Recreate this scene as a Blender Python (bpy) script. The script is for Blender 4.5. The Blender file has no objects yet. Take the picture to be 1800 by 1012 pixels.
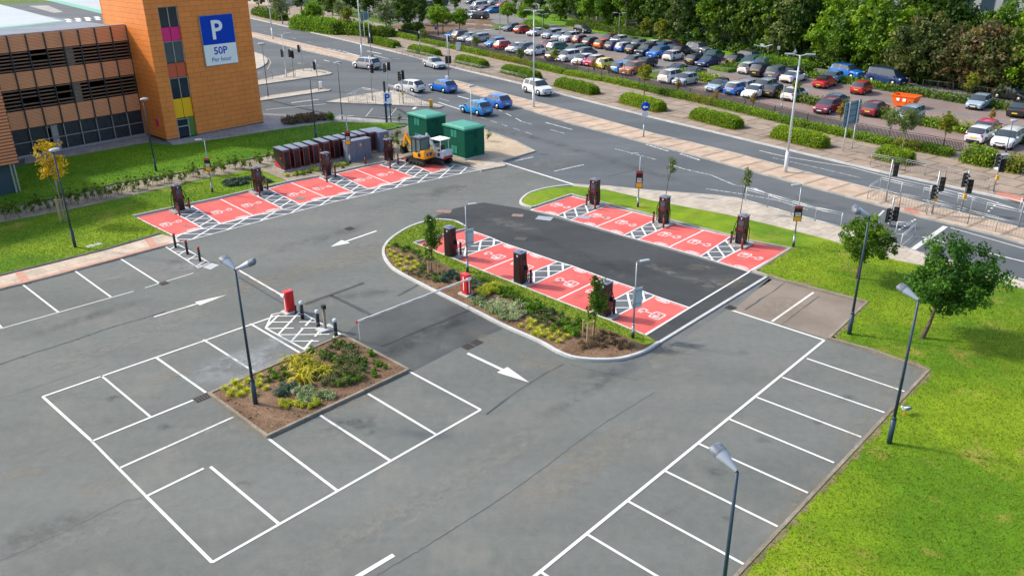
import bpy, bmesh, math, random
import numpy as np
from mathutils import Vector, Matrix
from mathutils.geometry import tessellate_polygon
random.seed(7); rng = np.random.default_rng(7)
R = math.radians
SC = bpy.context.scene; COL = SC.collection
# ------------------------------------------------------------------ camera
F_, TH, RO, HC = 1455.728, 0.412031, -0.00838489, 18.57515
CX, CY = 900.0, 506.0
cam = bpy.data.cameras.new('camera'); co = bpy.data.objects.new('camera', cam); COL.objects.link(co)
cam.sensor_width = 36; cam.lens = F_ / 1800 * 36; cam.clip_start = .1; cam.clip_end = 3000
fw = Vector((0, math.cos(TH), -math.sin(TH))); up = Vector((0, math.sin(TH), math.cos(TH))); rt = Vector((1, 0, 0))
cr, sr = math.cos(RO), math.sin(RO)
ix = rt * cr + up * sr; iy = rt * -sr + up * cr
m = Matrix.Identity(4)
for i in range(3): m[i][0] = ix[i]; m[i][1] = iy[i]; m[i][2] = -fw[i]
m[2][3] = HC
co.matrix_world = m; SC.camera = co
# ------------------------------------------------------------------ light
SUN_EL, SUN_H = R(40), R(-19)          # elevation, heading the light travels to
w = bpy.data.worlds.new('World'); SC.world = w; w.use_nodes = True
nt = w.node_tree; bg = nt.nodes['Background']; sky = nt.nodes.new('ShaderNodeTexSky')
sky.sky_type = 'NISHITA'; sky.sun_disc = False; sky.sun_elevation = SUN_EL; sky.sun_rotation = R(289)
sky.air_density = 1.0; sky.dust_density = 2.5; sky.ozone_density = 1.0
nt.links.new(sky.outputs[0], bg.inputs[0]); bg.inputs[1].default_value = 0.15
sl = bpy.data.lights.new('sun', 'SUN'); sl.energy = 2.2; sl.angle = R(4); sl.color = (1, .93, .80)
so = bpy.data.objects.new('sun', sl); COL.objects.link(so)
sd = Vector((math.cos(SUN_H) * math.cos(SUN_EL), math.sin(SUN_H) * math.cos(SUN_EL), -math.sin(SUN_EL)))
so.rotation_euler = sd.to_track_quat('-Z', 'Y').to_euler()
SC.view_settings.view_transform = 'Standard'; SC.view_settings.look = 'None'
SC.view_settings.gamma = 1; SC.view_settings.exposure = 0.86
SC.view_settings.use_curve_mapping = False
# ------------------------------------------------------------------ survey helper: plan position of a point seen in the photo
def P(px, py, z=0.0):
    x = px - CX; y = CY - py
    x, y = cr * x - sr * y, sr * x + cr * y
    dy = F_ * math.cos(TH) + y * math.sin(TH); dz = -F_ * math.sin(TH) + y * math.cos(TH)
    t = (z - HC) / dz
    return (x * t, dy * t)
def PV(px, py, z=0.0): a = P(px, py, z); return Vector((a[0], a[1], z))
def HZ(bx, by, ty):                       # height of a vertical edge standing on (bx,by) whose top is seen at row ty
    X, Y = P(bx, by); lo, hi = 0.0, 60.0
    for _ in range(40):
        z = (lo + hi) / 2; Z = z - HC
        dep = Y * math.cos(TH) - Z * math.sin(TH); u = Y * math.sin(TH) + Z * math.cos(TH)
        x = F_ * X / dep; y = F_ * u / dep
        yy = -sr * x + cr * y
        if CY - yy > ty: lo = z
        else: hi = z
    return lo
# ------------------------------------------------------------------ materials
MATS = {}
def newmat(name):
    mt = bpy.data.materials.new(name); mt.use_nodes = True
    return mt, mt.node_tree, mt.node_tree.nodes['Principled BSDF']
def plain(name, c, rough=.5, metal=0, var=0.0, scale=3, coat=0, emit=None):
    if name in MATS: return MATS[name]
    mt, nt, b = newmat(name)
    b.inputs['Base Color'].default_value = (*c, 1); b.inputs['Roughness'].default_value = rough
    b.inputs['Metallic'].default_value = metal; b.inputs['Specular IOR Level'].default_value = .5 if rough < .58 else .2; b.inputs['Coat Weight'].default_value = coat
    if var:
        no = nt.nodes.new('ShaderNodeTexNoise'); no.inputs['Scale'].default_value = scale; no.inputs['Detail'].default_value = 5
        tc = nt.nodes.new('ShaderNodeTexCoord'); nt.links.new(tc.outputs['Object'], no.inputs['Vector'])
        mx = nt.nodes.new('ShaderNodeMix'); mx.data_type = 'RGBA'
        mr = nt.nodes.new('ShaderNodeMapRange'); mr.inputs[1].default_value = .3; mr.inputs[2].default_value = .7
        nt.links.new(no.outputs['Fac'], mr.inputs[0]); nt.links.new(mr.outputs[0], mx.inputs[0])
        mx.inputs[6].default_value = (*[v * (1 - var) for v in c], 1); mx.inputs[7].default_value = (*[min(1, v * (1 + var)) for v in c], 1)
        nt.links.new(mx.outputs[2], b.inputs['Base Color'])
    MATS[name] = mt; return mt
def ground(name, c1, c2, c3=None, s1=.25, s2=3, s3=40, rough=.9, bump=.3, grain=.25, lo=.38, hi=.62, streak=None, c3w=(.62, .75)):
    """world-space layered noise: two broad tones, a third in patches, fine grain and bump"""
    mt, nt, b = newmat(name); L = nt.links; N = nt.nodes
    g = N.new('ShaderNodeNewGeometry')
    mp = N.new('ShaderNodeMapping'); L.new(g.outputs['Position'], mp.inputs['Vector'])
    if streak: mp.inputs['Rotation'].default_value = (0, 0, R(streak)); mp.inputs['Scale'].default_value = (.35, 1.6, 1)
    def noise(s, d=6, v=None, r=.55):
        n = N.new('ShaderNodeTexNoise'); n.inputs['Scale'].default_value = s; n.inputs['Detail'].default_value = d
        n.inputs['Roughness'].default_value = r; L.new(v or g.outputs['Position'], n.inputs['Vector']); return n
    def mr(src, a, bb, x=0, y=1):
        k = N.new('ShaderNodeMapRange'); k.inputs[1].default_value = a; k.inputs[2].default_value = bb
        k.inputs[3].default_value = x; k.inputs[4].default_value = y; L.new(src, k.inputs[0]); return k.outputs[0]
    def mix(f, a, bb, mode='MIX'):
        k = N.new('ShaderNodeMix'); k.data_type = 'RGBA'; k.blend_type = mode
        if isinstance(f, float): k.inputs[0].default_value = f
        else: L.new(f, k.inputs[0])
        for i, v in ((6, a), (7, bb)):
            if isinstance(v, tuple): k.inputs[i].default_value = (*v, 1)
            else: L.new(v, k.inputs[i])
        return k.outputs[2]
    n1 = noise(s1, 8, mp.outputs[0]); col = mix(mr(n1.outputs['Fac'], lo, hi), c1, c2)
    if c3:
        n3 = noise(s1 * 2.3, 7, None, .65); col = mix(mr(n3.outputs['Fac'], c3w[0], c3w[1]), col, c3)
    n2 = noise(s2, 6, None, .7)
    v = mr(n2.outputs['Fac'], .3, .7, 1 - grain * .7, 1 + grain * .7)
    cc = N.new('ShaderNodeCombineColor'); [L.new(v, cc.inputs[i]) for i in range(3)]
    col = mix(1.0, col, cc.outputs[0], 'MULTIPLY')
    n4 = noise(s3, 3, None, .7); v = mr(n4.outputs['Fac'], .3, .7, 1 - grain * 1.6, 1 + grain * 1.6)
    cc = N.new('ShaderNodeCombineColor'); [L.new(v, cc.inputs[i]) for i in range(3)]
    col = mix(1.0, col, cc.outputs[0], 'MULTIPLY')
    L.new(col, b.inputs['Base Color']); b.inputs['Roughness'].default_value = rough; b.inputs['Specular IOR Level'].default_value = .25
    bp = N.new('ShaderNodeBump'); bp.inputs['Strength'].default_value = bump; bp.inputs['Distance'].default_value = .03
    L.new(n4.outputs['Fac'], bp.inputs['Height']); L.new(bp.outputs[0], b.inputs['Normal'])
    MATS[name] = mt; return mt
def paving(name, c1, c2, cj, ang, sx, sy, off=.5, ms=None):
    mt, nt, b = newmat(name); N = nt.nodes; L = nt.links
    g = N.new('ShaderNodeNewGeometry'); mp = N.new('ShaderNodeMapping'); mp.inputs['Rotation'].default_value = (0, 0, R(-ang))
    L.new(g.outputs['Position'], mp.inputs['Vector'])
    br = N.new('ShaderNodeTexBrick'); L.new(mp.outputs[0], br.inputs['Vector'])
    br.inputs['Color1'].default_value = (*c1, 1); br.inputs['Color2'].default_value = (*c2, 1); br.inputs['Mortar'].default_value = (*cj, 1)
    br.inputs['Scale'].default_value = 1; br.inputs['Brick Width'].default_value = sx; br.inputs['Row Height'].default_value = sy
    br.inputs['Mortar Size'].default_value = ms or min(sx, sy) * .05; br.offset = off
    n = N.new('ShaderNodeTexNoise'); n.inputs['Scale'].default_value = .9; n.inputs['Detail'].default_value = 8; n.inputs['Roughness'].default_value = .65
    L.new(g.outputs['Position'], n.inputs['Vector'])
    mr = N.new('ShaderNodeMapRange'); mr.inputs[1].default_value = .3; mr.inputs[2].default_value = .7; mr.inputs[3].default_value = .72; mr.inputs[4].default_value = 1.2
    L.new(n.outputs['Fac'], mr.inputs[0]); cc = N.new('ShaderNodeCombineColor'); [L.new(mr.outputs[0], cc.inputs[i]) for i in range(3)]
    mx = N.new('ShaderNodeMix'); mx.data_type = 'RGBA'; mx.blend_type = 'MULTIPLY'; mx.inputs[0].default_value = 1
    L.new(br.outputs['Color'], mx.inputs[6]); L.new(cc.outputs[0], mx.inputs[7]); L.new(mx.outputs[2], b.inputs['Base Color'])
    b.inputs['Roughness'].default_value = .85; MATS[name] = mt; return mt
def foliage(name, dark, mid, light, tr=.35):
    mt, nt, b = newmat(name); N = nt.nodes; L = nt.links
    at = N.new('ShaderNodeAttribute'); at.attribute_name = 'rnd'
    cr_ = N.new('ShaderNodeValToRGB'); e = cr_.color_ramp.elements
    e[0].color = (*dark, 1); e[1].color = (*light, 1); k = e.new(.5); k.color = (*mid, 1)
    oi = N.new('ShaderNodeObjectInfo'); ad = N.new('ShaderNodeMath'); ad.operation = 'MULTIPLY_ADD'
    ad.inputs[1].default_value = .35; L.new(oi.outputs['Random'], ad.inputs[0])
    sb = N.new('ShaderNodeMath'); sb.operation = 'SUBTRACT'; sb.inputs[1].default_value = .17; L.new(at.outputs['Fac'], sb.inputs[0])
    L.new(sb.outputs[0], ad.inputs[2]); L.new(ad.outputs[0], cr_.inputs[0])
    L.new(cr_.outputs[0], b.inputs['Base Color']); b.inputs['Roughness'].default_value = .55; b.inputs['Specular IOR Level'].default_value = .3
    t = N.new('ShaderNodeBsdfTranslucent'); L.new(cr_.outputs[0], t.inputs[0])
    ms = N.new('ShaderNodeMixShader'); ms.inputs[0].default_value = tr
    L.new(b.outputs[0], ms.inputs[1]); L.new(t.outputs[0], ms.inputs[2]); L.new(ms.outputs[0], N['Material Output'].inputs[0])
    MATS[name] = mt; return mt
def marking(name, worn, c=(.62, .62, .60), base=(.16, .165, .165)):
    mt, nt, b = newmat(name); N = nt.nodes; L = nt.links
    g = N.new('ShaderNodeNewGeometry'); n = N.new('ShaderNodeTexNoise'); n.inputs['Scale'].default_value = 5; n.inputs['Detail'].default_value = 8; n.inputs['Roughness'].default_value = .75
    L.new(g.outputs['Position'], n.inputs['Vector'])
    mr = N.new('ShaderNodeMapRange'); mr.inputs[1].default_value = worn - .05; mr.inputs[2].default_value = worn + .03; L.new(n.outputs['Fac'], mr.inputs[0])
    mx = N.new('ShaderNodeMix'); mx.data_type = 'RGBA'; mx.inputs[6].default_value = (*base, 1); mx.inputs[7].default_value = (*c, 1)
    L.new(mr.outputs[0], mx.inputs[0]); L.new(mx.outputs[2], b.inputs['Base Color']); b.inputs['Roughness'].default_value = .7
    MATS[name] = mt; return mt
ground('tarmac', (.128, .138, .127), (.160, .170, .157), (.210, .202, .175), s1=.14, s2=2.6, s3=34, bump=.6, grain=.15, streak=47, c3w=(.52, .85))
ground('tarmac_new', (.040, .045, .047), (.060, .065, .066), (.11, .105, .092), s1=.2, s2=1.5, s3=40, grain=.14, bump=.4, streak=-46, c3w=(.6, .8))
ground('tarmac_hatch', (.095, .108, .120), (.125, .138, .150), s1=.4, s2=2, s3=40, grain=.14, bump=.4)
ground('tarmac_patch_and_shadow', (.064, .070, .070), (.096, .102, .100), (.13, .13, .12), s1=.3, s2=1.5, s3=40, grain=.14, bump=.4)
ground('tarmac_road', (.092, .102, .108), (.122, .132, .138), (.16, .165, .165), s1=.12, s2=.8, s3=18, grain=.09, bump=.2, streak=55)
ground('tarmac_lot', (.16, .155, .15), (.21, .2, .19), s1=.15, s2=.8, s3=8, grain=.12)
ground('brown_paving', (.205, .150, .132), (.255, .190, .165), (.28, .235, .20), s1=.2, s2=1, s3=10, grain=.12)
ground('grass_mat', (.085, .185, .003), (.185, .275, .006), (.29, .26, .045), s1=.16, s2=.9, s3=22, grain=.26, bump=.9, lo=.40, hi=.60, c3w=(.56, .70))
ground('grass_lush', (.07, .190, .003), (.14, .270, .005), (.20, .26, .02), s1=.2, s2=1.2, s3=20, grain=.2, bump=.9, c3w=(.62, .78))
ground('grass_dry', (.13, .21, .01), (.21, .26, .025), (.3, .27, .07), s1=.5, s2=2, s3=25, grain=.25, bump=.9)
ground('rough_green', (.055, .11, .012), (.10, .16, .02), (.16, .17, .04), s1=.5, s2=1.8, s3=8, grain=.35, bump=1)
ground('soil', (.125, .072, .040), (.20, .125, .075), (.26, .18, .115), s1=.8, s2=3.5, s3=14, grain=.30, bump=1)
ground('gravel', (.24, .2, .14), (.34, .29, .22), (.15, .14, .12), s1=.6, s2=4, s3=12, grain=.3, bump=1)
ground('sand', (.42, .33, .225), (.50, .40, .28), (.33, .25, .17), s1=.5, s2=2, s3=12, grain=.1)
ground('kerb_stone', (.30, .29, .27), (.40, .39, .36), (.2, .19, .17), s1=.8, s2=4, s3=20, grain=.15)
ground('kerb_pale', (.44, .45, .44), (.54, .54, .52), (.36, .35, .33), s1=.8, s2=4, s3=20, grain=.1)
ground('kerb_dark', (.07, .075, .08), (.12, .12, .12), s1=.8, s2=4, s3=20, grain=.15)
ground('kerb_edging', (.20, .17, .13), (.30, .255, .20), (.12, .11, .09), s1=.8, s2=4, s3=20, grain=.2)
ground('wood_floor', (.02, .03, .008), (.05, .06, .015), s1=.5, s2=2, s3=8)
ground('bay_red', (.58, .100, .088), (.65, .134, .115), (.56, .18, .15), s1=.35, s2=2.5, s3=30, grain=.09, rough=.8, bump=.2, c3w=(.55, .8))
paving('slabs_pink', (.50, .40, .30), (.53, .43, .33), (.42, .31, .23), 47, 1.2, .6)
paving('slabs_beige', (.50, .37, .265), (.44, .33, .24), (.28, .205, .145), -53, 2.1, 6.0, .0, .14)
paving('slabs_near', (.47, .41, .33), (.44, .38, .30), (.36, .31, .25), -45, .8, 1.2, .5)
paving('slabs_brown', (.325, .25, .185), (.28, .215, .16), (.17, .13, .095), -55, 2.4, 2.2, .5, .10)
paving('slabs_grey', (.36, .34, .31), (.31, .29, .27), (.22, .21, .2), 47, .6, .6)
marking('paint', .36, (.72, .72, .69)); marking('paint_worn', .42); marking('paint_road', .50, base=(.11, .12, .125)); marking('paint_bay', .40, (.66, .56, .54), (.6, .12, .11))
plain('tactile', (.48, .20, .14), .85, var=.15); plain('tactile_pink', (.50, .27, .20), .85, var=.15)
# ------------------------------------------------------------------ mesh building
def tag(o, label=None, cat=None, group=None, kind=None):
    if label: o['label'] = label
    if cat: o['category'] = cat
    if group: o['group'] = group
    if kind: o['kind'] = kind
    return o
def empty(name, loc=(0, 0, 0), rz=0, label=None, cat=None, group=None):
    o = bpy.data.objects.new(name, None); COL.objects.link(o); o.location = loc; o.rotation_euler = (0, 0, rz)
    o.empty_display_size = .2
    return tag(o, label, cat, group)
def tess(poly):
    ts = tessellate_polygon([[Vector((p[0], p[1], 0)) for p in poly]]); out = []
    for a, b, c in ts:
        A, B, C = (Vector(poly[i][:2]) for i in (a, b, c)); k = (B - A).cross(C - A) if hasattr((B - A).cross(C - A), 'real') else 0
        if abs(k) > 1e-9: out.append((a, b, c) if k > 0 else (a, c, b))
    return out
class MB:
    def __init__(s): s.bm = bmesh.new(); s.mi = 0
    def face(s, pts, mi=None):
        f = s.bm.faces.new([s.bm.verts.new(p) for p in pts]); f.material_index = s.mi if mi is None else mi; return f
    def box(s, c, d, rz=0, M=None, mi=None, bev=0, taper=1):
        mm = (M or Matrix.Identity(4)) @ Matrix.Translation(c) @ Matrix.Rotation(rz, 4, 'Z')
        v = []
        for z in (-1, 1):
            k = taper if z > 0 else 1
            for x, y in ((-1, -1), (1, -1), (1, 1), (-1, 1)): v.append(s.bm.verts.new(mm @ Vector((x * d[0] / 2 * k, y * d[1] / 2 * k, z * d[2] / 2))))
        fs = []
        for q in ((3, 2, 1, 0), (4, 5, 6, 7), (0, 1, 5, 4), (1, 2, 6, 5), (2, 3, 7, 6), (3, 0, 4, 7)):
            f = s.bm.faces.new([v[i] for i in q]); f.material_index = s.mi if mi is None else mi; fs.append(f)
        if bev:
            es = list({e for f in fs for e in f.edges})
            bmesh.ops.bevel(s.bm, geom=es, offset=bev, segments=2, affect='EDGES', profile=.6)
        return s
    def prism(s, poly, z0, z1, mi=None, bottom=False):
        a = [s.bm.verts.new((p[0], p[1], z0)) for p in poly]; b = [s.bm.verts.new((p[0], p[1], z1)) for p in poly]; n = len(poly)
        fs = [s.bm.faces.new([b[i] for i in t]) for t in tess(poly)]
        for i in range(n): fs.append(s.bm.faces.new((a[i], a[(i + 1) % n], b[(i + 1) % n], b[i])))
        for f in fs: f.material_index = s.mi if mi is None else mi
        return s
    def cyl(s, p0, p1, r0, r1=None, n=10, cap=True, mi=None):
        r1 = r0 if r1 is None else r1; p0 = Vector(p0); p1 = Vector(p1); d = (p1 - p0).normalized()
        a = d.orthogonal().normalized(); b = d.cross(a)
        va = [s.bm.verts.new(p0 + (a * math.cos(t) + b * math.sin(t)) * r0) for t in [2 * math.pi * i / n for i in range(n)]]
        vb = [s.bm.verts.new(p1 + (a * math.cos(t) + b * math.sin(t)) * r1) for t in [2 * math.pi * i / n for i in range(n)]]
        fs = [s.bm.faces.new((va[i], va[(i + 1) % n], vb[(i + 1) % n], vb[i])) for i in range(n)]
        if cap: fs += [s.bm.faces.new(va[::-1]), s.bm.faces.new(vb)]
        for f in fs: f.material_index = s.mi if mi is None else mi
        return s
    def tube(s, pts, r, n=6):
        for a, b in zip(pts, pts[1:]): s.cyl(a, b, r, r, n)
        return s
    def ball(s, c, r, n=10, M=None):
        mm = Matrix.Translation(c) @ Matrix.Diagonal((*((r, r, r) if not hasattr(r, '__len__') else r), 1))
        if M: mm = M @ mm
        bmesh.ops.create_uvsphere(s.bm, u_segments=n, v_segments=max(6, n * 2 // 3), radius=1, matrix=mm); return s
    def strip(s, pts, wd, z, jit=0, closed=False):
        """flat ribbon along a plan polyline"""
        pts = [Vector((p[0], p[1])) for p in pts]; n = len(pts)
        L_, R_ = [], []
        for i, p in enumerate(pts):
            a = pts[(i - 1) % n] if (i or closed) else p; b = pts[(i + 1) % n] if (i < n - 1 or closed) else p
            if a == p: d = (b - p).normalized(); k = 1
            elif b == p: d = (p - a).normalized(); k = 1
            else:
                d1 = (p - a).normalized(); d2 = (b - p).normalized(); d = (d1 + d2)
                d = d.normalized() if d.length > 1e-4 else d1
                k = 1 / max(.5, d.dot(d1))
            nn = Vector((-d.y, d.x)) * wd / 2 * k
            if jit: nn *= 1 + random.uniform(-jit, jit)
            L_.append(p + nn); R_.append(p - nn)
        return L_, R_
    def ribbon(s, pts, wd, z, jit=0, closed=False):
        L_, R_ = s.strip(pts, wd, z, jit, closed); n = len(pts)
        for i in range(n if closed else n - 1):
            j = (i + 1) % n
            s.face([(*R_[i], z), (*R_[j], z), (*L_[j], z), (*L_[i], z)])
        return s
    def kerb(s, pts, wd, z0, z1, closed=False):
        L_, R_ = s.strip(pts, wd, z1, 0, closed); n = len(pts)
        for i in range(n if closed else n - 1):
            j = (i + 1) % n
            s.face([(*R_[i], z1), (*R_[j], z1), (*L_[j], z1), (*L_[i], z1)])
            s.face([(*R_[i], z0), (*R_[j], z0), (*R_[j], z1), (*R_[i], z1)])
            s.face([(*L_[j], z0), (*L_[i], z0), (*L_[i], z1), (*L_[j], z1)])
        if not closed:
            for i in (0, n - 1): s.face([(*R_[i], z0), (*L_[i], z0), (*L_[i], z1), (*R_[i], z1)])
        return s
    def mesh(s, name, mats, smooth=None):
        me = bpy.data.meshes.new(name)
        if smooth is not None:
            for f in s.bm.faces: f.smooth = True
            for e in s.bm.edges:
                if len(e.link_faces) == 2 and e.calc_face_angle(0) > R(smooth): e.smooth = False
        s.bm.to_mesh(me); s.bm.free()
        for mm in (mats if isinstance(mats, (list, tuple)) else [mats]): me.materials.append(MATS[mm] if isinstance(mm, str) else mm)
        return me
    def build(s, name, mats, parent=None, smooth=None, loc=None, rz=0):
        return link(name, s.mesh(name, mats, smooth), parent, loc, rz)
def link(name, me, parent=None, loc=None, rz=0):
    o = bpy.data.objects.new(name, me); COL.objects.link(o)
    if parent: o.parent = parent
    if loc is not None: o.location = loc
    if rz: o.rotation_euler = (0, 0, rz)
    return o
def kids(o): return [c for c in o.children]
def copy_tree(o, parent=None):
    c = o.copy(); COL.objects.link(c); c.parent = parent
    for ch in kids(o): copy_tree(ch, c)
    return c
def dup(o, loc, rz=0, sc=1, label=None, group=None):
    c = copy_tree(o); c.location = loc; c.rotation_euler = (0, 0, rz); c.scale = (sc, sc, sc) if not hasattr(sc, '__len__') else sc
    if label: c['label'] = label
    if group: c['group'] = group
    return c
class Maker:                              # the first place() moves the original, later ones copy it
    def __init__(s, fn): s.fn = fn; s.o = None
    def place(s, loc, rz=0, sc=1, label=None, group=None, cat=None):
        if s.o is None: s.o = s.fn(); o = s.o
        else: o = copy_tree(s.o)
        o.location = loc; o.rotation_euler = (0, 0, rz); o.scale = (sc, sc, sc) if not hasattr(sc, '__len__') else sc
        if label: o['label'] = label
        if group: o['group'] = group
        elif 'group' in o.keys(): del o['group']
        if cat: o['category'] = cat
        return o
def W(pts): return [P(*p) for p in pts]
def sheet(name, poly, z, mat, world=False):
    b = MB(); pp = poly if world else W(poly)
    vv = [b.bm.verts.new((x, y, z)) for x, y in pp]
    for t in tess(pp): b.bm.faces.new([vv[i] for i in t])
    return tag(b.build(name, mat), kind='structure')
def slab(name, poly, z, mat, world=False):
    b = MB(); b.prism(poly if world else W(poly), -.05, z); bmesh.ops.recalc_face_normals(b.bm, faces=b.bm.faces)
    return tag(b.build(name, mat), kind='structure')
def kerbline(name, pts, mat, wd=.15, z=.12, closed=False):
    b = MB(); b.kerb(W(pts), wd, -.02, z, closed); bmesh.ops.recalc_face_normals(b.bm, faces=b.bm.faces)
    return tag(b.build(name, mat), kind='structure')
def smoothline(pts, n=4, closed=False):   # Catmull-Rom through plan points
    out = []; k = len(pts)
    for i in range(k if closed else k - 1):
        p = [Vector(pts[(i + j) % k] if closed else pts[min(max(i + j, 0), k - 1)]) for j in (-1, 0, 1, 2)]
        for s in range(n):
            t = s / n
            out.append(tuple(.5 * ((2 * p[1]) + (p[2] - p[0]) * t + (2 * p[0] - 5 * p[1] + 4 * p[2] - p[3]) * t * t + (3 * p[1] - p[0] - 3 * p[2] + p[3]) * t ** 3)))
    if not closed: out.append(tuple(pts[-1]))
    return out
# fast leaf meshes ---------------------------------------------------
def leaf_mesh(name, centers, size, rnd, mat, outward=None, aspect=.7):
    n = len(centers); size = np.broadcast_to(np.asarray(size, float), (n,))
    nn = rng.normal(size=(n, 3))
    if outward is not None: nn = nn * .8 + outward * 1.0
    nn[:, 2] += .35; nn /= np.linalg.norm(nn, axis=1)[:, None] + 1e-9
    a = np.cross(nn, rng.normal(size=(n, 3))); a /= np.linalg.norm(a, axis=1)[:, None] + 1e-9
    b = np.cross(nn, a)
    a = a * size[:, None] * .5; b = b * size[:, None] * .5 * aspect
    v = np.empty((n, 4, 3)); v[:, 0] = centers - a; v[:, 1] = centers - b; v[:, 2] = centers + a; v[:, 3] = centers + b
    me = bpy.data.meshes.new(name); me.vertices.add(4 * n); me.vertices.foreach_set('co', v.ravel())
    me.loops.add(4 * n); me.loops.foreach_set('vertex_index', np.arange(4 * n, dtype=np.int32))
    me.polygons.add(n); me.polygons.foreach_set('loop_start', np.arange(0, 4 * n, 4, dtype=np.int32))
    me.update(calc_edges=True); me.validate()
    at = me.attributes.new('rnd', 'FLOAT', 'FACE'); at.data.foreach_set('value', np.clip(rnd, 0, 1).astype(np.float32))
    me.materials.append(MATS[mat]); return me
def clump_cloud(cl, cr, per):
    """points scattered through clumps: cl (k,3) centres, cr (k,) radii"""
    k = len(cl); d = rng.normal(size=(k, per, 3)); d /= np.linalg.norm(d, axis=2)[:, :, None]
    rr = rng.random((k, per, 1)) ** .45
    pts = cl[:, None, :] + d * rr * np.asarray(cr)[:, None, None] * np.array([1, 1, .8])
    return pts.reshape(-1, 3), d.reshape(-1, 3)
def crown_mesh(name, rx, rz, z0, nclump, per, leaf, mat, cr=.5, lump=.35, offx=0, offy=0):
    d = rng.normal(size=(nclump, 3)); d /= np.linalg.norm(d, axis=1)[:, None]; ph = rng.uniform(0, 6)
    q = rng.random(nclump) ** .45 * (.9 + .16 * np.sin(d[:, 0] * 3.1 + ph) * np.sin(d[:, 2] * 4 + ph * 2) + .12 * np.sin(d[:, 1] * 4.3 + ph * 3) + rng.uniform(-lump, lump, nclump) * .4)
    # narrower at the top, uneven outline
    c = d * q[:, None] * np.array([rx, rx, rz]); taper = 1 - .25 * np.clip(c[:, 2] / rz, 0, 1); c[:, :2] *= taper[:, None]
    c += np.array([offx, offy, z0]); rad = cr * rng.uniform(.5, 1.3, nclump)
    pts, o = clump_cloud(c, rad, per)
    r1 = np.repeat(rng.uniform(.15, .85, nclump), per) + rng.normal(0, .13, nclump * per)
    return leaf_mesh(name, pts, leaf * rng.uniform(.6, 1.3, len(pts)), r1, mat, o), c
def trunk_mesh(name, h, r, targets, mat, lean=(0, 0)):
    b = MB(); p = Vector((0, 0, -.05)); n = 5; pts = [p]
    for i in range(1, n + 1):
        t = i / n; pts.append(Vector((lean[0] * t + random.uniform(-.04, .04) * h * .3, lean[1] * t + random.uniform(-.04, .04) * h * .3, h * t)))
    for i in range(n): b.cyl(pts[i], pts[i + 1], r * (1 - .75 * i / n) * (1.25 if i == 0 else 1), r * (1 - .75 * (i + 1) / n), 8, cap=False)
    for t in targets:
        t = Vector(t); k = random.randint(2, n - 1); a = pts[k]
        mid = (a + t) / 2 + Vector((random.uniform(-.1, .1), random.uniform(-.1, .1), random.uniform(0, .15))) * (t - a).length
        rr = r * .38
        b.cyl(a, mid, rr, rr * .65, 5, cap=False); b.cyl(mid, t, rr * .65, rr * .2, 5, cap=False)
    return b.mesh(name, mat, 50)
plain('bark', (.10, .075, .055), .9, var=.35, scale=8); plain('bark_pale', (.30, .27, .22), .85, var=.3, scale=8)
foliage('leaf_dark', (.02, .058, .006), (.06, .13, .012), (.14, .23, .022), .4)
foliage('leaf_mid', (.035, .095, .006), (.10, .21, .010), (.21, .33, .020), .4)
foliage('leaf_bright', (.06, .15, .006), (.15, .30, .010), (.30, .44, .022), .4)
foliage('leaf_grey', (.055, .09, .025), (.13, .19, .045), (.25, .30, .08), .35)
foliage('leaf_brown', (.045, .06, .018), (.14, .12, .045), (.32, .18, .09), .35)
foliage('leaf_rust', (.035, .07, .012), (.11, .15, .03), (.26, .19, .06), .35)
foliage('leaf_yellow', (.28, .18, .01), (.62, .42, .012), (.80, .60, .03), .35)
foliage('leaf_lime', (.09, .13, .01), (.22, .26, .015), (.42, .40, .03), .4)
foliage('leaf_autumn', (.12, .10, .02), (.30, .22, .03), (.5, .3, .05), .4)
foliage('hedge_leaf', (.07, .16, .004), (.18, .32, .008), (.40, .50, .015), .35)
foliage('hedge_dark', (.04, .09, .006), (.10, .19, .012), (.22, .29, .02), .35)
foliage('bed_dark', (.03, .08, .010), (.07, .15, .02), (.13, .24, .04), .3)
foliage('bed_green', (.06, .15, .008), (.14, .29, .012), (.28, .42, .03), .35)
foliage('bed_yellow', (.30, .34, .01), (.54, .56, .03), (.74, .72, .12), .3)
foliage('bed_silver', (.14, .22, .06), (.34, .42, .18), (.6, .62, .40), .3)
foliage('bed_blue', (.04, .08, .05), (.09, .15, .09), (.16, .24, .16), .3)
foliage('bed_flax', (.16, .20, .01), (.42, .40, .02), (.70, .58, .04), .35)
foliage('bed_dry', (.10, .065, .03), (.20, .13, .07), (.30, .22, .12), .2)
foliage('bed_brown', (.06, .07, .02), (.13, .14, .04), (.22, .22, .08), .25)
foliage('grass_blade', (.065, .15, .004), (.14, .24, .006), (.28, .31, .03), .35)
# ================================================================== SETTING
Tn = Vector((.53, -.848)); Nn = Vector((.848, .53)); O_ = Vector((.3, 124.8))
def TNP(t, n): v = O_ + Tn * t + Nn * n; return (v.x, v.y)
sheet('ground', [(-700, -60), (900, -60), (900, 1300), (-700, 1300)], -.03, 'rough_green', True)
sheet('car_park_surface', [(-90, -20), (70, -20), (70, 60), (10, 100), (-70, 140), (-90, 60)], 0, 'tarmac', True)
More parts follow.
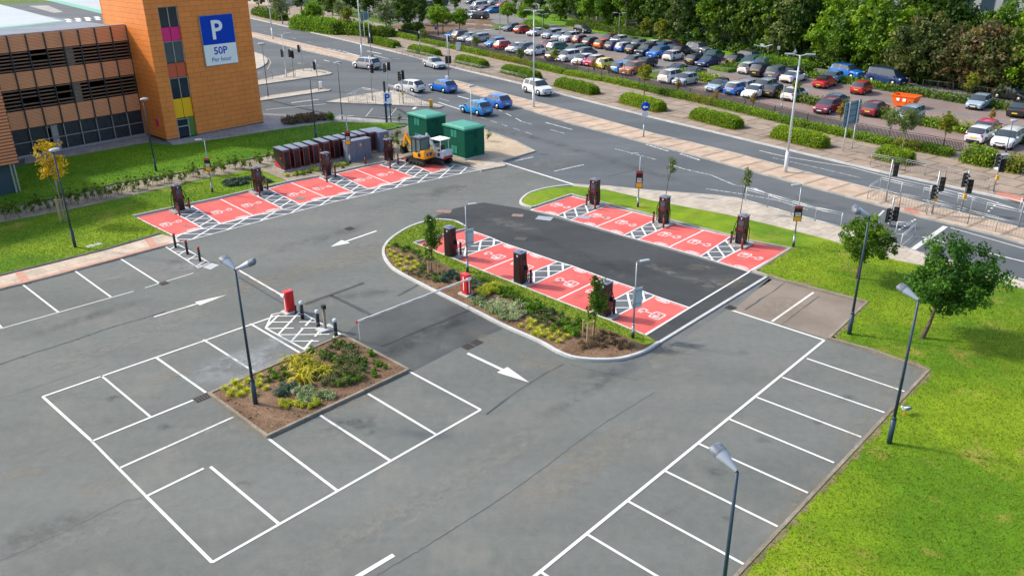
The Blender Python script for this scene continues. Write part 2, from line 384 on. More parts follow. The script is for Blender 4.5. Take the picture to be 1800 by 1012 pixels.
# main road: both carriageways and the junction on the left
rb = [TNP(-170, -17), TNP(-76, -10), TNP(-44, -9), TNP(0, -8), TNP(40, -6), TNP(75, -4), TNP(130, -2)]
sheet('road', rb + [(60, 12), (44, 26)] + W([(1800, 500), (1736, 477), (1600, 442), (1448, 393), (1320, 358), (1253, 346), (1147, 338), (1008, 327), (885, 285), (940, 267), (850, 228), (715, 210), (600, 204), (463, 203)]) + [(-60, 85), (-110, 70), (-160, 110), (-190, 200)], .004, 'tarmac_road', True)
sheet('new_tarmac', [(765, 380), (800, 366), (850, 356), (913, 366), (933, 371), (1317, 479), (1348, 487), (1157, 604), (1131, 592), (1210, 543), (821, 404), (797, 391)], .004, 'tarmac_new')
sheet('tarmac_repair_and_shadow', [(600, 592), (640, 560), (700, 540), (765, 513), (829, 548), (884, 578), (820, 604), (721, 655)], .004, 'tarmac_patch_and_shadow')
ground('tarmac_patch_light', (.118, .126, .124), (.155, .162, .158), (.22, .205, .18), s1=.3, s2=2, s3=40, grain=.16, bump=.4)
sheet('tarmac_repair_and_shadow', [(1157, 606), (1348, 489), (1358, 491), (1132, 640), (1092, 668), (1058, 638), (1100, 634), (1135, 620)], .004, 'tarmac_patch_light')
ground('tarmac_brown', (.20, .165, .135), (.25, .21, .17), (.17, .165, .16), s1=.35, s2=2, s3=40, grain=.1, bump=.4)
sheet('worn_bay_surface', [(1352, 490), (1524, 534), (1456, 595), (1288, 546)], .004, 'tarmac_brown')
# ---- grass and kerbs
lawnR = [(1010, 329), (1067, 336), (1147, 355), (1280, 380), (1360, 399), (1453, 423), (1576, 460), (1733, 492), (1800, 511)]
edgeR = [P(1297, 1012), P(1632, 653)]
ev = Vector(edgeR[0]) - Vector(edgeR[1]); ev.normalize(); e_end = tuple(Vector(edgeR[0]) + ev * 12)
slab('lawn', W(lawnR) + [(36, 36), (60, 20), (60, -5), e_end] + [edgeR[1]] + W([(1533, 618), (1457, 597), (1524, 533), (1480, 522), (1427, 508), (1349, 487), (1325, 478), (1389, 438), (1324, 426), (1185, 390), (1112, 371), (1004, 343), (935, 366), (917, 360), (917, 352), (933, 341), (968, 332)]), .1, 'grass_mat', True)
slab('lawn', [(0, 488), (95, 465), (190, 441), (283, 414), (302, 417), (235, 382), (297, 368), (387, 349), (437, 337), (504, 321), (452, 299), (478, 293), (333, 322), (235, 346), (128, 370), (0, 394), (-90, 412), (-90, 508)], .1, 'grass_mat')
slab('lawn', [(-60, 384), (0, 368), (120, 346), (213, 322), (320, 305), (480, 273), (600, 247), (712, 224), (713, 221), (650, 215), (587, 215), (520, 224), (478, 230), (400, 243), (305, 257), (262, 252), (160, 270), (44, 290), (-60, 330)], .1, 'grass_lush')
slab('planting_soil', [(480, 292), (453, 298), (507, 320), (560, 310), (667, 287), (703, 280), (735, 268), (790, 282), (840, 294), (885, 283), (940, 267), (850, 229), (716, 222), (712, 225), (600, 248), (480, 274)], .085, 'gravel')
slab('hedge_path', [(-90, 398), (0, 370), (120, 348), (213, 324), (320, 307), (480, 275), (480, 292), (333, 321), (235, 345), (128, 369), (0, 393), (-90, 411)], .09, 'gravel')
slab('sandy_ground', [(853, 262), (850, 231), (905, 250), (938, 267), (890, 281), (838, 290), (800, 280)], .095, 'sand')
slab('pavement', [(826, 292), (880, 279), (889, 293), (846, 301)], .10, 'slabs_near')
slab('pavement', [(-90, 510), (0, 487), (95, 464), (190, 440), (283, 414), (301, 418), (318, 427), (300, 431), (200, 458), (100, 485), (0, 510), (-90, 533)], .10, 'slabs_pink')
slab('pavement', [(305, 257), (295, 250), (463, 218), (463, 202), (530, 205), (600, 206), (667, 212), (715, 219), (650, 217), (587, 216), (520, 225), (478, 231), (400, 244)], .11, 'slabs_grey')
slab('pavement', [(44, 291), (160, 271), (262, 253), (262, 236), (160, 255), (44, 278)], .09, 'slabs_grey')
slab('pavement', [(1005, 329), (1008, 326), (1067, 329), (1147, 337), (1253, 345), (1296, 350), (1360, 368), (1448, 393), (1540, 420), (1620, 447), (1736, 477), (1800, 499), (1800, 511), (1733, 492), (1576, 460), (1453, 423), (1360, 399), (1280, 380), (1147, 355), (1067, 336)], .11, 'slabs_near')
# middle island of the charging bays
islo = W([(819, 401), (797, 390), (760, 389), (722, 400), (693, 417), (678, 432), (674, 447), (683, 465), (701, 480), (760, 511), (829, 545), (888, 575), (947, 601), (981, 620), (1013, 631), (1059, 634), (1096, 631), (1133, 619), (1157, 604)])
islo = smoothline(islo, 4)
slab('planting_soil', islo + W([(1131, 590), (1067, 564), (975, 529), (921, 507), (845, 477), (797, 457), (727, 429)]), .09, 'soil', True)
slab('grass_strip', W([(819, 401), (797, 391), (760, 390), (724, 401), (694, 418), (680, 433), (700, 436), (728, 448), (787, 470), (867, 506), (947, 538), (1027, 573), (1093, 592), (1133, 610), (1155, 604), (1131, 590), (1067, 564), (975, 529), (921, 507), (845, 477), (797, 457), (727, 429)]), .12, 'grass_dry', True)
b = MB(); b.kerb(islo, .17, -.02, .13); b.kerb([P(1156.5, 604.2), P(1250, 547), P(1348, 487)], .16, -.02, .07); bmesh.ops.recalc_face_normals(b.bm, faces=b.bm.faces); tag(b.build('kerb', 'kerb_pale'), kind='structure')
kerbline('kerb', [(821, 403), (727, 429), (797, 457), (845, 477), (921, 507), (975, 529), (1067, 564), (1131, 591)], 'kerb_pale', .10, .13)
kerbline('kerb', [(1349, 487), (1325, 478), (1389, 438), (1324, 426), (1185, 390), (1112, 371), (1004, 343), (935, 366)], 'kerb_stone', .16, .12)
b = MB(); b.kerb(smoothline(W([(935, 366), (917, 360), (917, 352), (933, 340), (968, 331), (1005, 327)]), 4), .17, -.02, .13); bmesh.ops.recalc_face_normals(b.bm, faces=b.bm.faces); tag(b.build('kerb', 'kerb_pale'), kind='structure')
kerbline('kerb', [(1349, 487), (1427, 508), (1480, 522), (1524, 533), (1457, 597), (1533, 618), (1632, 653)], 'kerb_edging', .12, .13)
b = MB(); b.kerb([edgeR[1], e_end], .13, -.02, .13); bmesh.ops.recalc_face_normals(b.bm, faces=b.bm.faces); tag(b.build('kerb', 'kerb_edging'), kind='structure')
# bare worn verge along the right kerb
def ragged(pts, wd, z, mat, name, n=60):
    P_ = [Vector(p) for p in pts]; seg = [(b_ - a).length for a, b_ in zip(P_, P_[1:])]; tot = sum(seg); out = []
    for i in range(n + 1):
        s = tot * i / n; k = 0
        while k < len(seg) - 1 and s > seg[k]: s -= seg[k]; k += 1
        d = (P_[k + 1] - P_[k]).normalized(); p = P_[k] + d * s; nn = Vector((-d.y, d.x))
        out.append((p, nn))
    bb = MB()
    prev = None
    for p, nn in out:
        wdt = wd * random.uniform(.25, 1.2); cur = (p, p + nn * wdt)
        if prev: bb.face([(*prev[0], z), (*cur[0], z), (*cur[1], z), (*prev[1], z)])
        prev = cur
    bmesh.ops.recalc_face_normals(bb.bm, faces=bb.bm.faces)
    for f in bb.bm.faces:
        if f.normal.z < 0: f.normal_flip()
    return tag(bb.build(name, mat), kind='structure')
ground('verge', (.17, .15, .06), (.25, .20, .11), (.13, .16, .03), s1=1.2, s2=5, s3=25, grain=.3, bump=.8)
ragged([e_end, edgeR[1]] + W([(1533, 618), (1457, 597)]), -.3, .104, 'verge', 'bare_verge', 110)
ragged(W([(1456, 597), (1524, 533), (1427, 508), (1349, 487), (1325, 478), (1389, 438)]), -.35, .104, 'verge', 'bare_verge')
kerbline('kerb', [(-90, 509), (0, 487), (95, 464), (190, 440), (283, 413)], 'kerb_dark', .2, .15)
kerbline('kerb', [(-90, 392), (0, 369), (120, 347), (213, 323), (320, 306), (480, 274), (600, 248), (712, 224)], 'kerb_dark', .16, .16)
kerbline('kerb', [(233, 382), (297, 368), (387, 349), (437, 337), (511, 320), (560, 311), (625, 296), (667, 288), (700, 281)], 'kerb_stone', .2, .14)
kerbline('kerb', [(703, 281), (737, 270), (790, 284), (826, 291)], 'kerb_edging', .1, .11)
kerbline('kerb', [(1008, 326), (1067, 329), (1147, 337), (1253, 345), (1296, 350), (1360, 368), (1448, 393), (1540, 420), (1620, 447), (1736, 477), (1800, 499)], 'kerb_stone', .14, .12)
kerbline('kerb', [(885, 284), (940, 267), (905, 249), (850, 229), (715, 211), (600, 205), (463, 202)], 'kerb_stone', .14, .115)
# central planting bed
bedc = [(603, 592), (717, 652), (470, 768), (370, 695)]
slab('planting_soil', bedc, .09, 'soil')
kerbline('kerb', [(603, 591), (718, 652), (470, 769), (369, 694)], 'kerb_edging', .13, .13, True)
# ---- road islands, medians and pavements
def island(name, pts, mat, kmat='kerb_stone', z=.12):
    slab(name, pts, z, mat); kerbline('kerb', pts, kmat, .16, z + .01, True)
island('median', [(380, 40), (440, 57), (520, 75), (589, 91), (630, 101), (637, 104), (634, 109), (624, 110), (520, 86), (440, 65), (380, 50)], 'slabs_beige')
island('median', [(792, 144), (800, 143), (893, 168), (1020, 201), (1147, 236), (1280, 268), (1400, 300), (1520, 331), (1640, 364), (1800, 404), (1860, 420), (1860, 446), (1800, 430), (1747, 414), (1628, 385), (1520, 355), (1320, 302), (1200, 269), (1013, 221), (899, 185), (830, 166), (796, 151)], 'slabs_beige')
island('traffic_island', [(453, 151), (521, 141), (580, 132), (583, 130), (572, 126), (547, 122), (524, 124), (504, 132), (453, 143)], 'slabs_near')
island('traffic_island', [(455, 179), (578, 161), (581, 159), (564, 157), (474, 170), (455, 175)], 'slabs_near')
island('traffic_island', [(574, 181), (661, 185), (707, 187), (773, 190), (779, 188), (745, 180), (720, 170), (690, 161), (667, 163), (613, 172)], 'slabs_near')
island('pavement', [(400, 92), (445, 93), (460, 97), (470, 105), (469, 112), (458, 120), (430, 130), (400, 136)], 'slabs_near')
sheet('tactile_paving', [(1590, 366), (1612, 372), (1618, 382), (1588, 374)], .128, 'tactile')
fk = [TNP(-170, -17.5), TNP(-76.5, -12), TNP(-44, -10.4), TNP(-22, -9.2), TNP(1, -9), TNP(16, -8.3), TNP(40, -7.9), TNP(56, -7), TNP(66, -6.4), TNP(75, -5.2), TNP(130, -1)]
slab('pavement', fk + [TNP(130, 10), TNP(75, 6), TNP(66, 4.9), TNP(44, 4), TNP(12, 3), TNP(-31, 2.2), TNP(-60, 6), TNP(-170, 8)], .12, 'slabs_brown', True)
b = MB(); b.kerb(fk, .2, -.02, .135); bmesh.ops.recalc_face_normals(b.bm, faces=b.bm.faces); tag(b.build('kerb', 'kerb_pale'), kind='structure')
sheet('tactile_paving', [(1755, 338), (1800, 350), (1800, 361), (1747, 346)], .128, 'tactile')
# ---- far car park, its aisles, brown block paving bays, grass banks and access road
sheet('car_park_aisle', [TNP(-60, 2), TNP(-31, 2), TNP(12, 2.8), TNP(44, 3.8), TNP(66, 4.8), TNP(130, 8), TNP(130, 36), TNP(75, 36), TNP(20, 32), TNP(-60, 36)], .004, 'tarmac_lot', True)
for a, c, d, e in ((-33, 82, 5.2, 11.8), (19, 70, 14.2, 18.4), (-38, 90, 20, 24.2), (-22, 34, 25, 27.6), (-18, 12, 12.6, 17.2)):
    sheet('bay_paving', [TNP(a, d), TNP(c, d + (1.4 if a > -20 else .8)), TNP(c, e + (1.4 if a > -20 else .8)), TNP(a, e)], .009, 'brown_paving', True)
slab('grass_bank', [TNP(30.5, 11.6), TNP(69, 12.9), TNP(69, 14.2), TNP(30.5, 12.9)], .15, 'rough_green', True)
slab('grass_bank', [TNP(31, 25.4), TNP(90, 26), TNP(90, 28.4), TNP(31, 27.2)], .12, 'rough_green', True)
slab('grass_bank', [TNP(19, 8), TNP(22.5, 8), TNP(22.5, 16), TNP(19, 16)], .3, 'rough_green', True)
slab('grass_bank', [TNP(20.5, 19.6), TNP(24, 19.6), TNP(24, 28), TNP(20.5, 28)], .45, 'rough_green', True)
slab('grass_bank', [TNP(-46, 24), TNP(-38, 20), TNP(-36, 25), TNP(-42, 29)], .2, 'rough_green', True)
slab('verge_grass', [TNP(-60, 38), TNP(-24, 33), TNP(-4, 32.6), TNP(12, 31.8), TNP(26, 32.4), TNP(26, 34.4), TNP(-4, 35), TNP(-24, 38), TNP(-60, 48)], .1, 'grass_lush', True)
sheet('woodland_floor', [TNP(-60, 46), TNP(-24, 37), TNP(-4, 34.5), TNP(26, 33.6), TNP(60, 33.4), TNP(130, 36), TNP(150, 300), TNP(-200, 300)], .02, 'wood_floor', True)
# upper-left yard beyond the junction
sheet('yard_surface', [TNP(-60, 10), TNP(-34, 6), TNP(-40, 22), TNP(-46, 32), TNP(-60, 60), TNP(-150, 60), TNP(-120, 20)], .012, 'tarmac_lot', True)
slab('mulch_bank', [(690, 60), (760, 66), (800, 52), (880, 50), (860, 35), (800, 38), (720, 42), (670, 48)], .06, 'soil')
# ================================================================== MARKINGS
def line(pts, wd=.1, mat='paint', z=.013, world=False, name='road_marking', jit=0):
    b = MB(); b.ribbon(pts if world else W(pts), wd, z, jit)
    for f in b.bm.faces:
        f.normal_update()
        if f.normal.z < 0: f.normal_flip()
    return tag(b.build(name, mat), kind='structure')
def lines(segs, wd=.1, mat='paint', z=.013, world=False, name='road_marking'):
    b = MB()
    for i, s in enumerate(segs): b.ribbon(s if world else W(s), wd, z + i * .0002)
    for f in b.bm.faces:
        f.normal_update()
        if f.normal.z < 0: f.normal_flip()
    return tag(b.build(name, mat), kind='structure')
G1 = [(490, 920), (594, 863), (687, 810), (769, 765), (845, 720)]; G2 = [(370, 820), (471, 770), (563, 730), (647, 692), (718, 652)]
lines([[(373, 988), (845, 720)]] + [[a, c] for a, c in zip(G1, G2)], .11)
lines([[(480, 557), (75, 697)], [(162, 775), (345, 701)], [(211, 822), (410, 733)], [(257, 872), (358, 823)], [(274, 628), (362, 690)], [(358, 597), (448, 654)], [(440, 569), (529, 621)], [(257, 872), (373, 988)], [(75, 697), (158, 772)]], .11)
lines([[(178, 660), (264, 732)], [(158, 772), (257, 872)]], .1, 'paint_worn')
for s in ([(800, 1202), (1031, 938)], [(1031, 938), (1449, 598)]): pass
R1 = [(1418, 630), (1375, 663), (1330, 698), (1281, 736), (1229, 780), (1168, 827), (1101, 879), (1031, 938)]
R2_ = [(1590, 688), (1555, 725), (1514, 768), (1466, 813), (1420, 866), (1367, 925), (1307, 991)]
Ra, Rb = Vector(P(1449, 598)), Vector(P(1031, 938)); Rd = (Rb - Ra).normalized()
lines([[tuple(Ra), tuple(Rb + Rd * 14)]], .12, 'paint', world=True)
segs = [[P(*a), P(*c)] for a, c in zip(R1, R2_)]
q0 = Rb + Rd * 0.0; off = Vector(P(1307, 991)) - Vector(P(1101, 879))
for k in range(0, 4): segs.append([tuple(q0 + Rd * 2.36 * k), tuple(q0 + Rd * 2.36 * k + off)])
lines(segs, .1, 'paint', world=True)
lines([[(1449, 598), (1285, 545)], [(1357, 565), (1430, 514)]], .12)
lines([[(0, 578), (235, 512)], [(255, 506), (340, 480)], [(-60, 595), (0, 578)]], .07, 'paint')
lines([[(41, 501), (103, 549)], [(130, 475), (195, 522)], [(212, 455), (280, 498)], [(-45, 525), (3, 576)]], .1, 'paint')
line([(630, 1012), (692, 975)], .17)
line([(600, 1030), (692, 975)], .17, z=.0135)
def arrow(tail, tip, name='arrow_marking', hw=.32, hl=.42, sw=.12, bent=0):
    a, c = Vector(P(*tail)), Vector(P(*tip)); L_ = (c - a).length; d = (c - a) / L_; n = Vector((-d.y, d.x)); h = L_ * hl
    b = MB(); z = .0135; q = lambda s, t: (*(a + d * s + n * t), z)
    b.face([q(0, -sw / 2), q(L_ - h, -sw / 2), q(L_ - h, sw / 2), q(0, sw / 2)])
    b.face([q(L_ - h, -hw), q(L_, 0), q(L_ - h, hw)])
    for f in b.bm.faces: f.normal_update(); (f.normal.z < 0) and f.normal_flip()
    return tag(b.build(name, 'paint'), kind='structure')
arrow((822, 621), (930, 672), hl=.42, hw=.34, sw=.16); arrow((271, 557), (399, 518), hl=.42, hw=.30, sw=.13); arrow((662, 406), (581, 434), hl=.32, hw=.42, sw=.16)
# hatched areas ------------------------------------------------------
def clipline(poly, p, d):
    ts = []; n = len(poly)
    for i in range(n):
        a, c = Vector(poly[i]), Vector(poly[(i + 1) % n]); e = c - a; den = d.x * e.y - d.y * e.x
        if abs(den) < 1e-9: continue
        w_ = a - p; t = (w_.x * e.y - w_.y * e.x) / den; u = (w_.x * d.y - w_.y * d.x) / den
        if 0 <= u <= 1: ts.append(t)
    ts.sort(); return [(p + d * ts[i], p + d * ts[i + 1]) for i in range(0, len(ts) - 1, 2)] if len(ts) >= 2 else []
def hatch(poly, angs=((0, .72), (90, 1.05)), wd=.09, z=.017, mat='paint', world=False, border=True, gaps=0):
    pp = poly if world else W(poly); segs = []; c = sum((Vector(p) for p in pp), Vector((0, 0))) / len(pp)
    for k, (an, sp) in enumerate(angs):
        d = Vector((math.cos(R(an)), math.sin(R(an)))); n = Vector((-d.y, d.x))
        for i in range(-40, 41):
            for a, e in clipline(pp, c + n * sp * (i + .5), d):
                if (e - a).length > .15:
                    if gaps:
                        L_ = (e - a).length; s = 0; dd = (e - a) / L_
                        while s < L_ - .2:
                            g = random.uniform(.7, 1.6); segs.append([tuple(a + dd * s), tuple(a + dd * min(L_, s + g))]); s += g + random.choice((0, .35, .5))
                    else: segs.append([tuple(a), tuple(e)])
    b = MB()
    for k, s in enumerate(segs): b.ribbon(s, wd * (1 + .35 * (abs(s[0][1] - s[1][1]) > abs(s[0][0] - s[1][0]))), z + .0012 * (abs(s[0][1] - s[1][1]) > abs(s[0][0] - s[1][0])))
    if border: b.ribbon(pp, wd, z + .0025, closed=True)
    for f in b.bm.faces: f.normal_update(); (f.normal.z < 0) and f.normal_flip()
    return tag(b.build('hatch_marking', mat), kind='structure')
def text_geo(s, size, bold=0):
    cu = bpy.data.curves.new('t', 'FONT'); cu.body = s; cu.size = size; cu.offset = bold; cu.resolution_u = 3
    o = bpy.data.objects.new('t', cu); COL.objects.link(o); bpy.context.view_layer.update()
    me = o.to_mesh(); vs = [Vector(v.co) for v in me.vertices]; fs = [list(p.vertices) for p in me.polygons]
    o.to_mesh_clear(); bpy.data.objects.remove(o); bpy.data.curves.remove(cu)
    x0 = min(v.x for v in vs); x1 = max(v.x for v in vs); y0 = min(v.y for v in vs)
    return [Vector((v.x - x0, v.y - y0)) for v in vs], fs, x1 - x0
def put_text(b, s, size, f, mi=0, bold=0, center=None, width=None):
    """adds flat text; f maps (x,y) to a 3D point"""
    vs, fs, w_ = text_geo(s, size, bold); k = 1 if not width else width / w_; ox = -w_ * k / 2 if center is not None else 0
    bv = [b.bm.verts.new(f(v.x * k + ox, v.y)) for v in vs]
    for q in fs:
        try: ff = b.bm.faces.new([bv[i] for i in q]); ff.material_index = mi
        except ValueError: pass
BZ = .0112
def bay(bl, br, fr, fl, text=True):
    q = [Vector(P(*p)) for p in (bl, br, fr, fl)]
    sheet('charging_bay', [tuple(v) for v in q], .009, 'bay_red', True)
    w_ = ((q[1] - q[0]).length + (q[2] - q[3]).length) / 2; h_ = ((q[3] - q[0]).length + (q[2] - q[1]).length) / 2
    def f(x, y, z=.0165):                 # metres from the middle of the bay's mouth, y to the back
        u = .5 + x / w_; v = 1 - y / h_
        p = (q[0] * (1 - u) + q[1] * u) * (1 - v) + (q[3] * (1 - u) + q[2] * u) * v
        return (p.x, p.y, z)
    b = MB()
    def rb(pts, wd, closed=False): b.ribbon([f(*p)[:2] for p in pts], wd, .0165, 0, closed)
    cy = h_ * .46
    # charge point symbol
    rb([(-.66, cy - .36), (-.16, cy - .36), (-.1, cy - .26), (-.1, cy + .30), (-.18, cy + .38), (-.62, cy + .38), (-.7, cy + .30), (-.7, cy - .28)], .09, True)
    b.face([f(-.58, cy + .02), f(-.24, cy + .02), f(-.24, cy + .28), f(-.58, cy + .28)])
    b.face([f(-.50, cy - .22), f(-.34, cy - .22), f(-.30, cy - .08), f(-.46, cy - .08)])
    rb([(-.06, cy), (.22, cy), (.30, cy + .05), (.42, cy + .05)], .09)
    rb([(.36, cy - .20), (.62, cy - .20), (.70, cy - .02), (.70, cy + .12), (.40, cy + .12), (.36, cy)], .085, True)
    rb([(.48, cy + .14), (.48, cy + .34)], .09); rb([(.62, cy + .14), (.62, cy + .34)], .09)
    # small lettering and car sign at the mouth of the bay
    put_text(b, 'ELECTRIC', .17, lambda x, y: f(x - .98, y + .14, .017), width=.92)
    rb([(.02, .14), (.16, .14)], .1); rb([(.0, .16), (.08, .34), (.22, .42), (.62, .42), (.78, .30), (.92, .26), (.92, .16)], .08); rb([(.16, .15), (.86, .15)], .1)
    rb([(.2, .28), (.68, .28)], .12)
    for f_ in b.bm.faces: f_.normal_update(); (f_.normal.z < 0) and f_.normal_flip()
    tag(b.build('charging_bay_marking', 'paint_bay'), kind='structure')
    global BZ; BZ = .0112 + (BZ - .0112 + .0009) % .0036; c2 = MB(); c2.ribbon([tuple(v) for v in q], .1, BZ, closed=True)
    for f_ in c2.bm.faces: f_.normal_update(); (f_.normal.z < 0) and f_.normal_flip()
    tag(c2.build('bay_line', 'paint'), kind='structure')
def zone(poly):
    sheet('hatched_tarmac', poly, .0075, 'tarmac_hatch')
# right row
for q in (((1003, 345), (1038, 354), (979, 379), (933, 369)), ((1065, 362), (1112, 373), (1047, 399), (1003, 387)), ((1112, 373), (1157, 384), (1096, 414), (1047, 399)),
          ((1185, 393), (1237, 405), (1175, 435), (1121, 421)), ((1237, 405), (1284, 416), (1231, 451), (1175, 435)), ((1324, 426), (1387, 438), (1316, 477), (1260, 460))): bay(*q)
for q in ([(1038, 354), (1065, 362), (1003, 387), (979, 379)], [(1157, 384), (1185, 393), (1121, 421), (1096, 414)], [(1284, 416), (1324, 427), (1260, 460), (1231, 451)]): zone(q); hatch(q, ((0, .9), (92, .85)))
# middle row (drivers look towards the photographer, so the order is reversed)
mid = [((727, 429), (777, 450), (861, 417), (821, 403)), ((797, 457), (845, 477), (931, 443), (884, 427)), ((845, 477), (893, 496), (980, 460), (931, 443)),
       ((921, 507), (975, 529), (1061, 488), (1007, 468)), ((975, 529), (1033, 551), (1117, 507), (1061, 488)), ((1067, 564), (1131, 590), (1212, 541), (1151, 520))]
for bl, br, fr, fl in mid: bay(br, bl, fl, fr)
for q in ([(777, 450), (797, 457), (884, 427), (861, 417)], [(893, 496), (921, 507), (1007, 468), (980, 460)], [(1033, 551), (1067, 564), (1151, 520), (1117, 507)]): zone(q); hatch(q, ((0, .9), (88, .85)))
# left row
for q in (((239, 382), (297, 369), (356, 401), (306, 415)), ((336, 361), (387, 350), (445, 379), (388, 393)), ((387, 350), (437, 338), (497, 367), (445, 379)),
          ((471, 332), (511, 321), (573, 347), (527, 359)), ((511, 321), (560, 312), (621, 338), (573, 347)), ((591, 306), (625, 298), (687, 323), (647, 332)),
          ((625, 298), (667, 289), (728, 311), (687, 323)), ((703, 281), (738, 273), (792, 296), (760, 304))): bay(*q)
for q in ([(297, 369), (336, 361), (388, 393), (356, 401)], [(437, 338), (471, 332), (527, 359), (497, 367)], [(560, 312), (591, 306), (647, 332), (621, 338)], [(667, 289), (703, 281), (760, 304), (728, 311)]): zone(q); hatch(q, ((0, 1.0), (76, 1.0)), border=False)
stripq = [(306, 416), (356, 401), (445, 379), (527, 359), (573, 347), (647, 332), (728, 311), (792, 296), (738, 273), (800, 289), (840, 299), (728, 323), (584, 356), (480, 383), (315, 427)]
stripq2 = [(306, 416), (356, 402), (388, 394), (445, 380), (497, 369), (527, 360), (573, 348), (621, 339), (647, 333), (687, 324), (728, 312), (760, 305), (792, 297), (745, 272), (796, 289), (842, 299), (728, 323), (584, 356), (480, 383), (315, 427)]
sheet('hatched_tarmac', stripq2, .0072, 'tarmac_hatch'); hatch(stripq2, ((0, 1.0), (76, 1.25)))
lines([[(235, 382), (306, 420)]], .12)
lines([[(1317, 478), (1212, 541), (1131, 591)]], .11)
lines([[(300, 431), (318, 427)]], .1)
# barrier hatching
hb = [(478, 553), (513, 546), (531, 550), (605, 591), (540, 617), (467, 577)]
hatch(hb, ((0, .72), (80, .95)), .085, gaps=1)
sheet('concrete_pad', [(356, 470), (372, 462), (385, 466), (370, 474)], .012, 'kerb_pale')
hatch([(291, 434), (312, 429), (368, 462), (349, 471)], ((0, 1.2), (76, 1.1)), .08, gaps=1)
# main road marks
def dashes(a, c, n, ln, wd=.12, mat='paint_road', z=.0125):
    a, c = Vector(P(*a)), Vector(P(*c)); d = (c - a); L_ = d.length; d /= L_; s = []
    for i in range(n):
        m_ = a + d * (L_ * (i + .5) / n); s.append([tuple(m_ - d * ln / 2), tuple(m_ + d * ln / 2)])
    lines(s, wd, mat, z, True)
line([(885, 286), (1010, 325)], .25, 'paint_worn'); dashes((905, 283), (938, 276), 1, 2, .2); dashes((980, 300), (1020, 291), 2, 2, .2)
dashes((760, 170), (1010, 240), 5, 2.2, .12); dashes((1085, 263), (1150, 280), 3, 2, .12); dashes((840, 205), (940, 238), 5, 1.2, .1)
dashes((1145, 257), (1165, 263), 1, 3, .25); dashes((1200, 272), (1225, 280), 1, 2.6, .25); dashes((960, 216), (1005, 228), 2, 2.2, .22)
line([(1176, 289), (1205, 298), (1250, 308), (1290, 325), (1330, 332), (1370, 350), (1450, 370)], .14, 'paint_road', z=.0125); line([(1240, 332), (1310, 342), (1365, 352), (1420, 369)], .12, 'paint_road', z=.0126)
line([(1325, 332), (1345, 340)], .14, 'paint_worn', z=.0127)
line([(1335, 265), (1377, 275), (1430, 284), (1495, 294), (1560, 311), (1640, 328), (1735, 351), (1800, 372)], .12, 'paint_worn', z=.0125)
dashes((1450, 298), (1500, 310), 2, 2.5, .1); dashes((1360, 278), (1450, 298), 3, 2, .09)
for a, c in (((1720, 390), (1755, 354)), ((1540, 384), (1554, 370)), ((1579, 405), (1610, 385))): dashes(a, c, 7, .22, .14, 'paint', .0128)
line([(1605, 438), (1662, 398)], .32, 'paint_worn', z=.0125)
dashes((1640, 421), (1800, 460), 5, 2.4, .12, 'paint'); line([(1670, 400), (1740, 420), (1800, 437)], .1, 'paint_worn', z=.0126)
dashes((1740, 474), (1800, 492), 5, .6, .1, 'paint')
# junction
line([(467, 193), (530, 187), (574, 183)], .12, 'paint_worn', z=.0125); line([(512, 181), (560, 175)], .2, 'paint', z=.0125)
line([(-60, 521), (0, 508), (100, 483), (200, 457), (296, 430)], .28, 'tactile_pink', z=.104, name='paving_border')
lines([[(32, 477), (46, 499)], [(258, 419), (272, 437)], [(150, 451), (152, 452)]], .45, 'tactile_pink', .106, name='paving_border')
line([(609, 93), (632, 99)], .3, 'paint', z=.0125); line([(645, 90), (670, 95)], .25, 'paint', z=.0125); line([(652, 96), (687, 105)], .15, 'paint_worn', z=.0125)
dashes((640, 108), (705, 103), 3, 1.8, .18); dashes((566, 105), (600, 114), 2, 2, .14, 'paint'); dashes((455, 53), (560, 78), 4, 2, .1); dashes((574, 85), (610, 92), 4, 1.2, .35)
dashes((643, 205), (655, 191), 7, .3, .12, 'paint'); dashes((683, 208), (697, 190), 7, .3, .12, 'paint'); dashes((725, 193), (732, 188), 1, 1.2, .3, 'paint')
dashes((770, 180), (810, 193), 2, 2.6, .16, 'paint'); dashes((800, 168), (830, 176), 1, 2.4, .2, 'paint'); dashes((870, 190), (920, 215), 3, 1.5, .1, 'paint')
line([(470, 122), (476, 110), (472, 103)], .12, 'sand', z=.0125)
dashes((1233, 137), (1262, 130), 5, .8, .35, 'sand', .013)
# joints, cracks and worn wheel tracks in the tarmac
plain('crack', (.085, .088, .085), .95)
for s, wd in (([(0, 640), (60, 620), (130, 598), (190, 577), (260, 557), (290, 548)], .07), ([(660, 1012), (780, 940), (900, 862), (985, 800), (1060, 745), (1150, 690)], .022), 
              ([(0, 985), (110, 935), (220, 880), (250, 875)], .018), ([(0, 700), (90, 672), (180, 640)], .012), ([(705, 455), (700, 472)], .03),
              ([(440, 742), (520, 815)], .012), ([(520, 560), (560, 575), (600, 590)], .03), ([(650, 605), (700, 590), (760, 560), (850, 520)], .02),
              ([(1380, 497), (1310, 545)], .08), ([(1440, 520), (1375, 570)], .06), ([(1000, 640), (1060, 655), (1120, 668)], .03)):
    pts = W(s) if len(s) < 5 else smoothline(W(s), 6); pts = [tuple(Vector(a).lerp(Vector(c), k / 8)) for a, c in zip(pts, pts[1:]) for k in range(8)] + [pts[-1]]; pts = [(x + random.gauss(0, .018), y + random.gauss(0, .018)) for x, y in pts]
    line(pts, wd * 1.05, 'crack', z=.0062, world=True, name='tarmac_joint', jit=.5)
line([(640, 178), (700, 192), (740, 215)], .5, 'tarmac_new', z=.0055, name='tarmac_repair_and_shadow')
line([(455, 172), (520, 188), (600, 206)], .5, 'tarmac_new', z=.0056, name='tarmac_repair_and_shadow')
line([(1070, 310), (1120, 298)], .18, 'crack', z=.0062, name='tarmac_joint')

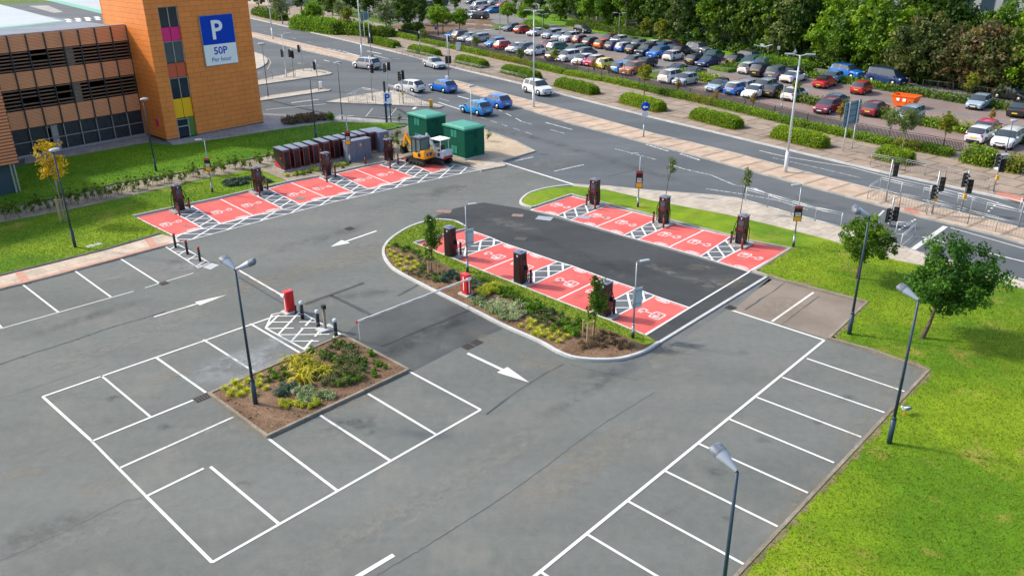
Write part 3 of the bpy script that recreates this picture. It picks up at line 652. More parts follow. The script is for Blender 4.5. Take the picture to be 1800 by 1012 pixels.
# soft-edged stains, dust and scuffs lying on the tarmac
def stainmat(name, c, k, ns=2.2):
    mt, nt, b = newmat(name); N = nt.nodes; L = nt.links
    tc = N.new('ShaderNodeTexCoord'); ln = N.new('ShaderNodeVectorMath'); ln.operation = 'LENGTH'; L.new(tc.outputs['Object'], ln.inputs[0])
    g = N.new('ShaderNodeNewGeometry'); no = N.new('ShaderNodeTexNoise'); no.inputs['Scale'].default_value = ns; no.inputs['Detail'].default_value = 9; no.inputs['Roughness'].default_value = .72; L.new(g.outputs['Position'], no.inputs['Vector'])
    m1 = N.new('ShaderNodeMapRange'); m1.interpolation_type = 'SMOOTHSTEP'; m1.inputs[1].default_value = 1.0; m1.inputs[2].default_value = .15; L.new(ln.outputs['Value'], m1.inputs[0])
    m2 = N.new('ShaderNodeMapRange'); m2.inputs[1].default_value = .42; m2.inputs[2].default_value = .68; L.new(no.outputs['Fac'], m2.inputs[0])
    mu = N.new('ShaderNodeMath'); mu.operation = 'MULTIPLY'; L.new(m1.outputs[0], mu.inputs[0]); L.new(m2.outputs[0], mu.inputs[1])
    m3 = N.new('ShaderNodeMath'); m3.operation = 'MULTIPLY'; m3.inputs[1].default_value = k; L.new(mu.outputs[0], m3.inputs[0])
    L.new(m3.outputs[0], b.inputs['Alpha']); b.inputs['Base Color'].default_value = (*c, 1); b.inputs['Roughness'].default_value = .95; b.inputs['Specular IOR Level'].default_value = .1; MATS[name] = mt
stainmat('dust', (.31, .30, .265), .45, 1.6); stainmat('tan_dirt', (.33, .27, .19), .48, 2.4); stainmat('oil', (.05, .05, .05), .42, 2.5); stainmat('rubber_mark', (.06, .062, .062), .36, .8); stainmat('patch_pale', (.36, .38, .38), .9, .7)
SZ = [.0200]
def stain(px, py, rx, ry, rz, m_):
    me = bpy.data.meshes.new('stain'); n = 20; me.from_pydata([(math.cos(6.2832 * i / n), math.sin(6.2832 * i / n), 0) for i in range(n)], [], [tuple(range(n))]); me.materials.append(MATS[m_])
    o = link('surface_stain', me, None, (*P(px, py), SZ[0]), R(rz)); SZ[0] += .00015; o.scale = (rx, ry, 1); return tag(o, kind='structure')
for a in ((425, 640, 3.6, 2.0, 40, 'patch_pale'), (455, 655, 2.4, 1.2, 40, 'patch_pale'), (395, 640, 2.4, 1.2, 40, 'patch_pale'), (490, 600, 1.8, .9, 40, 'patch_pale'), (365, 605, 2.0, 1.0, 40, 'dust'), (300, 660, 1.5, .7, 40, 'tan_dirt'), (35, 832, 1.3, .6, 10, 'tan_dirt'), (178, 855, .9, 1.2, 100, 'tan_dirt'), (80, 800, 2.4, 1.5, 20, 'dust'), (440, 742, 2.4, 1.2, -40, 'tan_dirt'), (360, 760, 2.5, 1.4, 45, 'dust'), (460, 498, 4.0, 1.6, 30, 'tan_dirt'), (330, 545, 4, 1.8, 45, 'dust'),
          (600, 455, 5.5, 2.2, 40, 'tan_dirt'), (700, 470, 2.6, 1.2, -50, 'tan_dirt'), (660, 440, 3.0, 1.6, 60, 'dust'), (860, 598, 2.2, .7, -44, 'tan_dirt'), (950, 640, 2.4, .8, -40, 'tan_dirt'), (1175, 622, 1.6, 1.0, 45, 'tan_dirt'), (1180, 650, 3.5, 2.4, 45, 'dust'), (1240, 590, 2.8, 1.6, 45, 'dust'), (1255, 500, 1.6, 1.0, 40, 'dust'), (1230, 470, 1.2, .7, 0, 'tan_dirt'), (1290, 497, 1.3, .9, 40, 'tan_dirt'), (1375, 540, 2.4, 1.4, 47, 'tan_dirt'),
          (620, 700, 2.6, 1.2, 47, 'tan_dirt'), (560, 760, 2, 1, 47, 'dust'), (620, 745, 1.6, .8, 20, 'oil'), (520, 690, 1.5, .8, 0, 'tan_dirt'), (750, 590, 4.5, 1.0, 47, 'rubber_mark'), (820, 560, 4.0, .8, 35, 'rubber_mark'), (690, 620, 3.0, .7, 47, 'rubber_mark'), (620, 520, 4.0, .8, 20, 'rubber_mark'), (1060, 660, 3.5, 1.1, 47, 'rubber_mark'), (1010, 700, 4, .5, 47, 'rubber_mark'), (560, 420, 6, 1.0, 45, 'rubber_mark'), (760, 340, 7, 1.4, 40, 'rubber_mark'), (840, 330, 5, 1.2, 40, 'dust'), (690, 370, 5, 1.4, 45, 'dust'),
          (1340, 775, .5, .35, 0, 'oil'), (1440, 742, .4, .3, 0, 'oil'), (1260, 830, .5, .4, 0, 'oil'), (1275, 912, .35, .3, 0, 'oil'), (1180, 900, .6, .4, 0, 'oil'), (1490, 700, .6, .4, 0, 'oil'), (290, 750, .5, .4, 0, 'oil'), (430, 850, .5, .4, 0, 'oil'), (530, 830, .4, .3, 0, 'oil'), (650, 760, .4, .3, 0, 'oil'), (200, 700, .5, .4, 0, 'oil'), (1545, 660, 2.0, 1.0, 45, 'dust'), (1620, 655, .9, .5, 45, 'tan_dirt'), (1500, 760, 3, .4, 47, 'tan_dirt'), (1400, 880, 3, .4, 47, 'tan_dirt'), (1560, 690, 3, .35, 47, 'tan_dirt'),
          (900, 780, 5, 1.6, 47, 'dust'), (760, 880, 6, 1.5, 47, 'dust'), (1000, 830, 5, 1.2, 47, 'tan_dirt'), (640, 930, 4, 1.0, 47, 'dust'), (180, 930, 4, 1.6, 30, 'dust'), (60, 940, 3, 1.2, 30, 'rubber_mark'), (1120, 760, 5, 1.6, 47, 'dust'), (230, 600, 5, .9, 47, 'dust'), (90, 640, 4, 1.2, 47, 'dust'), (150, 560, 5, .7, 47, 'rubber_mark'), (420, 480, 1.2, .8, 0, 'dust'), (330, 470, 1.8, .8, 45, 'patch_pale'), (200, 490, .7, .3, 30, 'patch_pale'),
          (830, 490, .9, .5, 47, 'dust'), (960, 540, 1.0, .5, 47, 'dust'), (1020, 520, .9, .3, 47, 'oil'), (1150, 560, .9, .3, 47, 'dust'), (870, 460, 1.0, .3, 47, 'oil'), (1200, 420, 1.0, .3, 47, 'dust'), (1300, 455, .9, .3, 47, 'dust'), (440, 365, 1.0, .4, -40, 'dust'), (560, 330, 1.0, .3, -40, 'oil'), (640, 312, 1.0, .4, -40, 'dust'), (330, 398, 1.0, .4, -40, 'dust'), (1060, 385, 1.0, .3, 47, 'oil'), (1140, 400, .9, .4, 47, 'dust'), (770, 300, 1.6, .8, 40, 'tan_dirt'), (810, 300, 1.3, .5, 40, 'tan_dirt'),
          (1050, 460, 6, .7, -46, 'rubber_mark'), (950, 420, 6, .7, -46, 'rubber_mark'), (1180, 480, 4, .7, -46, 'dust'), (900, 395, 4, 1, -46, 'dust'), (1000, 260, 9, 1.2, -52, 'rubber_mark'), (880, 230, 9, 1.2, -45, 'rubber_mark'), (1130, 300, 8, 1.0, -52, 'rubber_mark'), (720, 200, 6, 1.2, -20, 'rubber_mark'), (960, 290, 4, 2, 20, 'dust'), (1000, 275, 3, 1, 30, 'dust'), (1450, 360, 7, .8, -52, 'rubber_mark'), (1650, 420, 7, .8, -50, 'rubber_mark')):
    stain(*a)

for s_, wd in (([(536, 535), (560, 526), (582, 518), (611, 508), (640, 497)], .26), ([(582, 519), (625, 540), (669, 562)], .24), ([(432, 487), (470, 506), (503, 526)], .05), ([(855, 728), (905, 690), (960, 655), (990, 640)], .10), ([(700, 520), (745, 495), (790, 520)], .22)):  # tarmac repairs; the thinnest strip is the left barrier boom's shadow, painted dark
    pts = W(s_); pts = [tuple(Vector(a).lerp(Vector(c), k / 8)) for a, c in zip(pts, pts[1:]) for k in range(8)] + [pts[-1]]
    line(pts, wd, 'tarmac_patch_and_shadow', z=.0048, world=True, name='tarmac_repair_and_shadow', jit=.25)
# ================================================================== BUILDINGS
def cassette(name, c1, c2, cj, bw, bh, ms=.02, off=.5):
    mt, nt, b = newmat(name); N = nt.nodes; L = nt.links
    tc = N.new('ShaderNodeTexCoord'); sp = N.new('ShaderNodeSeparateXYZ'); L.new(tc.outputs['Object'], sp.inputs[0])
    ad = N.new('ShaderNodeMath'); L.new(sp.outputs[0], ad.inputs[0]); L.new(sp.outputs[1], ad.inputs[1])
    cb = N.new('ShaderNodeCombineXYZ'); L.new(ad.outputs[0], cb.inputs[0]); L.new(sp.outputs[2], cb.inputs[1])
    br = N.new('ShaderNodeTexBrick'); L.new(cb.outputs[0], br.inputs[0]); br.inputs['Scale'].default_value = 1; br.offset = off
    br.inputs['Color1'].default_value = (*c1, 1); br.inputs['Color2'].default_value = (*c2, 1); br.inputs['Mortar'].default_value = (*cj, 1)
    br.inputs['Brick Width'].default_value = bw; br.inputs['Row Height'].default_value = bh; br.inputs['Mortar Size'].default_value = ms
    no = N.new('ShaderNodeTexNoise'); no.inputs['Scale'].default_value = .6; no.inputs['Detail'].default_value = 6; L.new(tc.outputs['Object'], no.inputs['Vector'])
    mr = N.new('ShaderNodeMapRange'); mr.inputs[3].default_value = .82; mr.inputs[4].default_value = 1.15; L.new(no.outputs['Fac'], mr.inputs[0])
    cc = N.new('ShaderNodeCombineColor'); [L.new(mr.outputs[0], cc.inputs[i]) for i in range(3)]
    mx = N.new('ShaderNodeMix'); mx.data_type = 'RGBA'; mx.blend_type = 'MULTIPLY'; mx.inputs[0].default_value = 1
    L.new(br.outputs[0], mx.inputs[6]); L.new(cc.outputs[0], mx.inputs[7]); L.new(mx.outputs[2], b.inputs['Base Color']); b.inputs['Roughness'].default_value = .55
    MATS[name] = mt; return mt
cassette('orange_tile', (.86, .265, .045), (.81, .24, .040), (.46, .13, .03), 1.25, .46, .018)
cassette('orange_rib', (.92, .40, .19), (.88, .37, .17), (.40, .15, .07), 30, .12, .02)
cassette('louvre_rib', (.80, .29, .12), (.74, .26, .11), (.20, .07, .03), 30, .24, .05)
cassette('stone_base', (.2, .19, .18), (.26, .25, .23), (.1, .1, .1), .5, .2, .03)
plain('glass_dark', (.022, .034, .048), .12); plain('glass_blue', (.05, .08, .10), .07); plain('mesh_dark', (.022, .027, .036), .5, var=.4, scale=3)
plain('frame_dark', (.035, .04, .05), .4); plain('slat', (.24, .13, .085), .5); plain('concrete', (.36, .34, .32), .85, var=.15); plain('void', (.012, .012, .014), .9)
plain('pink', (.75, .012, .19), .5); plain('vermilion', (.60, .10, .04), .4); plain('yellow_panel', (.95, .52, .004), .4); plain('green_panel', (.10, .22, .04), .4)
plain('white', (.90, .90, .89), .6); plain('sign_blue', (.002, .055, .48), .75); plain('deck_grey', (.20, .23, .27), .85, var=.12, scale=.4)
cassette('roof_white', (.40, .44, .45), (.37, .41, .42), (.27, .31, .33), 40, .7, .12); plain('mint', (.17, .42, .31), .6)
J = Vector((-35.84, 80.7)); AF = R(229)
bld = empty('car_park_building', (J.x, J.y, 0), AF, 'orange clad multi-storey car park with dark louvred openings, left of the tall tower', 'building')
LB = 36
for z0, z1 in ((2.5, 4.05), (5.9, 7.3), (9.0, 10.35)):
    b = MB()
    for k in range(int(LB / 1.48)): b.box((k * 1.48 + .74, -.1, (z0 + z1) / 2), (1.38, .2, z1 - z0))
    b.box((LB / 2, -.16, (z0 + z1) / 2), (LB, .06, z1 - z0 - .02)); b.build('cladding', 'orange_rib', bld)
b = MB()
for k in range(int(LB / 1.48) + 1): b.box((k * 1.48, .0, 6.4), (.09, .24, 7.9))
b.build('mullion', 'frame_dark', bld)
for z0, z1 in ((4.05, 5.9), (7.3, 9.0)):
    b = MB(); n = 6
    for i in range(n):
        z = z0 + (i + .6) * (z1 - z0) / n
        for k in range(int(LB / 1.48)): 
            if random.random() < .93: b.box((k * 1.48 + .74, -.06, z), (1.38, .1, .10))
    b.build('louvre', 'slat', bld)
b = MB()
b.box((LB / 2, -8.5, 2.3), (LB, 16, .35)); b.box((LB / 2, -8.5, 6.2), (LB, 16, .35)); b.box((LB / 2, -8.5, .5), (LB, .3, 1))
for k in (4, 10.5, 17): 
    for z in (4.2, 8.1): b.box((k * 1.48 - .6, -.9, z), (.75, .6, 3.5))
b.box((8.0, -.35, 1.2), (.9, .3, 2.4))
b.build('concrete_frame', 'concrete', bld)
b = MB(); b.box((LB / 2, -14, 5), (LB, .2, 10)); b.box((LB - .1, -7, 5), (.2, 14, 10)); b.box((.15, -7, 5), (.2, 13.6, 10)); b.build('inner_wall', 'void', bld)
b = MB()
for k in range(int(LB / 1.48)):
    b = MB(); b.box((k * 1.48 + .74 - (.48 if k == 5 else 0), -.15, 1.35), (.44 if k == 5 else 1.4, .04, 2.3)); b.build('ground_floor_screen', 'mesh_dark', bld)
b = MB()
for k in range(int(LB / 1.48) + 1): b.box((k * 1.48, .0, 1.25), (.06, .16, 2.5))
b.box((LB / 2, -.05, 1.3), (LB, .1, .06)); b.build('ground_floor_frame', 'kerb_stone', bld)
b = MB(); b.box((LB / 2, -.05, .1), (LB, .4, .2)); b.build('plinth', 'concrete', bld)
b = MB(); b.box((LB / 2 + 8, -36, 10.0), (LB + 16, 71.6, .3)); roof = b.build('roof', 'deck_grey', bld)
def roofpoly(name, pts, z, mat):
    mw = Matrix.Rotation(-AF, 4, 'Z') @ Matrix.Translation((-J.x, -J.y, 0)); b = MB()
    f = b.bm.faces.new([b.bm.verts.new(mw @ PV(x, y, z)) for x, y in pts]); f.normal_update(); (f.normal.z < 0) and f.normal_flip()
    return b.build(name, mat, roof)
ZR = 10.155
roofpoly('roof_sheeting', [(-60, -8), (0, 8), (110, 37), (24, 47), (-60, 53)], ZR, 'roof_white')
roofpoly('roof_sheeting', [(76, 0), (219, 30), (213, -8), (60, -4)], ZR, 'roof_white')
roofpoly('roof_edging', [(70, -2), (218, 34), (219, 28), (90, -2)], ZR + .01, 'mint'); roofpoly('roof_edging', [(-20, 49), (24, 45), (116, 36), (112, 38), (24, 48), (-20, 52)], ZR + .01, 'mint')
roofpoly('deck_marking', [(50, 11), (84, 10), (111, 21), (95, 23)], ZR + .01, 'kerb_stone')
for k in range(6):
    x = 113 + k * 17; y = 34 - k * 1.3
    roofpoly('deck_marking', [(x, y), (x + 8, y - .5), (x + 14, y + 2), (x + 5, y + 2.4)], ZR + .012, 'white')
    roofpoly('deck_marking', [(x + 2, y + 3.6), (x + 9, y + 3), (x + 14, y + 5), (x + 6, y + 5.6)], ZR + .013, 'white')
b = MB(); b.kerb([(0, -.3), (LB, -.3)], .35, 9.9, 10.42); b.build('parapet_coping', 'deck_grey', bld)
tw = empty('tower', (-32.6, 77.7, 0), R(47.4), 'tall orange tiled stair tower with a coloured window strip and large parking price sign', 'tower')
UX = Vector((math.cos(R(47.4)), math.sin(R(47.4))))
sof = lambda px, py: (Vector(P(px, py)) - Vector((-32.6, 77.7))).dot(UX)
s0, s1 = sof(316, 246), sof(348, 240)
zz = [HZ(330, 243, y) for y in (250, 207, 173, 137, 111, 73, 48, 12)]; zz[0] = .15
b = MB(); W_, D_, H_ = 10.4, 9.0, 15.0
# walls with an opening for the window strip
zt = zz[-1]
b.box((s0 / 2, .15, H_ / 2 + .12), (s0, .3, H_ - .25)); b.box(((s1 + W_) / 2, .15, H_ / 2 + .12), (W_ - s1, .3, H_ - .25)); b.box(((s0 + s1) / 2, .15, (zt + H_) / 2), (s1 - s0, .3, H_ - zt))
b.box((.15, D_ / 2 + .15, H_ / 2 + .12), (.3, D_ - .3, H_ - .25)); b.box((W_ - .15, D_ / 2 + .15, H_ / 2 + .12), (.3, D_ - .3, H_ - .25)); b.box((W_ / 2, D_ + .02, H_ / 2 + .12), (W_, .26, H_ - .25))
b.build('wall', 'orange_tile', tw)
b = MB(); b.box((W_ / 2, D_ / 2, H_ - .1), (W_ - .6, D_ - .6, .2)); b.build('roof', 'deck_grey', tw)
b = MB(); b.box((s0 / 2, .14, .13), (s0 + .02, .34, .24)); b.build('base_course', 'stone_base', tw); b = MB(); b.box(((s1 + W_) / 2 + .02, .14, .13), (W_ - s1, .34, .24)); b.build('base_course', 'stone_base', tw)
sm = (s0 + s1) / 2; sw = s1 - s0
for i, (mt_, nm) in enumerate((('glass_dark', 'door'), ('yellow_panel', 'coloured_panel'), ('glass_dark', 'window'), ('vermilion', 'coloured_panel'), ('glass_blue', 'window'), ('pink', 'coloured_panel'), ('glass_dark', 'window'))):
    a, c = zz[i], zz[i + 1]
    if i == 0:
        b = MB(); b.box((s0 + sw * .33, .2, (a + c) / 2), (sw * .62, .05, c - a - .1)); dr = b.build('door', 'glass_dark', tw)
        b = MB()
        for xx in (s0 + sw * .03, s0 + sw * .63): b.box((xx, .12, (a + c) / 2), (.09, .12, c - a))
        b.box((s0 + sw * .33, .12, a + 1.05), (sw * .6, .08, .09)); b.box((s0 + sw * .33, .12, c - .1), (sw * .6, .12, .08)); b.build('door_frame', 'kerb_stone', dr)
        b = MB(); b.box((s0 + sw * .83, .2, (a + c) / 2), (sw * .36, .06, c - a)); b.build('coloured_panel', 'green_panel', tw)
    else:
        b = MB()
        for q in (-1, 1): b.box((sm + q * sw / 4, .2, (a + c) / 2), (sw / 2 - .05, .05, c - a - .05))
        o = b.build(nm, mt_, tw)
        if nm == 'window':
            b = MB(); b.box((sm, .14, (a + c) / 2), (.07, .12, c - a)); b.box((s0 + .04, .14, (a + c) / 2), (.08, .12, c - a)); b.box((s1 - .04, .14, (a + c) / 2), (.08, .12, c - a)); b.box((sm, .14, c - .03), (sw - .17, .12, .06)); b.build('frame', 'kerb_stone', o)
            b = MB(); b.box((sm + sw * .38, .35, (a + c) / 2), (.12, .1, c - a - .2)); b.build('blind', 'concrete', o)
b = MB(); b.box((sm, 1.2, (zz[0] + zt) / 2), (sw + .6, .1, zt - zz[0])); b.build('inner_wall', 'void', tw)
# price sign on the tower
xa, xb = sof(380, 234), sof(434, 224); za, zb_ = HZ(405, 229, 113), HZ(405, 229, 27); zs = za + (zb_ - za) * .42
sg = MB(); sg.box(((xa + xb) / 2, -.1, (za + zb_) / 2), (xb - xa + .12, .12, zb_ - za + .12)); sgo = sg.build('price_sign', 'kerb_stone', tw)
sg = MB(); sg.box(((xa + xb) / 2, -.17, (zs + zb_) / 2), (xb - xa, .03, zb_ - zs)); sg.build('sign_face', 'sign_blue', sgo)
sg = MB(); sg.box(((xa + xb) / 2, -.17, (zs + za) / 2), (xb - xa, .03, zs - za)); sg.build('sign_face', 'white', sgo)
xm = (xa + xb) / 2; hh = zb_ - zs; h2 = zs - za
b = MB(); put_text(b, 'P', hh * .92, lambda x, y: (xm + x - .05, -.192, zs + hh * .17 + y), bold=.05, center=1); b.build('lettering', 'white', sgo)
b = MB(); put_text(b, '50P', h2 * .50, lambda x, y: (xm + x, -.192, za + h2 * .50 + y), bold=.02, center=1); put_text(b, 'Per hour', h2 * .30, lambda x, y: (xm + x, -.192, za + h2 * .16 + y), bold=.004, center=1); b.build('lettering', 'sign_blue', sgo)
# wall box and lamp on the tower's side
b = MB(); b.box((-.06, 1.3, 1.7), (.1, .35, .7)); b.build('wall_box', 'pink', tw)
# projecting wing at the left edge
wg = empty('building_wing', (-37.28, 61.43, 0), AF, 'louvre clad block over dark glazing at the left edge of the photo', 'building')
b = MB(); b.box((7, -6, 6.5), (14, 12, 8.1)); b.build('cladding', 'louvre_rib', wg)
b = MB(); b.box((7.2, -6.2, 1.25), (13.4, 11.3, 2.4)); b.build('window', 'glass_blue', wg)
b = MB()
for x in (.25, .5, 3.4, 6.4): b = MB(); b.box((x, -.52, 1.22), (.1, .14, 2.44)); b.build('window_frame', 'kerb_stone', wg)
# distant buildings behind the trees
def far_building(name, cx, cy, wx, dy, h, rz, wall, win, label, rows=4, cols=10, z0=0):
    o = empty(name, (*P(cx, cy), 0), R(rz), label, 'building')
    b = MB(); b.box((0, 0, h / 2), (wx, dy, h)); b.build('wall', wall, o)
    b = MB(); b.box((0, 0, h + .15), (wx + .5, dy + .5, .3)); b.build('roof', 'deck_grey', o)
    for r in range(rows):
        for c in range(cols):
            b = MB(); b.box((-wx / 2 + (c + .5) * wx / cols, -dy / 2 - .01, h * (r + .55) / rows), (wx / cols * .62, .12, h / rows * .5)); b.build('window', win, o)
    return o
plain('cream_wall', (.62, .55, .44), .8, var=.1); plain('peach_wall', (.60, .36, .22), .8, var=.1); plain('brown_roof', (.16, .09, .06), .85, var=.2); plain('grey_wall', (.42, .43, .43), .8, var=.1)
far_building('office_building', 1600, 60, 60, 14, 20, -38, 'grey_wall', 'glass_blue', 'pale office block showing above the woodland at the top right corner', 5, 19)
far_building('office_building', 1440, 40, 26, 12, 19, -38, 'white', 'glass_dark', 'white gabled office block peeping over the trees near the top right', 5, 8)
far_building('brick_building', 560, -8, 34, 12, 6, -40, 'peach_wall', 'glass_dark', 'low brown roofed building behind the hedge at the top left', 2, 9)
far_building('apartment_building', 478, 6, 16, 10, 8, -40, 'cream_wall', 'glass_dark', 'cream walled block at the top beside the orange tower', 3, 5)
# ================================================================== CHARGING EQUIPMENT
plain('charger_dark', (.016, .010, .012), .35, coat=.2); plain('charger_red', (.15, .005, .010), .35, coat=.3); plain('charger_top', (.16, .18, .24), .4); plain('screen', (.07, .09, .11), .15)
plain('maroon_panel', (.10, .03, .035), .4); plain('charger_mesh', (.026, .014, .016), .6, var=.3, scale=30); plain('rubber', (.012, .012, .014), .6); plain('cab_red_line', (.62, .04, .05), .45); plain('grey_steel', (.30, .32, .35), .4, .3)
def make_charger():
    t = empty('charging_station', label='x', cat='charging station')
    b = MB(); b.box((0, 0, .05), (1.25, 1.1, .10)); b.build('plinth', 'concrete', t)
    b = MB(); b.box((0, 0, 1.02), (.56, .50, 1.84), bev=.03); bd = b.build('cabinet', 'charger_dark', t, 40)
    b = MB()
    for x in (-.27, .27): b.box((x, -.235, 1.05), (.04, .07, 1.78), bev=.01)
    b.box((0, -.235, 1.90), (.50, .06, .05)); b.box((.285, .2, 1.1), (.02, .05, 1.5)); b.box((-.285, .2, 1.1), (.02, .05, 1.5)); b.build('trim', 'charger_red', t)
    b = MB(); b.box((0, 0, 1.975), (.62, .56, .08), bev=.025); b.box((0, 0, 2.03), (.3, .25, .05), bev=.01); b.build('cap', 'charger_top', t, 40)
    b = MB(); b.box((0, -.255, 1.52), (.36, .02, .34)); b.build('screen', 'screen', t)
    b = MB(); b.box((0, -.255, 1.17), (.36, .02, .30)); b.build('info_panel', 'maroon_panel', t)
    b = MB(); b.box((0, .255, 1.0), (.42, .02, 1.5)); b.build('rear_panel', 'charger_mesh', t)
    b = MB(); put_text(b, 'V', .16, lambda x, y: (-.05 - x + .08, .268, 1.72 + y), bold=.01); put_text(b, 'V', .13, lambda x, y: (x - .05, -.268, 1.76 + y), bold=.01); b.build('emblem', 'white', t)
    for s in (-1, 1):
        b = MB(); pts = [(s * .29, -.05, 1.62), (s * .40, -.06, 1.55), (s * .54, -.08, 1.1), (s * .56, -.10, .45), (s * .50, -.12, .22), (s * .42, -.14, .35), (s * .40, -.16, .95)]
        b.tube(smoothline([Vector(p) for p in pts], 3) if False else pts, .022, 6); b.build('cable', 'rubber', t)
        b = MB(); b.box((s * .33, -.18, 1.02), (.10, .14, .24), bev=.02); b.build('plug', 'rubber', t)
    return t
CH = Maker(make_charger)
for (x, y, rz, lab) in ((317, 371, 43, 'nearest dark red charging station on the left row of bays, beside the lawn lamp'), (455, 338, 43, 'dark red charging station between the second and third pairs of left bays'),
                        (575, 310, 43, 'dark red charging station in front of the row of black power cabinets'), (684, 284, 43, 'dark red charging station beside the yellow excavator'),
                        (792, 452, 137, 'dark red charging station at the tip of the middle island behind a sapling'), (914, 499, 137, 'dark red charging station in the centre of the middle island'), (1062, 556, 137, 'dark red charging station half hidden by the sapling on the middle island'),
                        (1045, 361, -44, 'dark red charging station at the far end of the right row of bays'), (1166, 394, -44, 'dark red charging station in the middle of the right row of bays'), (1302, 430, -44, 'dark red charging station nearest the lawn in the right row of bays')):
    o = CH.place((*P(x, y), .01), R(rz), .98, lab, 'rapid charging stations')
def make_bollard(h, r, m1, m2, collar):
    def fn():
        t = empty('bollard', label='x', cat='bollard')
        b = MB(); b.cyl((0, 0, 0), (0, 0, h * .84), r, r, 12); b.build('post', m1, t, 40)
        b = MB(); b.cyl((0, 0, h * .84), (0, 0, h * .97), r * 1.06, r * 1.06, 12); b.cyl((0, 0, h * .97), (0, 0, h), r * 1.06, r * .7, 12); b.build('cap', m2, t, 40)
        if collar: b = MB(); b.cyl((0, 0, h * .28), (0, 0, h * .31), r * 1.04, r * 1.04, 12); b.build('band', collar, t, 40)
        return t
    return fn
plain('black_plastic', (.014, .014, .016), .45); plain('red_plastic', (.55, .03, .02), .45); plain('band_white', (.6, .65, .7), .4); plain('maroon_plastic', (.20, .02, .02), .5)
B1 = Maker(make_bollard(.95, .075, 'black_plastic', 'red_plastic', None))
for (x, y, rz, lab) in ((309, 435, 0, 'black bollard with red top nearest the bays end of the pavement'), (330, 447, 0, 'middle black bollard with red top beside the left bays'), (352, 459, 0, 'black bollard with red top nearest the concrete pad')):
    B1.place((*P(x, y), 0), 0, 1, lab, 'red topped bollards')
B2 = Maker(make_bollard(.95, .09, 'black_plastic', 'band_white', 'grey_steel'))
for (x, y, lab) in ((532, 560, 'black bollard with white band next to the red barrier cabinet'), (560, 576, 'black bollard with white band beside the grey intercom post'), (591, 592, 'black bollard with white band at the corner of the planting bed')):
    B2.place((*P(x, y), 0), 0, 1.05, lab, 'white banded bollards')
B3 = Maker(make_bollard(.9, .07, 'maroon_plastic', 'black_plastic', None))
for (x, y, lab) in ((334, 368, 'maroon bollard right of the nearest left row charging station'), (316, 379, 'maroon bollard in front of the nearest left row charging station'), (471, 334, 'maroon bollard right of the second left row charging station'), (457, 345, 'maroon bollard in front of the second left row charging station'),
                    (590, 311, 'maroon bollard right of the charging station by the power cabinets'), (575, 320, 'maroon bollard in front of the charging station by the power cabinets'), (643, 291, 'maroon bollard in front of the wide grey cabinet'), (700, 289, 'maroon bollard between charging station and yellow excavator'), (686, 296, 'maroon bollard in front of the charging station by the excavator'),
                    (810, 450, 'maroon bollard beside the island tip charging station'), (933, 500, 'maroon bollard beside the central island charging station'), (1079, 554, 'maroon bollard beside the sapling hidden charging station'),
                    (1031, 362, 'maroon bollard left of the far right-row charging station'), (1046, 368, 'maroon bollard in front of the far right-row charging station'), (1148, 394, 'maroon bollard left of the middle right-row charging station'), (1166, 401, 'maroon bollard in front of the middle right-row charging station'),
                    (1284, 430, 'maroon bollard left of the lawn side right-row charging station'), (1304, 438, 'maroon bollard in front of the lawn side right-row charging station'), (838, 276, 'small dark bollard against the right green substation')):
    B3.place((*P(x, y), 0), 0, 1, lab, 'maroon charger guard bollards')
# power cabinets
def make_cabinet():
    t = empty('power_cabinet', label='x', cat='power cabinet')
    b = MB(); b.box((0, .85, .06), (.86, 1.9, .12)); b.build('plinth', 'concrete', t)
    b = MB(); b.box((0, .85, .93), (.60, 1.7, 1.62), bev=.03); b.build('case', 'charger_dark', t, 40)
    b = MB(); b.box((0, .85, 1.77), (.64, 1.74, .07), bev=.03); b.build('top', 'charger_top', t, 40)
    b = MB()
    for x in (-.26, .26): b.box((x, -.012, .93), (.035, .03, 1.52))
    for z in (.19, 1.67): b.box((0, -.012, z), (.49, .03, .035))
    b.build('red_outline', 'cab_red_line', t)
    b = MB()
    for i in range(11): b.box((0, -.01, .3 + i * .125), (.62, .03, .06))
    b.build('vent', 'black_plastic', t)
    b = MB(); put_text(b, 'Voltaic'[:0] or 'M', .26, lambda x, y: (-.312, .6 - x, .95 + y), bold=.01); b.face([(-.311, .15, .2), (-.311, .05, .2), (-.311, .05, .5)][::-1]); b.face([(-.311, 1.6, .2), (-.311, .5, .2), (-.311, 1.6, .75)][::-1]); b.build('emblem', 'cab_red_line', t)
    return t
PC = Maker(make_cabinet)
ords = ['first from the left', 'second from the left', 'third from the left', 'fourth from the left', 'fifth from the left, behind the charging station', 'sixth from the left', 'seventh, next to the wide grey cabinet', 'eighth, behind the wide grey cabinet', 'ninth, behind the wide grey cabinet', 'last, beside the tall grey cabinet']
for (x, y), l in zip(((507, 303), (525, 299.5), (541, 296), (558, 292), (577, 287), (594, 283), (610, 280), (626, 276), (641, 272.5), (657, 269)), ords):
    PC.place((*P(x, y), .085), R(41), 1, 'black power cabinet with red outlined front, ' + l, 'power cabinets behind the left bays')
plain('cab_grey', (.155, .175, .235), .5, var=.08)
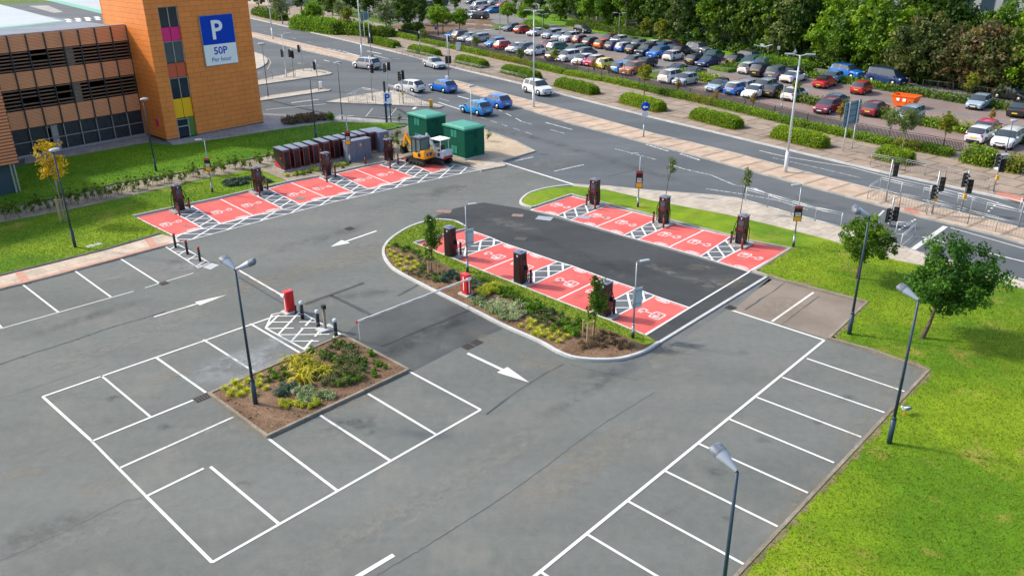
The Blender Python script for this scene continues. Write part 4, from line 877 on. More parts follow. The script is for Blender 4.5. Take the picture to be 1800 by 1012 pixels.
def grey_cab(cx, cy, rz, wx, dy, h, label, doors):
    t = empty('equipment_cabinet', (*P(cx, cy), .085), R(rz), label, 'cabinet')
    b = MB(); b.box((0, dy / 2, .12), (wx + .06, dy + .06, .24)); b.build('base', 'cab_grey', t)
    b = MB(); b.box((0, dy / 2, h / 2 + .1), (wx, dy, h - .2), bev=.02); b.build('case', 'cab_grey', t, 40)
    b = MB(); b.box((0, dy / 2, h), (wx + .08, dy + .08, .06), bev=.015); b.build('lid', 'charger_top', t, 40)
    for i in range(doors):
        b = MB(); wd = wx / doors; x = -wx / 2 + (i + .5) * wd; b.box((x, -.015, h / 2 + .1), (wd - .05, .03, h - .42)); d = b.build('door', 'cab_grey', t)
        b = MB(); b.box((x + wd * .38, -.05, h / 2), (.04, .05, .2)); b.build('handle', 'grey_steel', d)
    b = MB(); b.box((.1, -.04, h * .78), (.16, .02, .22)); b.build('notice', 'yellow_panel', t)
    return t
grey_cab(634, 283.5, 41, 2.3, .75, 1.75, 'wide slate grey equipment cabinet with a yellow notice on its door', 3)
grey_cab(677, 268, 41, 1.0, 2.2, 1.75, 'tall slate grey cabinet at the right end of the power cabinets', 1)
# green substations from their measured roof corners
plain('sub_green', (.001, .085, .048), .65, var=.06, scale=1); plain('sub_roof', (.06, .30, .21), .5, var=.08, scale=1.5); plain('sub_vent', (.05, .32, .24), .5)
def substation(pl, pf, pr, z, label):
    A, B_, C_ = [Vector(P(*q, z)) for q in (pl, pf, pr)]
    a = R(42); wx = 2.32; dy = 3.02; ul = Vector((-math.sin(a), math.cos(a)))
    t = empty('substation', (B_.x, B_.y, 0), a, label, 'substation'); d2 = -1
    ul_n = Matrix.Rotation(-a, 2) @ ul; s = 1 if ul_n.y > 0 else -1
    ctr = (wx / 2, s * dy / 2)
    b = MB(); b.box((*ctr, .1), (wx + .3, dy + .3, .2)); b.build('plinth', 'concrete', t)
    b = MB(); b.box((*ctr, (z - .2) / 2 + .1), (wx - .12, dy - .12, z - .2)); b.build('wall', 'sub_green', t)
    b = MB(); b.box((*ctr, z - .06), (wx + .06, dy + .06, .14)); b.box((*ctr, z + .06), (wx, dy, .12), taper=.8); b.build('roof', 'sub_roof', t)
    for zc in (z * .78, z * .27):
        for face in (0, 1):
            for k in (-1, 1):
                b = MB()
                for i in range(7):
                    zz_ = zc - .27 + i * .09
                    if face == 0: b.box((-.0 + .045, s * (dy / 2 - .0 + k * .21), zz_), (.05, .34, .05))
                    else: b.box((wx * .5 + k * .21, s * .045, zz_), (.34, .05, .05))
                b.build('vent', 'sub_vent' if face == 0 else 'sub_green', t)
    b = MB(); b.box((wx * .2, s * .04, z * .45), (.9, .05, z * .75)); b.build('door', 'sub_green', t)
    return t
substation((712.5, 203), (749, 207.5), (784.5, 203), 2.72, 'green substation cabin standing left and farther from the road edge')
substation((776, 220), (816, 228), (851, 222), 2.72, 'green substation cabin on the right beside the sandy corner')
# barriers
plain('barrier_red', (.62, .012, .014), .3, coat=.3); plain('boom_white', (.75, .75, .74), .4)
def barrier(x, y, rz, L_, label, z=0, leg=True):
    t = empty('barrier', (*P(x, y), z), R(rz), label, 'barrier')      # boom points to +x
    b = MB(); b.box((0, 0, .04), (.62, .75, .08)); b.build('plinth', 'kerb_pale', t)
    b = MB(); b.box((0, 0, .62), (.36, .46, 1.10), bev=.03); b.box((0, 0, 1.19), (.38, .5, .06), bev=.02); b.build('cabinet', 'barrier_red', t, 40)
    b = MB(); b.box((0, .243, .65), (.06, .02, .95)); b.build('stripe', 'white', t); b = MB(); b.box((.19, 0, .7), (.02, .05, .8)); b.build('stripe', 'white', t)
    b = MB(); put_text(b, 'MFG' if False else 'III', .08, lambda x_, y_: (-.06 + x_, -.243, 1.0 + y_)); b.build('logo', 'white', t)
    b = MB(); b.box((.05, .30, 1.02), (.3, .08, .16), bev=.02); b.build('boom_bracket', 'white', t)
    b = MB(); b.box((L_ / 2, .30, 1.02), (L_, .05, .09), bev=.01); bo = b.build('boom', 'boom_white', t)
    b = MB()
    for k in range(int(L_ / 1.0)): b.box((.8 + k * 1.0, .30, 1.02), (.35, .056, .03))
    b.build('reflective_strip', 'cab_red_line', bo)
    b = MB(); b.box((L_, .30, 1.02), (.08, .07, .13)); b.build('end_cap', 'red_plastic', bo)
    if leg: b = MB(); b.cyl((L_ - .1, .30, .02), (L_ - .1, .30, 1.0), .018, .018, 6); b.build('support_leg', 'boom_white', bo)
    b = MB(); b.cyl((-.35, -.15, 0), (-.35, -.15, .45), .05, .05, 8); b.build('sensor_post', 'black_plastic', t)
    return t
def heading(a, c, z=0): A, B_ = Vector(P(*a, z)), Vector(P(*c, z)); v = B_ - A; return math.degrees(math.atan2(v.y, v.x)), v.length
hd, ln_ = heading((508, 519), (395, 454), 1.02); barrier(510, 548, hd, ln_, 'red barrier cabinet at the hatched area with its white boom lowered to the left', leg=False)
hd, ln_ = heading((820, 492), (621, 568), 1.02); barrier(820, 520, hd, ln_, 'red barrier cabinet in the planted island with its long boom across the exit lane', .09)
t = empty('intercom_post', (*P(572, 579), 0), R(40), 'grey intercom post on a white base between two black bollards', 'intercom')
b = MB(); b.box((0, 0, .05), (.8, .6, .1)); b.build('base', 'kerb_pale', t); b = MB(); b.box((0, 0, .7), (.12, .16, 1.25), bev=.02); b.build('post', 'kerb_edging', t); b = MB(); b.box((0, -.06, 1.28), (.2, .22, .22), bev=.03); b.build('camera_box', 'black_plastic', t)
# excavators
plain('jcb_yellow', (.85, .34, .004), .35, coat=.3, var=.05); plain('track', (.045, .042, .038), .8, var=.4, scale=8); plain('arm_white', (.52, .56, .58), .4, var=.1); plain('body_grey', (.50, .53, .57), .4); plain('dark_red', (.32, .012, .02), .4)
plain('cab_glass', (.12, .17, .16), .06); plain('purple_sign', (.10, .03, .12), .4)
def excavator(x, y, rz, arm, body, canopy, label, sc=1.0):
    t = empty('excavator', (*P(x, y), .012), R(rz), label, 'excavator'); t.scale = (sc,) * 3
    for s in (-1, 1):
        b = MB(); n = 14; prof = [(math.cos(a) * .28 + (.62 if math.cos(a) > 0 else -.62), math.sin(a) * .24 + .26) for a in [2 * math.pi * (i + .5) / n for i in range(n)]]
        va = [b.bm.verts.new((p[0], s * .38, p[1])) for p in prof]; vb = [b.bm.verts.new((p[0], s * .66, p[1])) for p in prof]
        b.bm.faces.new(va[::-1]); b.bm.faces.new(vb)
        for i in range(n): b.bm.faces.new((va[i], va[(i + 1) % n], vb[(i + 1) % n], vb[i]))
        for k in range(14):
            b.box((-.75 + k * .115, s * .52, .51), (.05, .30, .03)); 
        bmesh.ops.recalc_face_normals(b.bm, faces=b.bm.faces); tr = b.build('track', 'track', t, 40)
        for k in (-.6, -.2, .2, .6):
            b = MB(); b.cyl((k, s * .64, .24), (k, s * .69, .24), .13, .13, 10); b.build('wheel', 'rubber', tr, 40)
    b = MB(); b.box((0, 0, .42), (1.0, .8, .2)); b.cyl((0, 0, .4), (0, 0, .62), .38, .38, 16); b.build('undercarriage', 'track', t)
    b = MB(); b.box((1.15, 0, .28), (.08, 1.35, .34), bev=.02); b.box((.8, .3, .3), (.6, .08, .1)); b.box((.8, -.3, .3), (.6, .08, .1)); b.build('dozer_blade', 'track', t)
    b = MB(); b.box((-.30, 0, .86), (1.35, 1.2, .48), bev=.12); b.box((-.72, 0, 1.15), (.52, 1.18, .42), bev=.14); hs = b.build('body', body, t, 40)
    b = MB(); b.box((-.985, 0, 1.0), (.03, .6, .26)); b.build('rear_plate', 'purple_sign' if not canopy else 'arm_white', hs)
    b = MB(); put_text(b, 'JCB' if False else 'HIRE'[:0] or 'III', .2, lambda x_, y_: (-1.003, .13 - x_, .92 + y_)); b.build('lettering', 'white', hs)
    for s in (-1, 1): b = MB(); b.box((-.4, s * .605, .95), (.3, .02, .3)); b.build('side_grille', 'black_plastic', hs)
    b = MB(); b.box((-.05, 0, 1.2), (.5, .5, .12), bev=.04); b.box((-.28, 0, 1.45), (.12, .46, .5), bev=.05); b.build('seat', 'black_plastic', t)
    if canopy:
        for sx in (-.55, .45):
            for sy in (-.5, .5): b = MB(); b.cyl((sx, sy, 1.05), (sx, sy, 2.2), .025, .025, 6); b.build('canopy_post', 'boom_white', t)
        b = MB(); b.box((-.05, 0, 2.25), (1.3, 1.25, .08), bev=.03); b.build('canopy', 'white', t)
        b = MB(); b.cyl((-.35, .2, 2.28), (-.35, .2, 2.40), .05, .04, 8); b.build('beacon', 'red_plastic', t)
        b = MB(); b.box((-.82, 0, .72), (.5, 1.1, .24), bev=.08); b.build('bumper', 'dark_red', t)
    else:
        b = MB()
        for sx, sy in ((-.5, -.5), (-.5, .5), (.55, -.5), (.55, .5), (.05, -.52), (.05, .52)): b.box((sx, sy, 1.62), (.07, .07, 1.25))
        b.box((.02, 0, 2.27), (1.2, 1.12, .1), bev=.04); b.build('cab_frame', 'charger_top' if False else 'frame_dark', t, 40)
        for c_, d_ in (((.03, -.5, 1.65), (.95, .02, 1.12)), ((.03, .5, 1.65), (.95, .02, 1.12)), ((.55, 0, 1.7), (.02, .95, 1.05)), ((-.5, 0, 1.75), (.02, .95, .9))): b = MB(); b.box(c_, d_); b.build('cab_window', 'cab_glass', t)
        b = MB(); b.box((.02, 0, 2.335), (.9, .8, .03)); b.build('roof_panel', 'charger_top', t)
        b = MB(); b.cyl((-.3, .3, 2.33), (-.3, .3, 2.45), .05, .04, 8); b.build('beacon', 'red_plastic', t)
    def bar(pts, w0, name, m_):
        b = MB()
        for (p, q, h0, h1) in pts:
            p, q = Vector((p[0], 0, p[1])), Vector((q[0], 0, q[1])); d = (q - p).normalized(); nn = Vector((-d.z, 0, d.x)); yy = Vector((0, 1, 0)) * w0 / 2
            v = [b.bm.verts.new(c) for c in (p + nn * h0 / 2 - yy, p - nn * h0 / 2 - yy, p - nn * h0 / 2 + yy, p + nn * h0 / 2 + yy, q + nn * h1 / 2 - yy, q - nn * h1 / 2 - yy, q - nn * h1 / 2 + yy, q + nn * h1 / 2 + yy)]
            for f in ((0, 1, 2, 3), (7, 6, 5, 4), (0, 4, 5, 1), (1, 5, 6, 2), (2, 6, 7, 3), (3, 7, 4, 0)): b.bm.faces.new([v[i] for i in f])
        bmesh.ops.recalc_face_normals(b.bm, faces=b.bm.faces)
        return b.build(name, m_, t)
    bar([((.65, .75), (.95, 1.5), .3, .3), ((.93, 1.45), (1.75, 2.35), .3, .2)], .18, 'boom', arm)
    bar([((1.68, 2.45), (2.05, 1.2), .18, .14)], .15, 'dipper_arm', arm)
    b = MB(); b.cyl((.8, 0, .8), (1.5, .0, 1.75), .04, .04, 8); b.build('hydraulic_ram', 'grey_steel', t); b = MB(); b.cyl((1.2, 0, 2.1), (1.7, 0, 2.5), .035, .035, 8); b.build('hydraulic_ram', 'grey_steel', t)
    b = MB(); n = 8; pr = [(2.05 + .32 * math.cos(a) - .1, .95 + .34 * math.sin(a)) for a in [R(60 - i * 40) for i in range(6)]]
    for (p, q) in zip(pr, pr[1:]): b.face([(p[0], -.28, p[1]), (q[0], -.28, q[1]), (q[0], .28, q[1]), (p[0], .28, p[1])])
    for s in (-.28, .28): b.face([(p[0], s, p[1]) for p in pr])
    b.build('bucket', 'track', t)
    return t
excavator(741, 289, 140, 'jcb_yellow', 'jcb_yellow', False, 'yellow mini excavator with a glazed cab parked on the red bay', 1.02)
excavator(775, 287, 138, 'arm_white', 'body_grey', True, 'grey and red mini excavator with a white canopy roof parked by the green substation', .95)
# ---- orange skip, cabinet, bins
t = empty('skip', (*P(1590, 188), .01), R(-48), 'bright orange waste skip standing in the far car park', 'skip')
plain('skip_orange', (.85, .13, .008), .45, var=.06)
b = MB(); q = [(-1.7, 0), (-1.15, -.0), (1.15, 0), (1.7, 0)]
lo_, hi_ = [(-.9, -.75), (.9, -.75), (.9, .75), (-.9, .75)], [(-1.3, -.85), (1.3, -.85), (1.3, .85), (-1.3, .85)]
va = [b.bm.verts.new((*p, .15)) for p in lo_]; vb = [b.bm.verts.new((*p, 1.25)) for p in hi_]; b.bm.faces.new(va[::-1])
for i in range(4): b.bm.faces.new((va[i], va[(i + 1) % 4], vb[(i + 1) % 4], vb[i]))
o = b.build('body', 'skip_orange', t); md = o.modifiers.new('t', 'SOLIDIFY'); md.thickness = .06
b = MB(); b.kerb([(-1.3, -.85), (1.3, -.85), (1.3, .85), (-1.3, .85)], .12, 1.2, 1.3, True); b.build('rim', 'skip_orange', t)
for x in (-.5, .2): b = MB(); b.box((x, -.86, .85), (.35, .02, .3)); b.build('marking', 'white', t)
for x in (-.7, .7):
    for y in (-.95, .95): b = MB(); b.cyl((x, y * .85, .8), (x, y * .98, .8), .06, .06, 8); b.build('lug', 'skip_orange', t)
# gull on the lawn
def gull():
    t = empty('gull', (*P(1589, 731), .10), R(200), 'white gull with grey wings standing on the lawn beside the blue lamp post', 'bird')
    b = MB(); prof = [(-.30, .0, .005), (-.22, .02, .03), (-.10, .0, .075), (.02, .0, .09), (.11, .02, .08), (.16, .06, .05), (.18, .11, .042), (.21, .15, .045), (.25, .15, .03), (.27, .145, .004)]
    rings = []
    for x, dz, r in prof: rings.append([b.bm.verts.new((x, math.cos(a) * r, .25 + dz + math.sin(a) * r)) for a in [2 * math.pi * i / 10 for i in range(10)]])
    for A, B_ in zip(rings, rings[1:]):
        for i in range(10): b.bm.faces.new((A[i], A[(i + 1) % 10], B_[(i + 1) % 10], B_[i]))
    bmesh.ops.recalc_face_normals(b.bm, faces=b.bm.faces); b.build('body', 'white', t, 80)
    for s in (-1, 1):
        b = MB(); b.ball((-.09, s * .075, .27), (.2, .03, .065), 10); b.build('wing', 'cab_grey', t, 80)
        b = MB(); b.cyl((0, s * .03, 0), (0, s * .03, .2), .008, .008, 5); b.box((.02, s * .03, .006), (.06, .05, .01)); b.build('leg', 'skip_orange', t)
    b = MB(); b.cyl((.26, 0, .395), (.33, 0, .385), .012, .004, 6); b.build('beak', 'yellow_panel', t)
gull()
# ================================================================== VEHICLES
plain('tyre', (.015, .015, .016), .8); plain('rim', (.35, .36, .37), .35, .5); plain('car_glass', (.045, .060, .072), .06); plain('lamp_clear', (.65, .68, .70), .12); plain('lamp_red', (.45, .01, .012), .2)
plain('plate_white', (.75, .75, .72), .5); plain('plate_yellow', (.80, .60, .03), .5); plain('car_black_trim', (.02, .02, .022), .6)
CARC = dict(white=(.74, .75, .76), silver=(.42, .45, .48), grey=(.17, .19, .22), dark=(.045, .05, .06), black=(.014, .015, .018), blue=(.005, .20, .60), navy=(.012, .035, .13), royal=(.004, .15, .58), red=(.48, .012, .014), burgundy=(.22, .01, .03), orange=(.72, .13, .01),
            yellow=(.78, .70, .10), copper=(.50, .16, .05), sky=(.12, .30, .50), green=(.03, .16, .12), pale=(.35, .44, .50), azure=(.004, .25, .64), pink=(.62, .03, .09), slate=(.10, .13, .18), fawn=(.12, .10, .085))
for k, c in CARC.items(): plain('paint_' + k, c, .32, .15 if k in ('silver', 'grey', 'blue', 'pale') else 0, coat=.8)
TYPES = dict(  # L, W, H, hood front z, hood back z, belt, xa windscreen base, xb top, xc roof end, xd rear glass base, tail z, wheel r
    hatch=(3.95, 1.74, 1.47, .62, .92, .95, .23, .40, .84, .965, .95, .31), city=(3.45, 1.62, 1.50, .68, .95, .96, .19, .36, .86, .97, .94, .29), suv=(4.45, 1.86, 1.68, .82, 1.08, 1.10, .25, .39, .87, .97, 1.08, .36),
    saloon=(4.6, 1.82, 1.44, .62, .92, .96, .27, .43, .70, .86, 1.0, .33), coupe=(4.5, 1.82, 1.36, .60, .88, .92, .28, .45, .66, .90, .98, .33), estate=(4.7, 1.83, 1.49, .64, .95, .97, .25, .40, .90, .975, .96, .33), mpv=(4.4, 1.82, 1.62, .72, 1.0, 1.02, .19, .35, .90, .975, 1.0, .33),
    van=(4.9, 1.92, 1.95, .85, 1.15, 1.12, .13, .25, .95, .985, 1.1, .34), mini=(3.7, 1.69, 1.42, .72, .94, .95, .24, .36, .88, .965, .93, .31), beetle=(4.1, 1.73, 1.47, .50, .90, .93, .28, .42, .70, .90, .86, .33), cabrio=(4.1, 1.74, 1.37, .58, .86, .88, .26, .42, .66, .82, .92, .32))
MESHC = {}
def car_parts(tp):
    L_, Wd, H, zh0, zh1, zb, a, b_, c, d, zt, wr = TYPES[tp]; hw = Wd / 2; xa, xb, xc, xd = a * L_, b_ * L_, c * L_, d * L_
    w1, w2 = L_ * .185, L_ * .80
    xs = [0, .04, L_ * .06, L_ * .5, xa, (xa + xb) / 2, xb, xc, xd, L_ - .05, L_, (xb + xc) / 2 - .045, (xb + xc) / 2 + .045, xb + .10, xc - .12]
    if tp in ('hatch', 'mini', 'city'): xs[-1] = xc - .22
    for wx in (w1, w2): xs += [wx + k for k in (-wr - .07, -wr - .045, -wr * .6, 0, wr * .6, wr + .045, wr + .07)]
    xs = sorted(x for x in set(round(v, 3) for v in xs) if 0 <= x <= L_); xs = [x for i, x in enumerate(xs) if i == 0 or x - xs[i - 1] > .012]
    def top(x):
        K = [(0, zh0), (.04, zh0 + .05), (L_ * .06, zh0 + .12), (xa, zh1), ((xa + xb) / 2, zh1 + (H - .06 - zh1) * .55), (xb, H - .04), ((xb + xc) / 2, H), (xc, H - .05), (xd, zt), (L_ - .05, zt - .03 if xd < L_ * .9 else zt - .10), (L_, zt - .16)]
        if tp == 'beetle': K = [(0, .5), (.1, .66), (L_ * .12, .8), (xa, .93), (xb, 1.38), ((xb + xc) / 2, H), (xc, 1.36), (xd, .98), (L_ - .05, .8), (L_, .68)]
        for (p, q), (r, s) in zip(K, K[1:]):
            if x <= r: return q + (s - q) * (x - p) / max(1e-6, r - p)
        return K[-1][1]
    def wid(x):
        k = 1
        if x < L_ * .16: k = 1 - .17 * (1 - x / (L_ * .16)) ** 2
        if x > L_ * .86: k = 1 - .13 * ((x - L_ * .86) / (L_ * .14)) ** 2
        return hw * k
    def sill(x):
        z = .21 + (.06 if x < .05 or x > L_ - .06 else 0)
        for wx in (w1, w2):
            dx = abs(x - wx)
            if dx < wr + .06: z = max(z, wr + math.sqrt(max(0, (wr + .06) ** 2 - dx * dx)) * 1.0)
        return z
    rings = []
    for x in xs:
        zt_ = top(x); w_ = wid(x); zs = sill(x); cab = xa < x < xd
        zbel = min(zb + (.03 * (x / L_)), zt_ - .015) if cab else zt_ - .06
        f = 0
        if cab: f = min(1, (zt_ - zbel) / max(.1, (H - zb)))
        wb = w_ * (.955 if cab else .93); wt = wb * (1 - .22 * f) if cab else w_ * .84
        zr = zt_ - (.055 if cab else .015)
        zm = max(zs + .02, min(.62, zbel - .1))
        rings.append([(0, zs), (w_ * .9, zs), (w_ * .985, max(zs + .01, min(zs + .12, zm - .01))), (w_, zm), (w_ * .985, (zm + zbel) / 2), (wb, zbel), (wt, max(zr, zbel + .002)), (wt * .8, max(zt_ - .012, zbel + .004)), (0, zt_ + .005 if cab else zt_ + .012)])
    body, glass = MB(), MB()
    def seg(bb, i, j, sgn):
        A, B2 = rings[i], rings[i + 1]; x0, x1 = xs[i], xs[i + 1]
        p = [(x0 - L_ / 2, sgn * A[j][0], A[j][1]), (x0 - L_ / 2, sgn * A[j + 1][0], A[j + 1][1]), (x1 - L_ / 2, sgn * B2[j + 1][0], B2[j + 1][1]), (x1 - L_ / 2, sgn * B2[j][0], B2[j][1])]
        bb.face(p if sgn < 0 else p[::-1])
    soft = tp == 'cabrio'
    for i in range(len(xs) - 1):
        xm_ = (xs[i] + xs[i + 1]) / 2
        for s in (-1, 1):
            for j in range(8):
                g = False
                if j == 5 and xa < xm_ < xd:
                    g = not (abs(xm_ - (xb + xc) / 2) < .046 or (xs[i + 1] - xs[i]) < .0 or xm_ > xc - .01 and tp in ('hatch', 'city', 'mini', 'coupe', 'beetle') or (xm_ > xb and xm_ < xb + .0) or xm_ > xc and tp in ('suv', 'estate', 'mpv', 'van'))
                    if tp == 'van' and xm_ > (xb + xc) / 2 and xm_ > xc - .13: g = False
                if j in (6, 7) and (xa < xm_ < xb or xc < xm_ < xd): g = True
                if soft and (xb < xm_ < xd) and j >= 5: g = False
                seg(glass if g else body, i, j, s)
    for k, sg_ in ((0, 1), (-1, -1)):
        A = rings[k]; x = xs[k] - L_ / 2
        for j in range(8):
            pts = [(x, -A[j][0], A[j][1]), (x, A[j][0], A[j][1]), (x, A[j + 1][0], A[j + 1][1]), (x, -A[j + 1][0], A[j + 1][1])]
            pts = [p for n_, p in enumerate(pts) if p not in pts[:n_]]
            if len(pts) > 2: body.face(pts if sg_ < 0 else pts[::-1])
    for bb in (body, glass): bmesh.ops.remove_doubles(bb.bm, verts=bb.bm.verts, dist=.0005)
    bmesh.ops.recalc_face_normals(body.bm, faces=body.bm.faces)
    P_ = dict(L=L_, w1=w1 - L_ / 2, w2=w2 - L_ / 2, hw=hw, wr=wr, zh0=zh0, zt=zt, xa=xa - L_ / 2, H=H, xb=xb - L_ / 2, xc=xc - L_ / 2, xd=xd - L_ / 2, zb=zb)
    return body, glass, P_
def get_car(tp):
    if tp in MESHC: return MESHC[tp]
    body, glass, p = car_parts(tp); ms = {}
    ms['body'] = body.mesh('car_body', 'paint_white', 42); ms['glass'] = glass.mesh('car_window', 'car_glass', 30)
    b = MB(); r = p['wr']; b.cyl((0, -.10, 0), (0, .10, 0), r, r, 18); ms['tyre'] = b.mesh('tyre', 'tyre', 40)
    b = MB(); b.cyl((0, -.112, 0), (0, .112, 0), r * .66, r * .66, 14); ms['rim'] = b.mesh('rim', 'rim', 40)
    L_ = p['L']; z = p['zh0']; hw = p['hw']
    b = MB(); b.box((0, 0, 0), (.26, .34, .15), bev=.04); ms['headlight'] = b.mesh('headlight', 'lamp_clear', 50)
    b = MB(); b.box((0, 0, 0), (.14, .22, .26 if tp not in ('saloon', 'coupe', 'cabrio') else .15), bev=.03); ms['taillight'] = b.mesh('taillight', 'lamp_red', 50)
    b = MB(); b.box((-L_ / 2 - .005, 0, .52 * z), (.04, hw * 1.1, .2), bev=.01); b.box((-L_ / 2 - .004, 0, z - .05), (.03, hw * .9, .09), bev=.01); ms['grille'] = b.mesh('grille', 'car_black_trim')
    b = MB(); b.box((L_ / 2 + .0, 0, .34), (.04, hw * 1.3, .14), bev=.01); ms['rear_bumper'] = b.mesh('bumper_insert', 'car_black_trim')
    b = MB(); b.box((0, 0, 0), (.02, .52, .11)); ms['pf'] = b.mesh('plate', 'plate_white'); b = MB(); b.box((0, 0, 0), (.02, .52, .11)); ms['pr'] = b.mesh('plate', 'plate_yellow')
    b = MB(); b.box((0, 0, 0), (.12, .2, .12), bev=.03); ms['mirror'] = b.mesh('mirror', 'car_black_trim', 50)
    MESHC[tp] = (ms, p); return MESHC[tp]
COLC = {}
def colmesh(tp, key, me, col):
    k = (tp, key, col)
    if k not in COLC: m_ = me.copy(); m_.materials[0] = MATS['paint_' + col]; COLC[k] = m_
    return COLC[k]
def car(loc, hd_, tp, col, label, roofcol=None, group=None, cat='car', rack=False, name='parked_car'):
    """hd_: direction the nose points, degrees"""
    ms, p = get_car(tp); t = empty(name, (*loc, .012), R(hd_ + 180), label, cat, group)
    L_ = p['L']; hw = p['hw']; bd = link('body', colmesh(tp, 'b', ms['body'], col), t); link('window', ms['glass'], t)
    for sx in (p['w1'], p['w2']):
        for sy in (-1, 1):
            w_ = empty('wheel', (sx, sy * (hw - .115), p['wr'])); w_.parent = t; link('tyre', ms['tyre'], w_); link('rim', ms['rim'], w_)
    z = p['zh0']
    for sy in (-1, 1):
        link('headlight', ms['headlight'], t, (-L_ / 2 + .16, sy * hw * .68, z + .0), sy * -.25 if False else 0)
        link('taillight', ms['taillight'], t, (L_ / 2 - .085, sy * hw * .76, p['zt'] - (.14 if tp in ('saloon', 'coupe', 'cabrio', 'beetle') else .16)))
        link('wing_mirror', colmesh(tp, 'm', ms['mirror'], col), t, (p['xa'] + .22, sy * (hw + .06), p['zb'] + .03))
    link('grille', ms['grille'], t); link('rear_bumper', ms['rear_bumper'], t)
    link('number_plate', ms['pf'], t, (-L_ / 2 - .03, 0, .42)); link('number_plate', ms['pr'], t, (L_ / 2 + .012, 0, .62 if tp in ('hatch', 'mini', 'city', 'suv', 'mpv') else .5))
    if roofcol:
        b = MB(); b.box(((p['xb'] + p['xc']) / 2, 0, p['H'] + .008), (p['xc'] - p['xb'] - .02, hw * 1.42, .05), bev=.02); b.build('roof', 'paint_' + roofcol, t, 50)
    if tp == 'cabrio' :
        b = MB(); xm_ = (p['xb'] + p['xd']) / 2; b.box((xm_, 0, p['H'] - .17), (p['xd'] - p['xb'] + .04, hw * 1.66, .40), bev=.1, taper=.86); b.build('soft_top', 'car_black_trim', t, 50)
    if rack or tp in ('suv', 'estate'):
        for s in (-1, 1): b = MB(); b.cyl((p['xb'] + .1, s * hw * .68, p['H'] + .03), (p['xc'] - .1, s * hw * .68, p['H'] + .03), .018, .018, 5); b.build('roof_rail', 'car_black_trim', t)
    return t
FF = 46.0; NF = FF + 180; RD = math.degrees(math.atan2(Tn.y, Tn.x))
GN = 'cars parked along the railing'; GM = 'cars parked in the middle rows'; GR = 'cars parked in the rear rows'
near = [(800, 67, 'N', 'hatch', 'blue', 'blue hatchback at the far left end of the row along the railing'), (812, 70, 'F', 'suv', 'fawn', 'dark brown off-roader with its back to the railing, next to a blue hatchback'), (824, 72, 'N', 'saloon', 'silver', 'silver saloon right of the dark brown off-roader'),
        (843, 74, 'N', 'estate', 'silver', 'pale grey estate half hidden by the brownish tree'), (869, 82, 'N', 'hatch', 'blue', 'blue hatchback left of the small red car by the railing'), (879, 87, 'F', 'mini', 'red', 'small red car with its back to the railing'),
        (901, 92, 'N', 'hatch', 'white', 'white hatchback right of the small red car by the railing'), (918, 92, 'N', 'estate', 'slate', 'dark grey estate behind a young tree by the railing'), (938, 97, 'N', 'mini', 'white', 'white compact with a dark roof behind the tall white lamp column'), (973, 106, 'F', 'hatch', 'black', 'black hatchback with its back to the railing behind a leafy tree'),
        (1000, 107, 'N', 'mpv', 'white', 'white people carrier left of the white hatchback by the railing'), (1025, 113, 'N', 'hatch', 'white', 'white hatchback between the white people carrier and a pink car'), (1049, 115, 'N', 'mini', 'pink', 'pink red compact with a white roof left of the yellow car'), (1066, 120, 'F', 'city', 'yellow', 'small yellow car by the railing'),
        (1091, 127, 'F', 'hatch', 'azure', 'bright blue hatchback right of the yellow car'), (1113, 130, 'N', 'suv', 'copper', 'copper orange crossover by the railing'), (1180, 144, 'F', 'suv', 'white', 'white crossover alone with the silver hatchback near the grass bank'), (1202, 149, 'N', 'hatch', 'silver', 'silver hatchback right of the white crossover'),
        (1263, 159, 'N', 'cabrio', 'pale', 'pale grey convertible with a black hood left of the blue and white compact'), (1295, 165, 'F', 'mini', 'royal', 'blue compact with a white roof between a convertible and a white rounded car'), (1329, 170, 'N', 'beetle', 'white', 'white rounded small car at the right end of its group'), (1453, 197, 'N', 'hatch', 'burgundy', 'burgundy hatchback alone by the railing'),
        (1724, 247, 'F', 'hatch', 'white', 'white hatchback at the right of the far car park showing its rear'), (1774, 254, 'N', 'estate', 'white', 'white estate at the right edge facing the railing')]
def tn(px, py, z=0): v = Vector(P(px, py, z)) - O_; return v.dot(Tn), v.dot(Nn)
for x, y, f, tp, c, l in near:
    t_, n_ = tn(x, y); base = 8.0 + max(0, t_) * .035
    car(TNP(t_, .5 * base + .5 * n_), (NF if f == 'N' else FF) + random.uniform(-2, 2), tp, c, l, roofcol={'pink': 'white', 'royal': 'white'}.get(c) or ('black' if (tp == 'mini' and c == 'white') else None), group=GN)
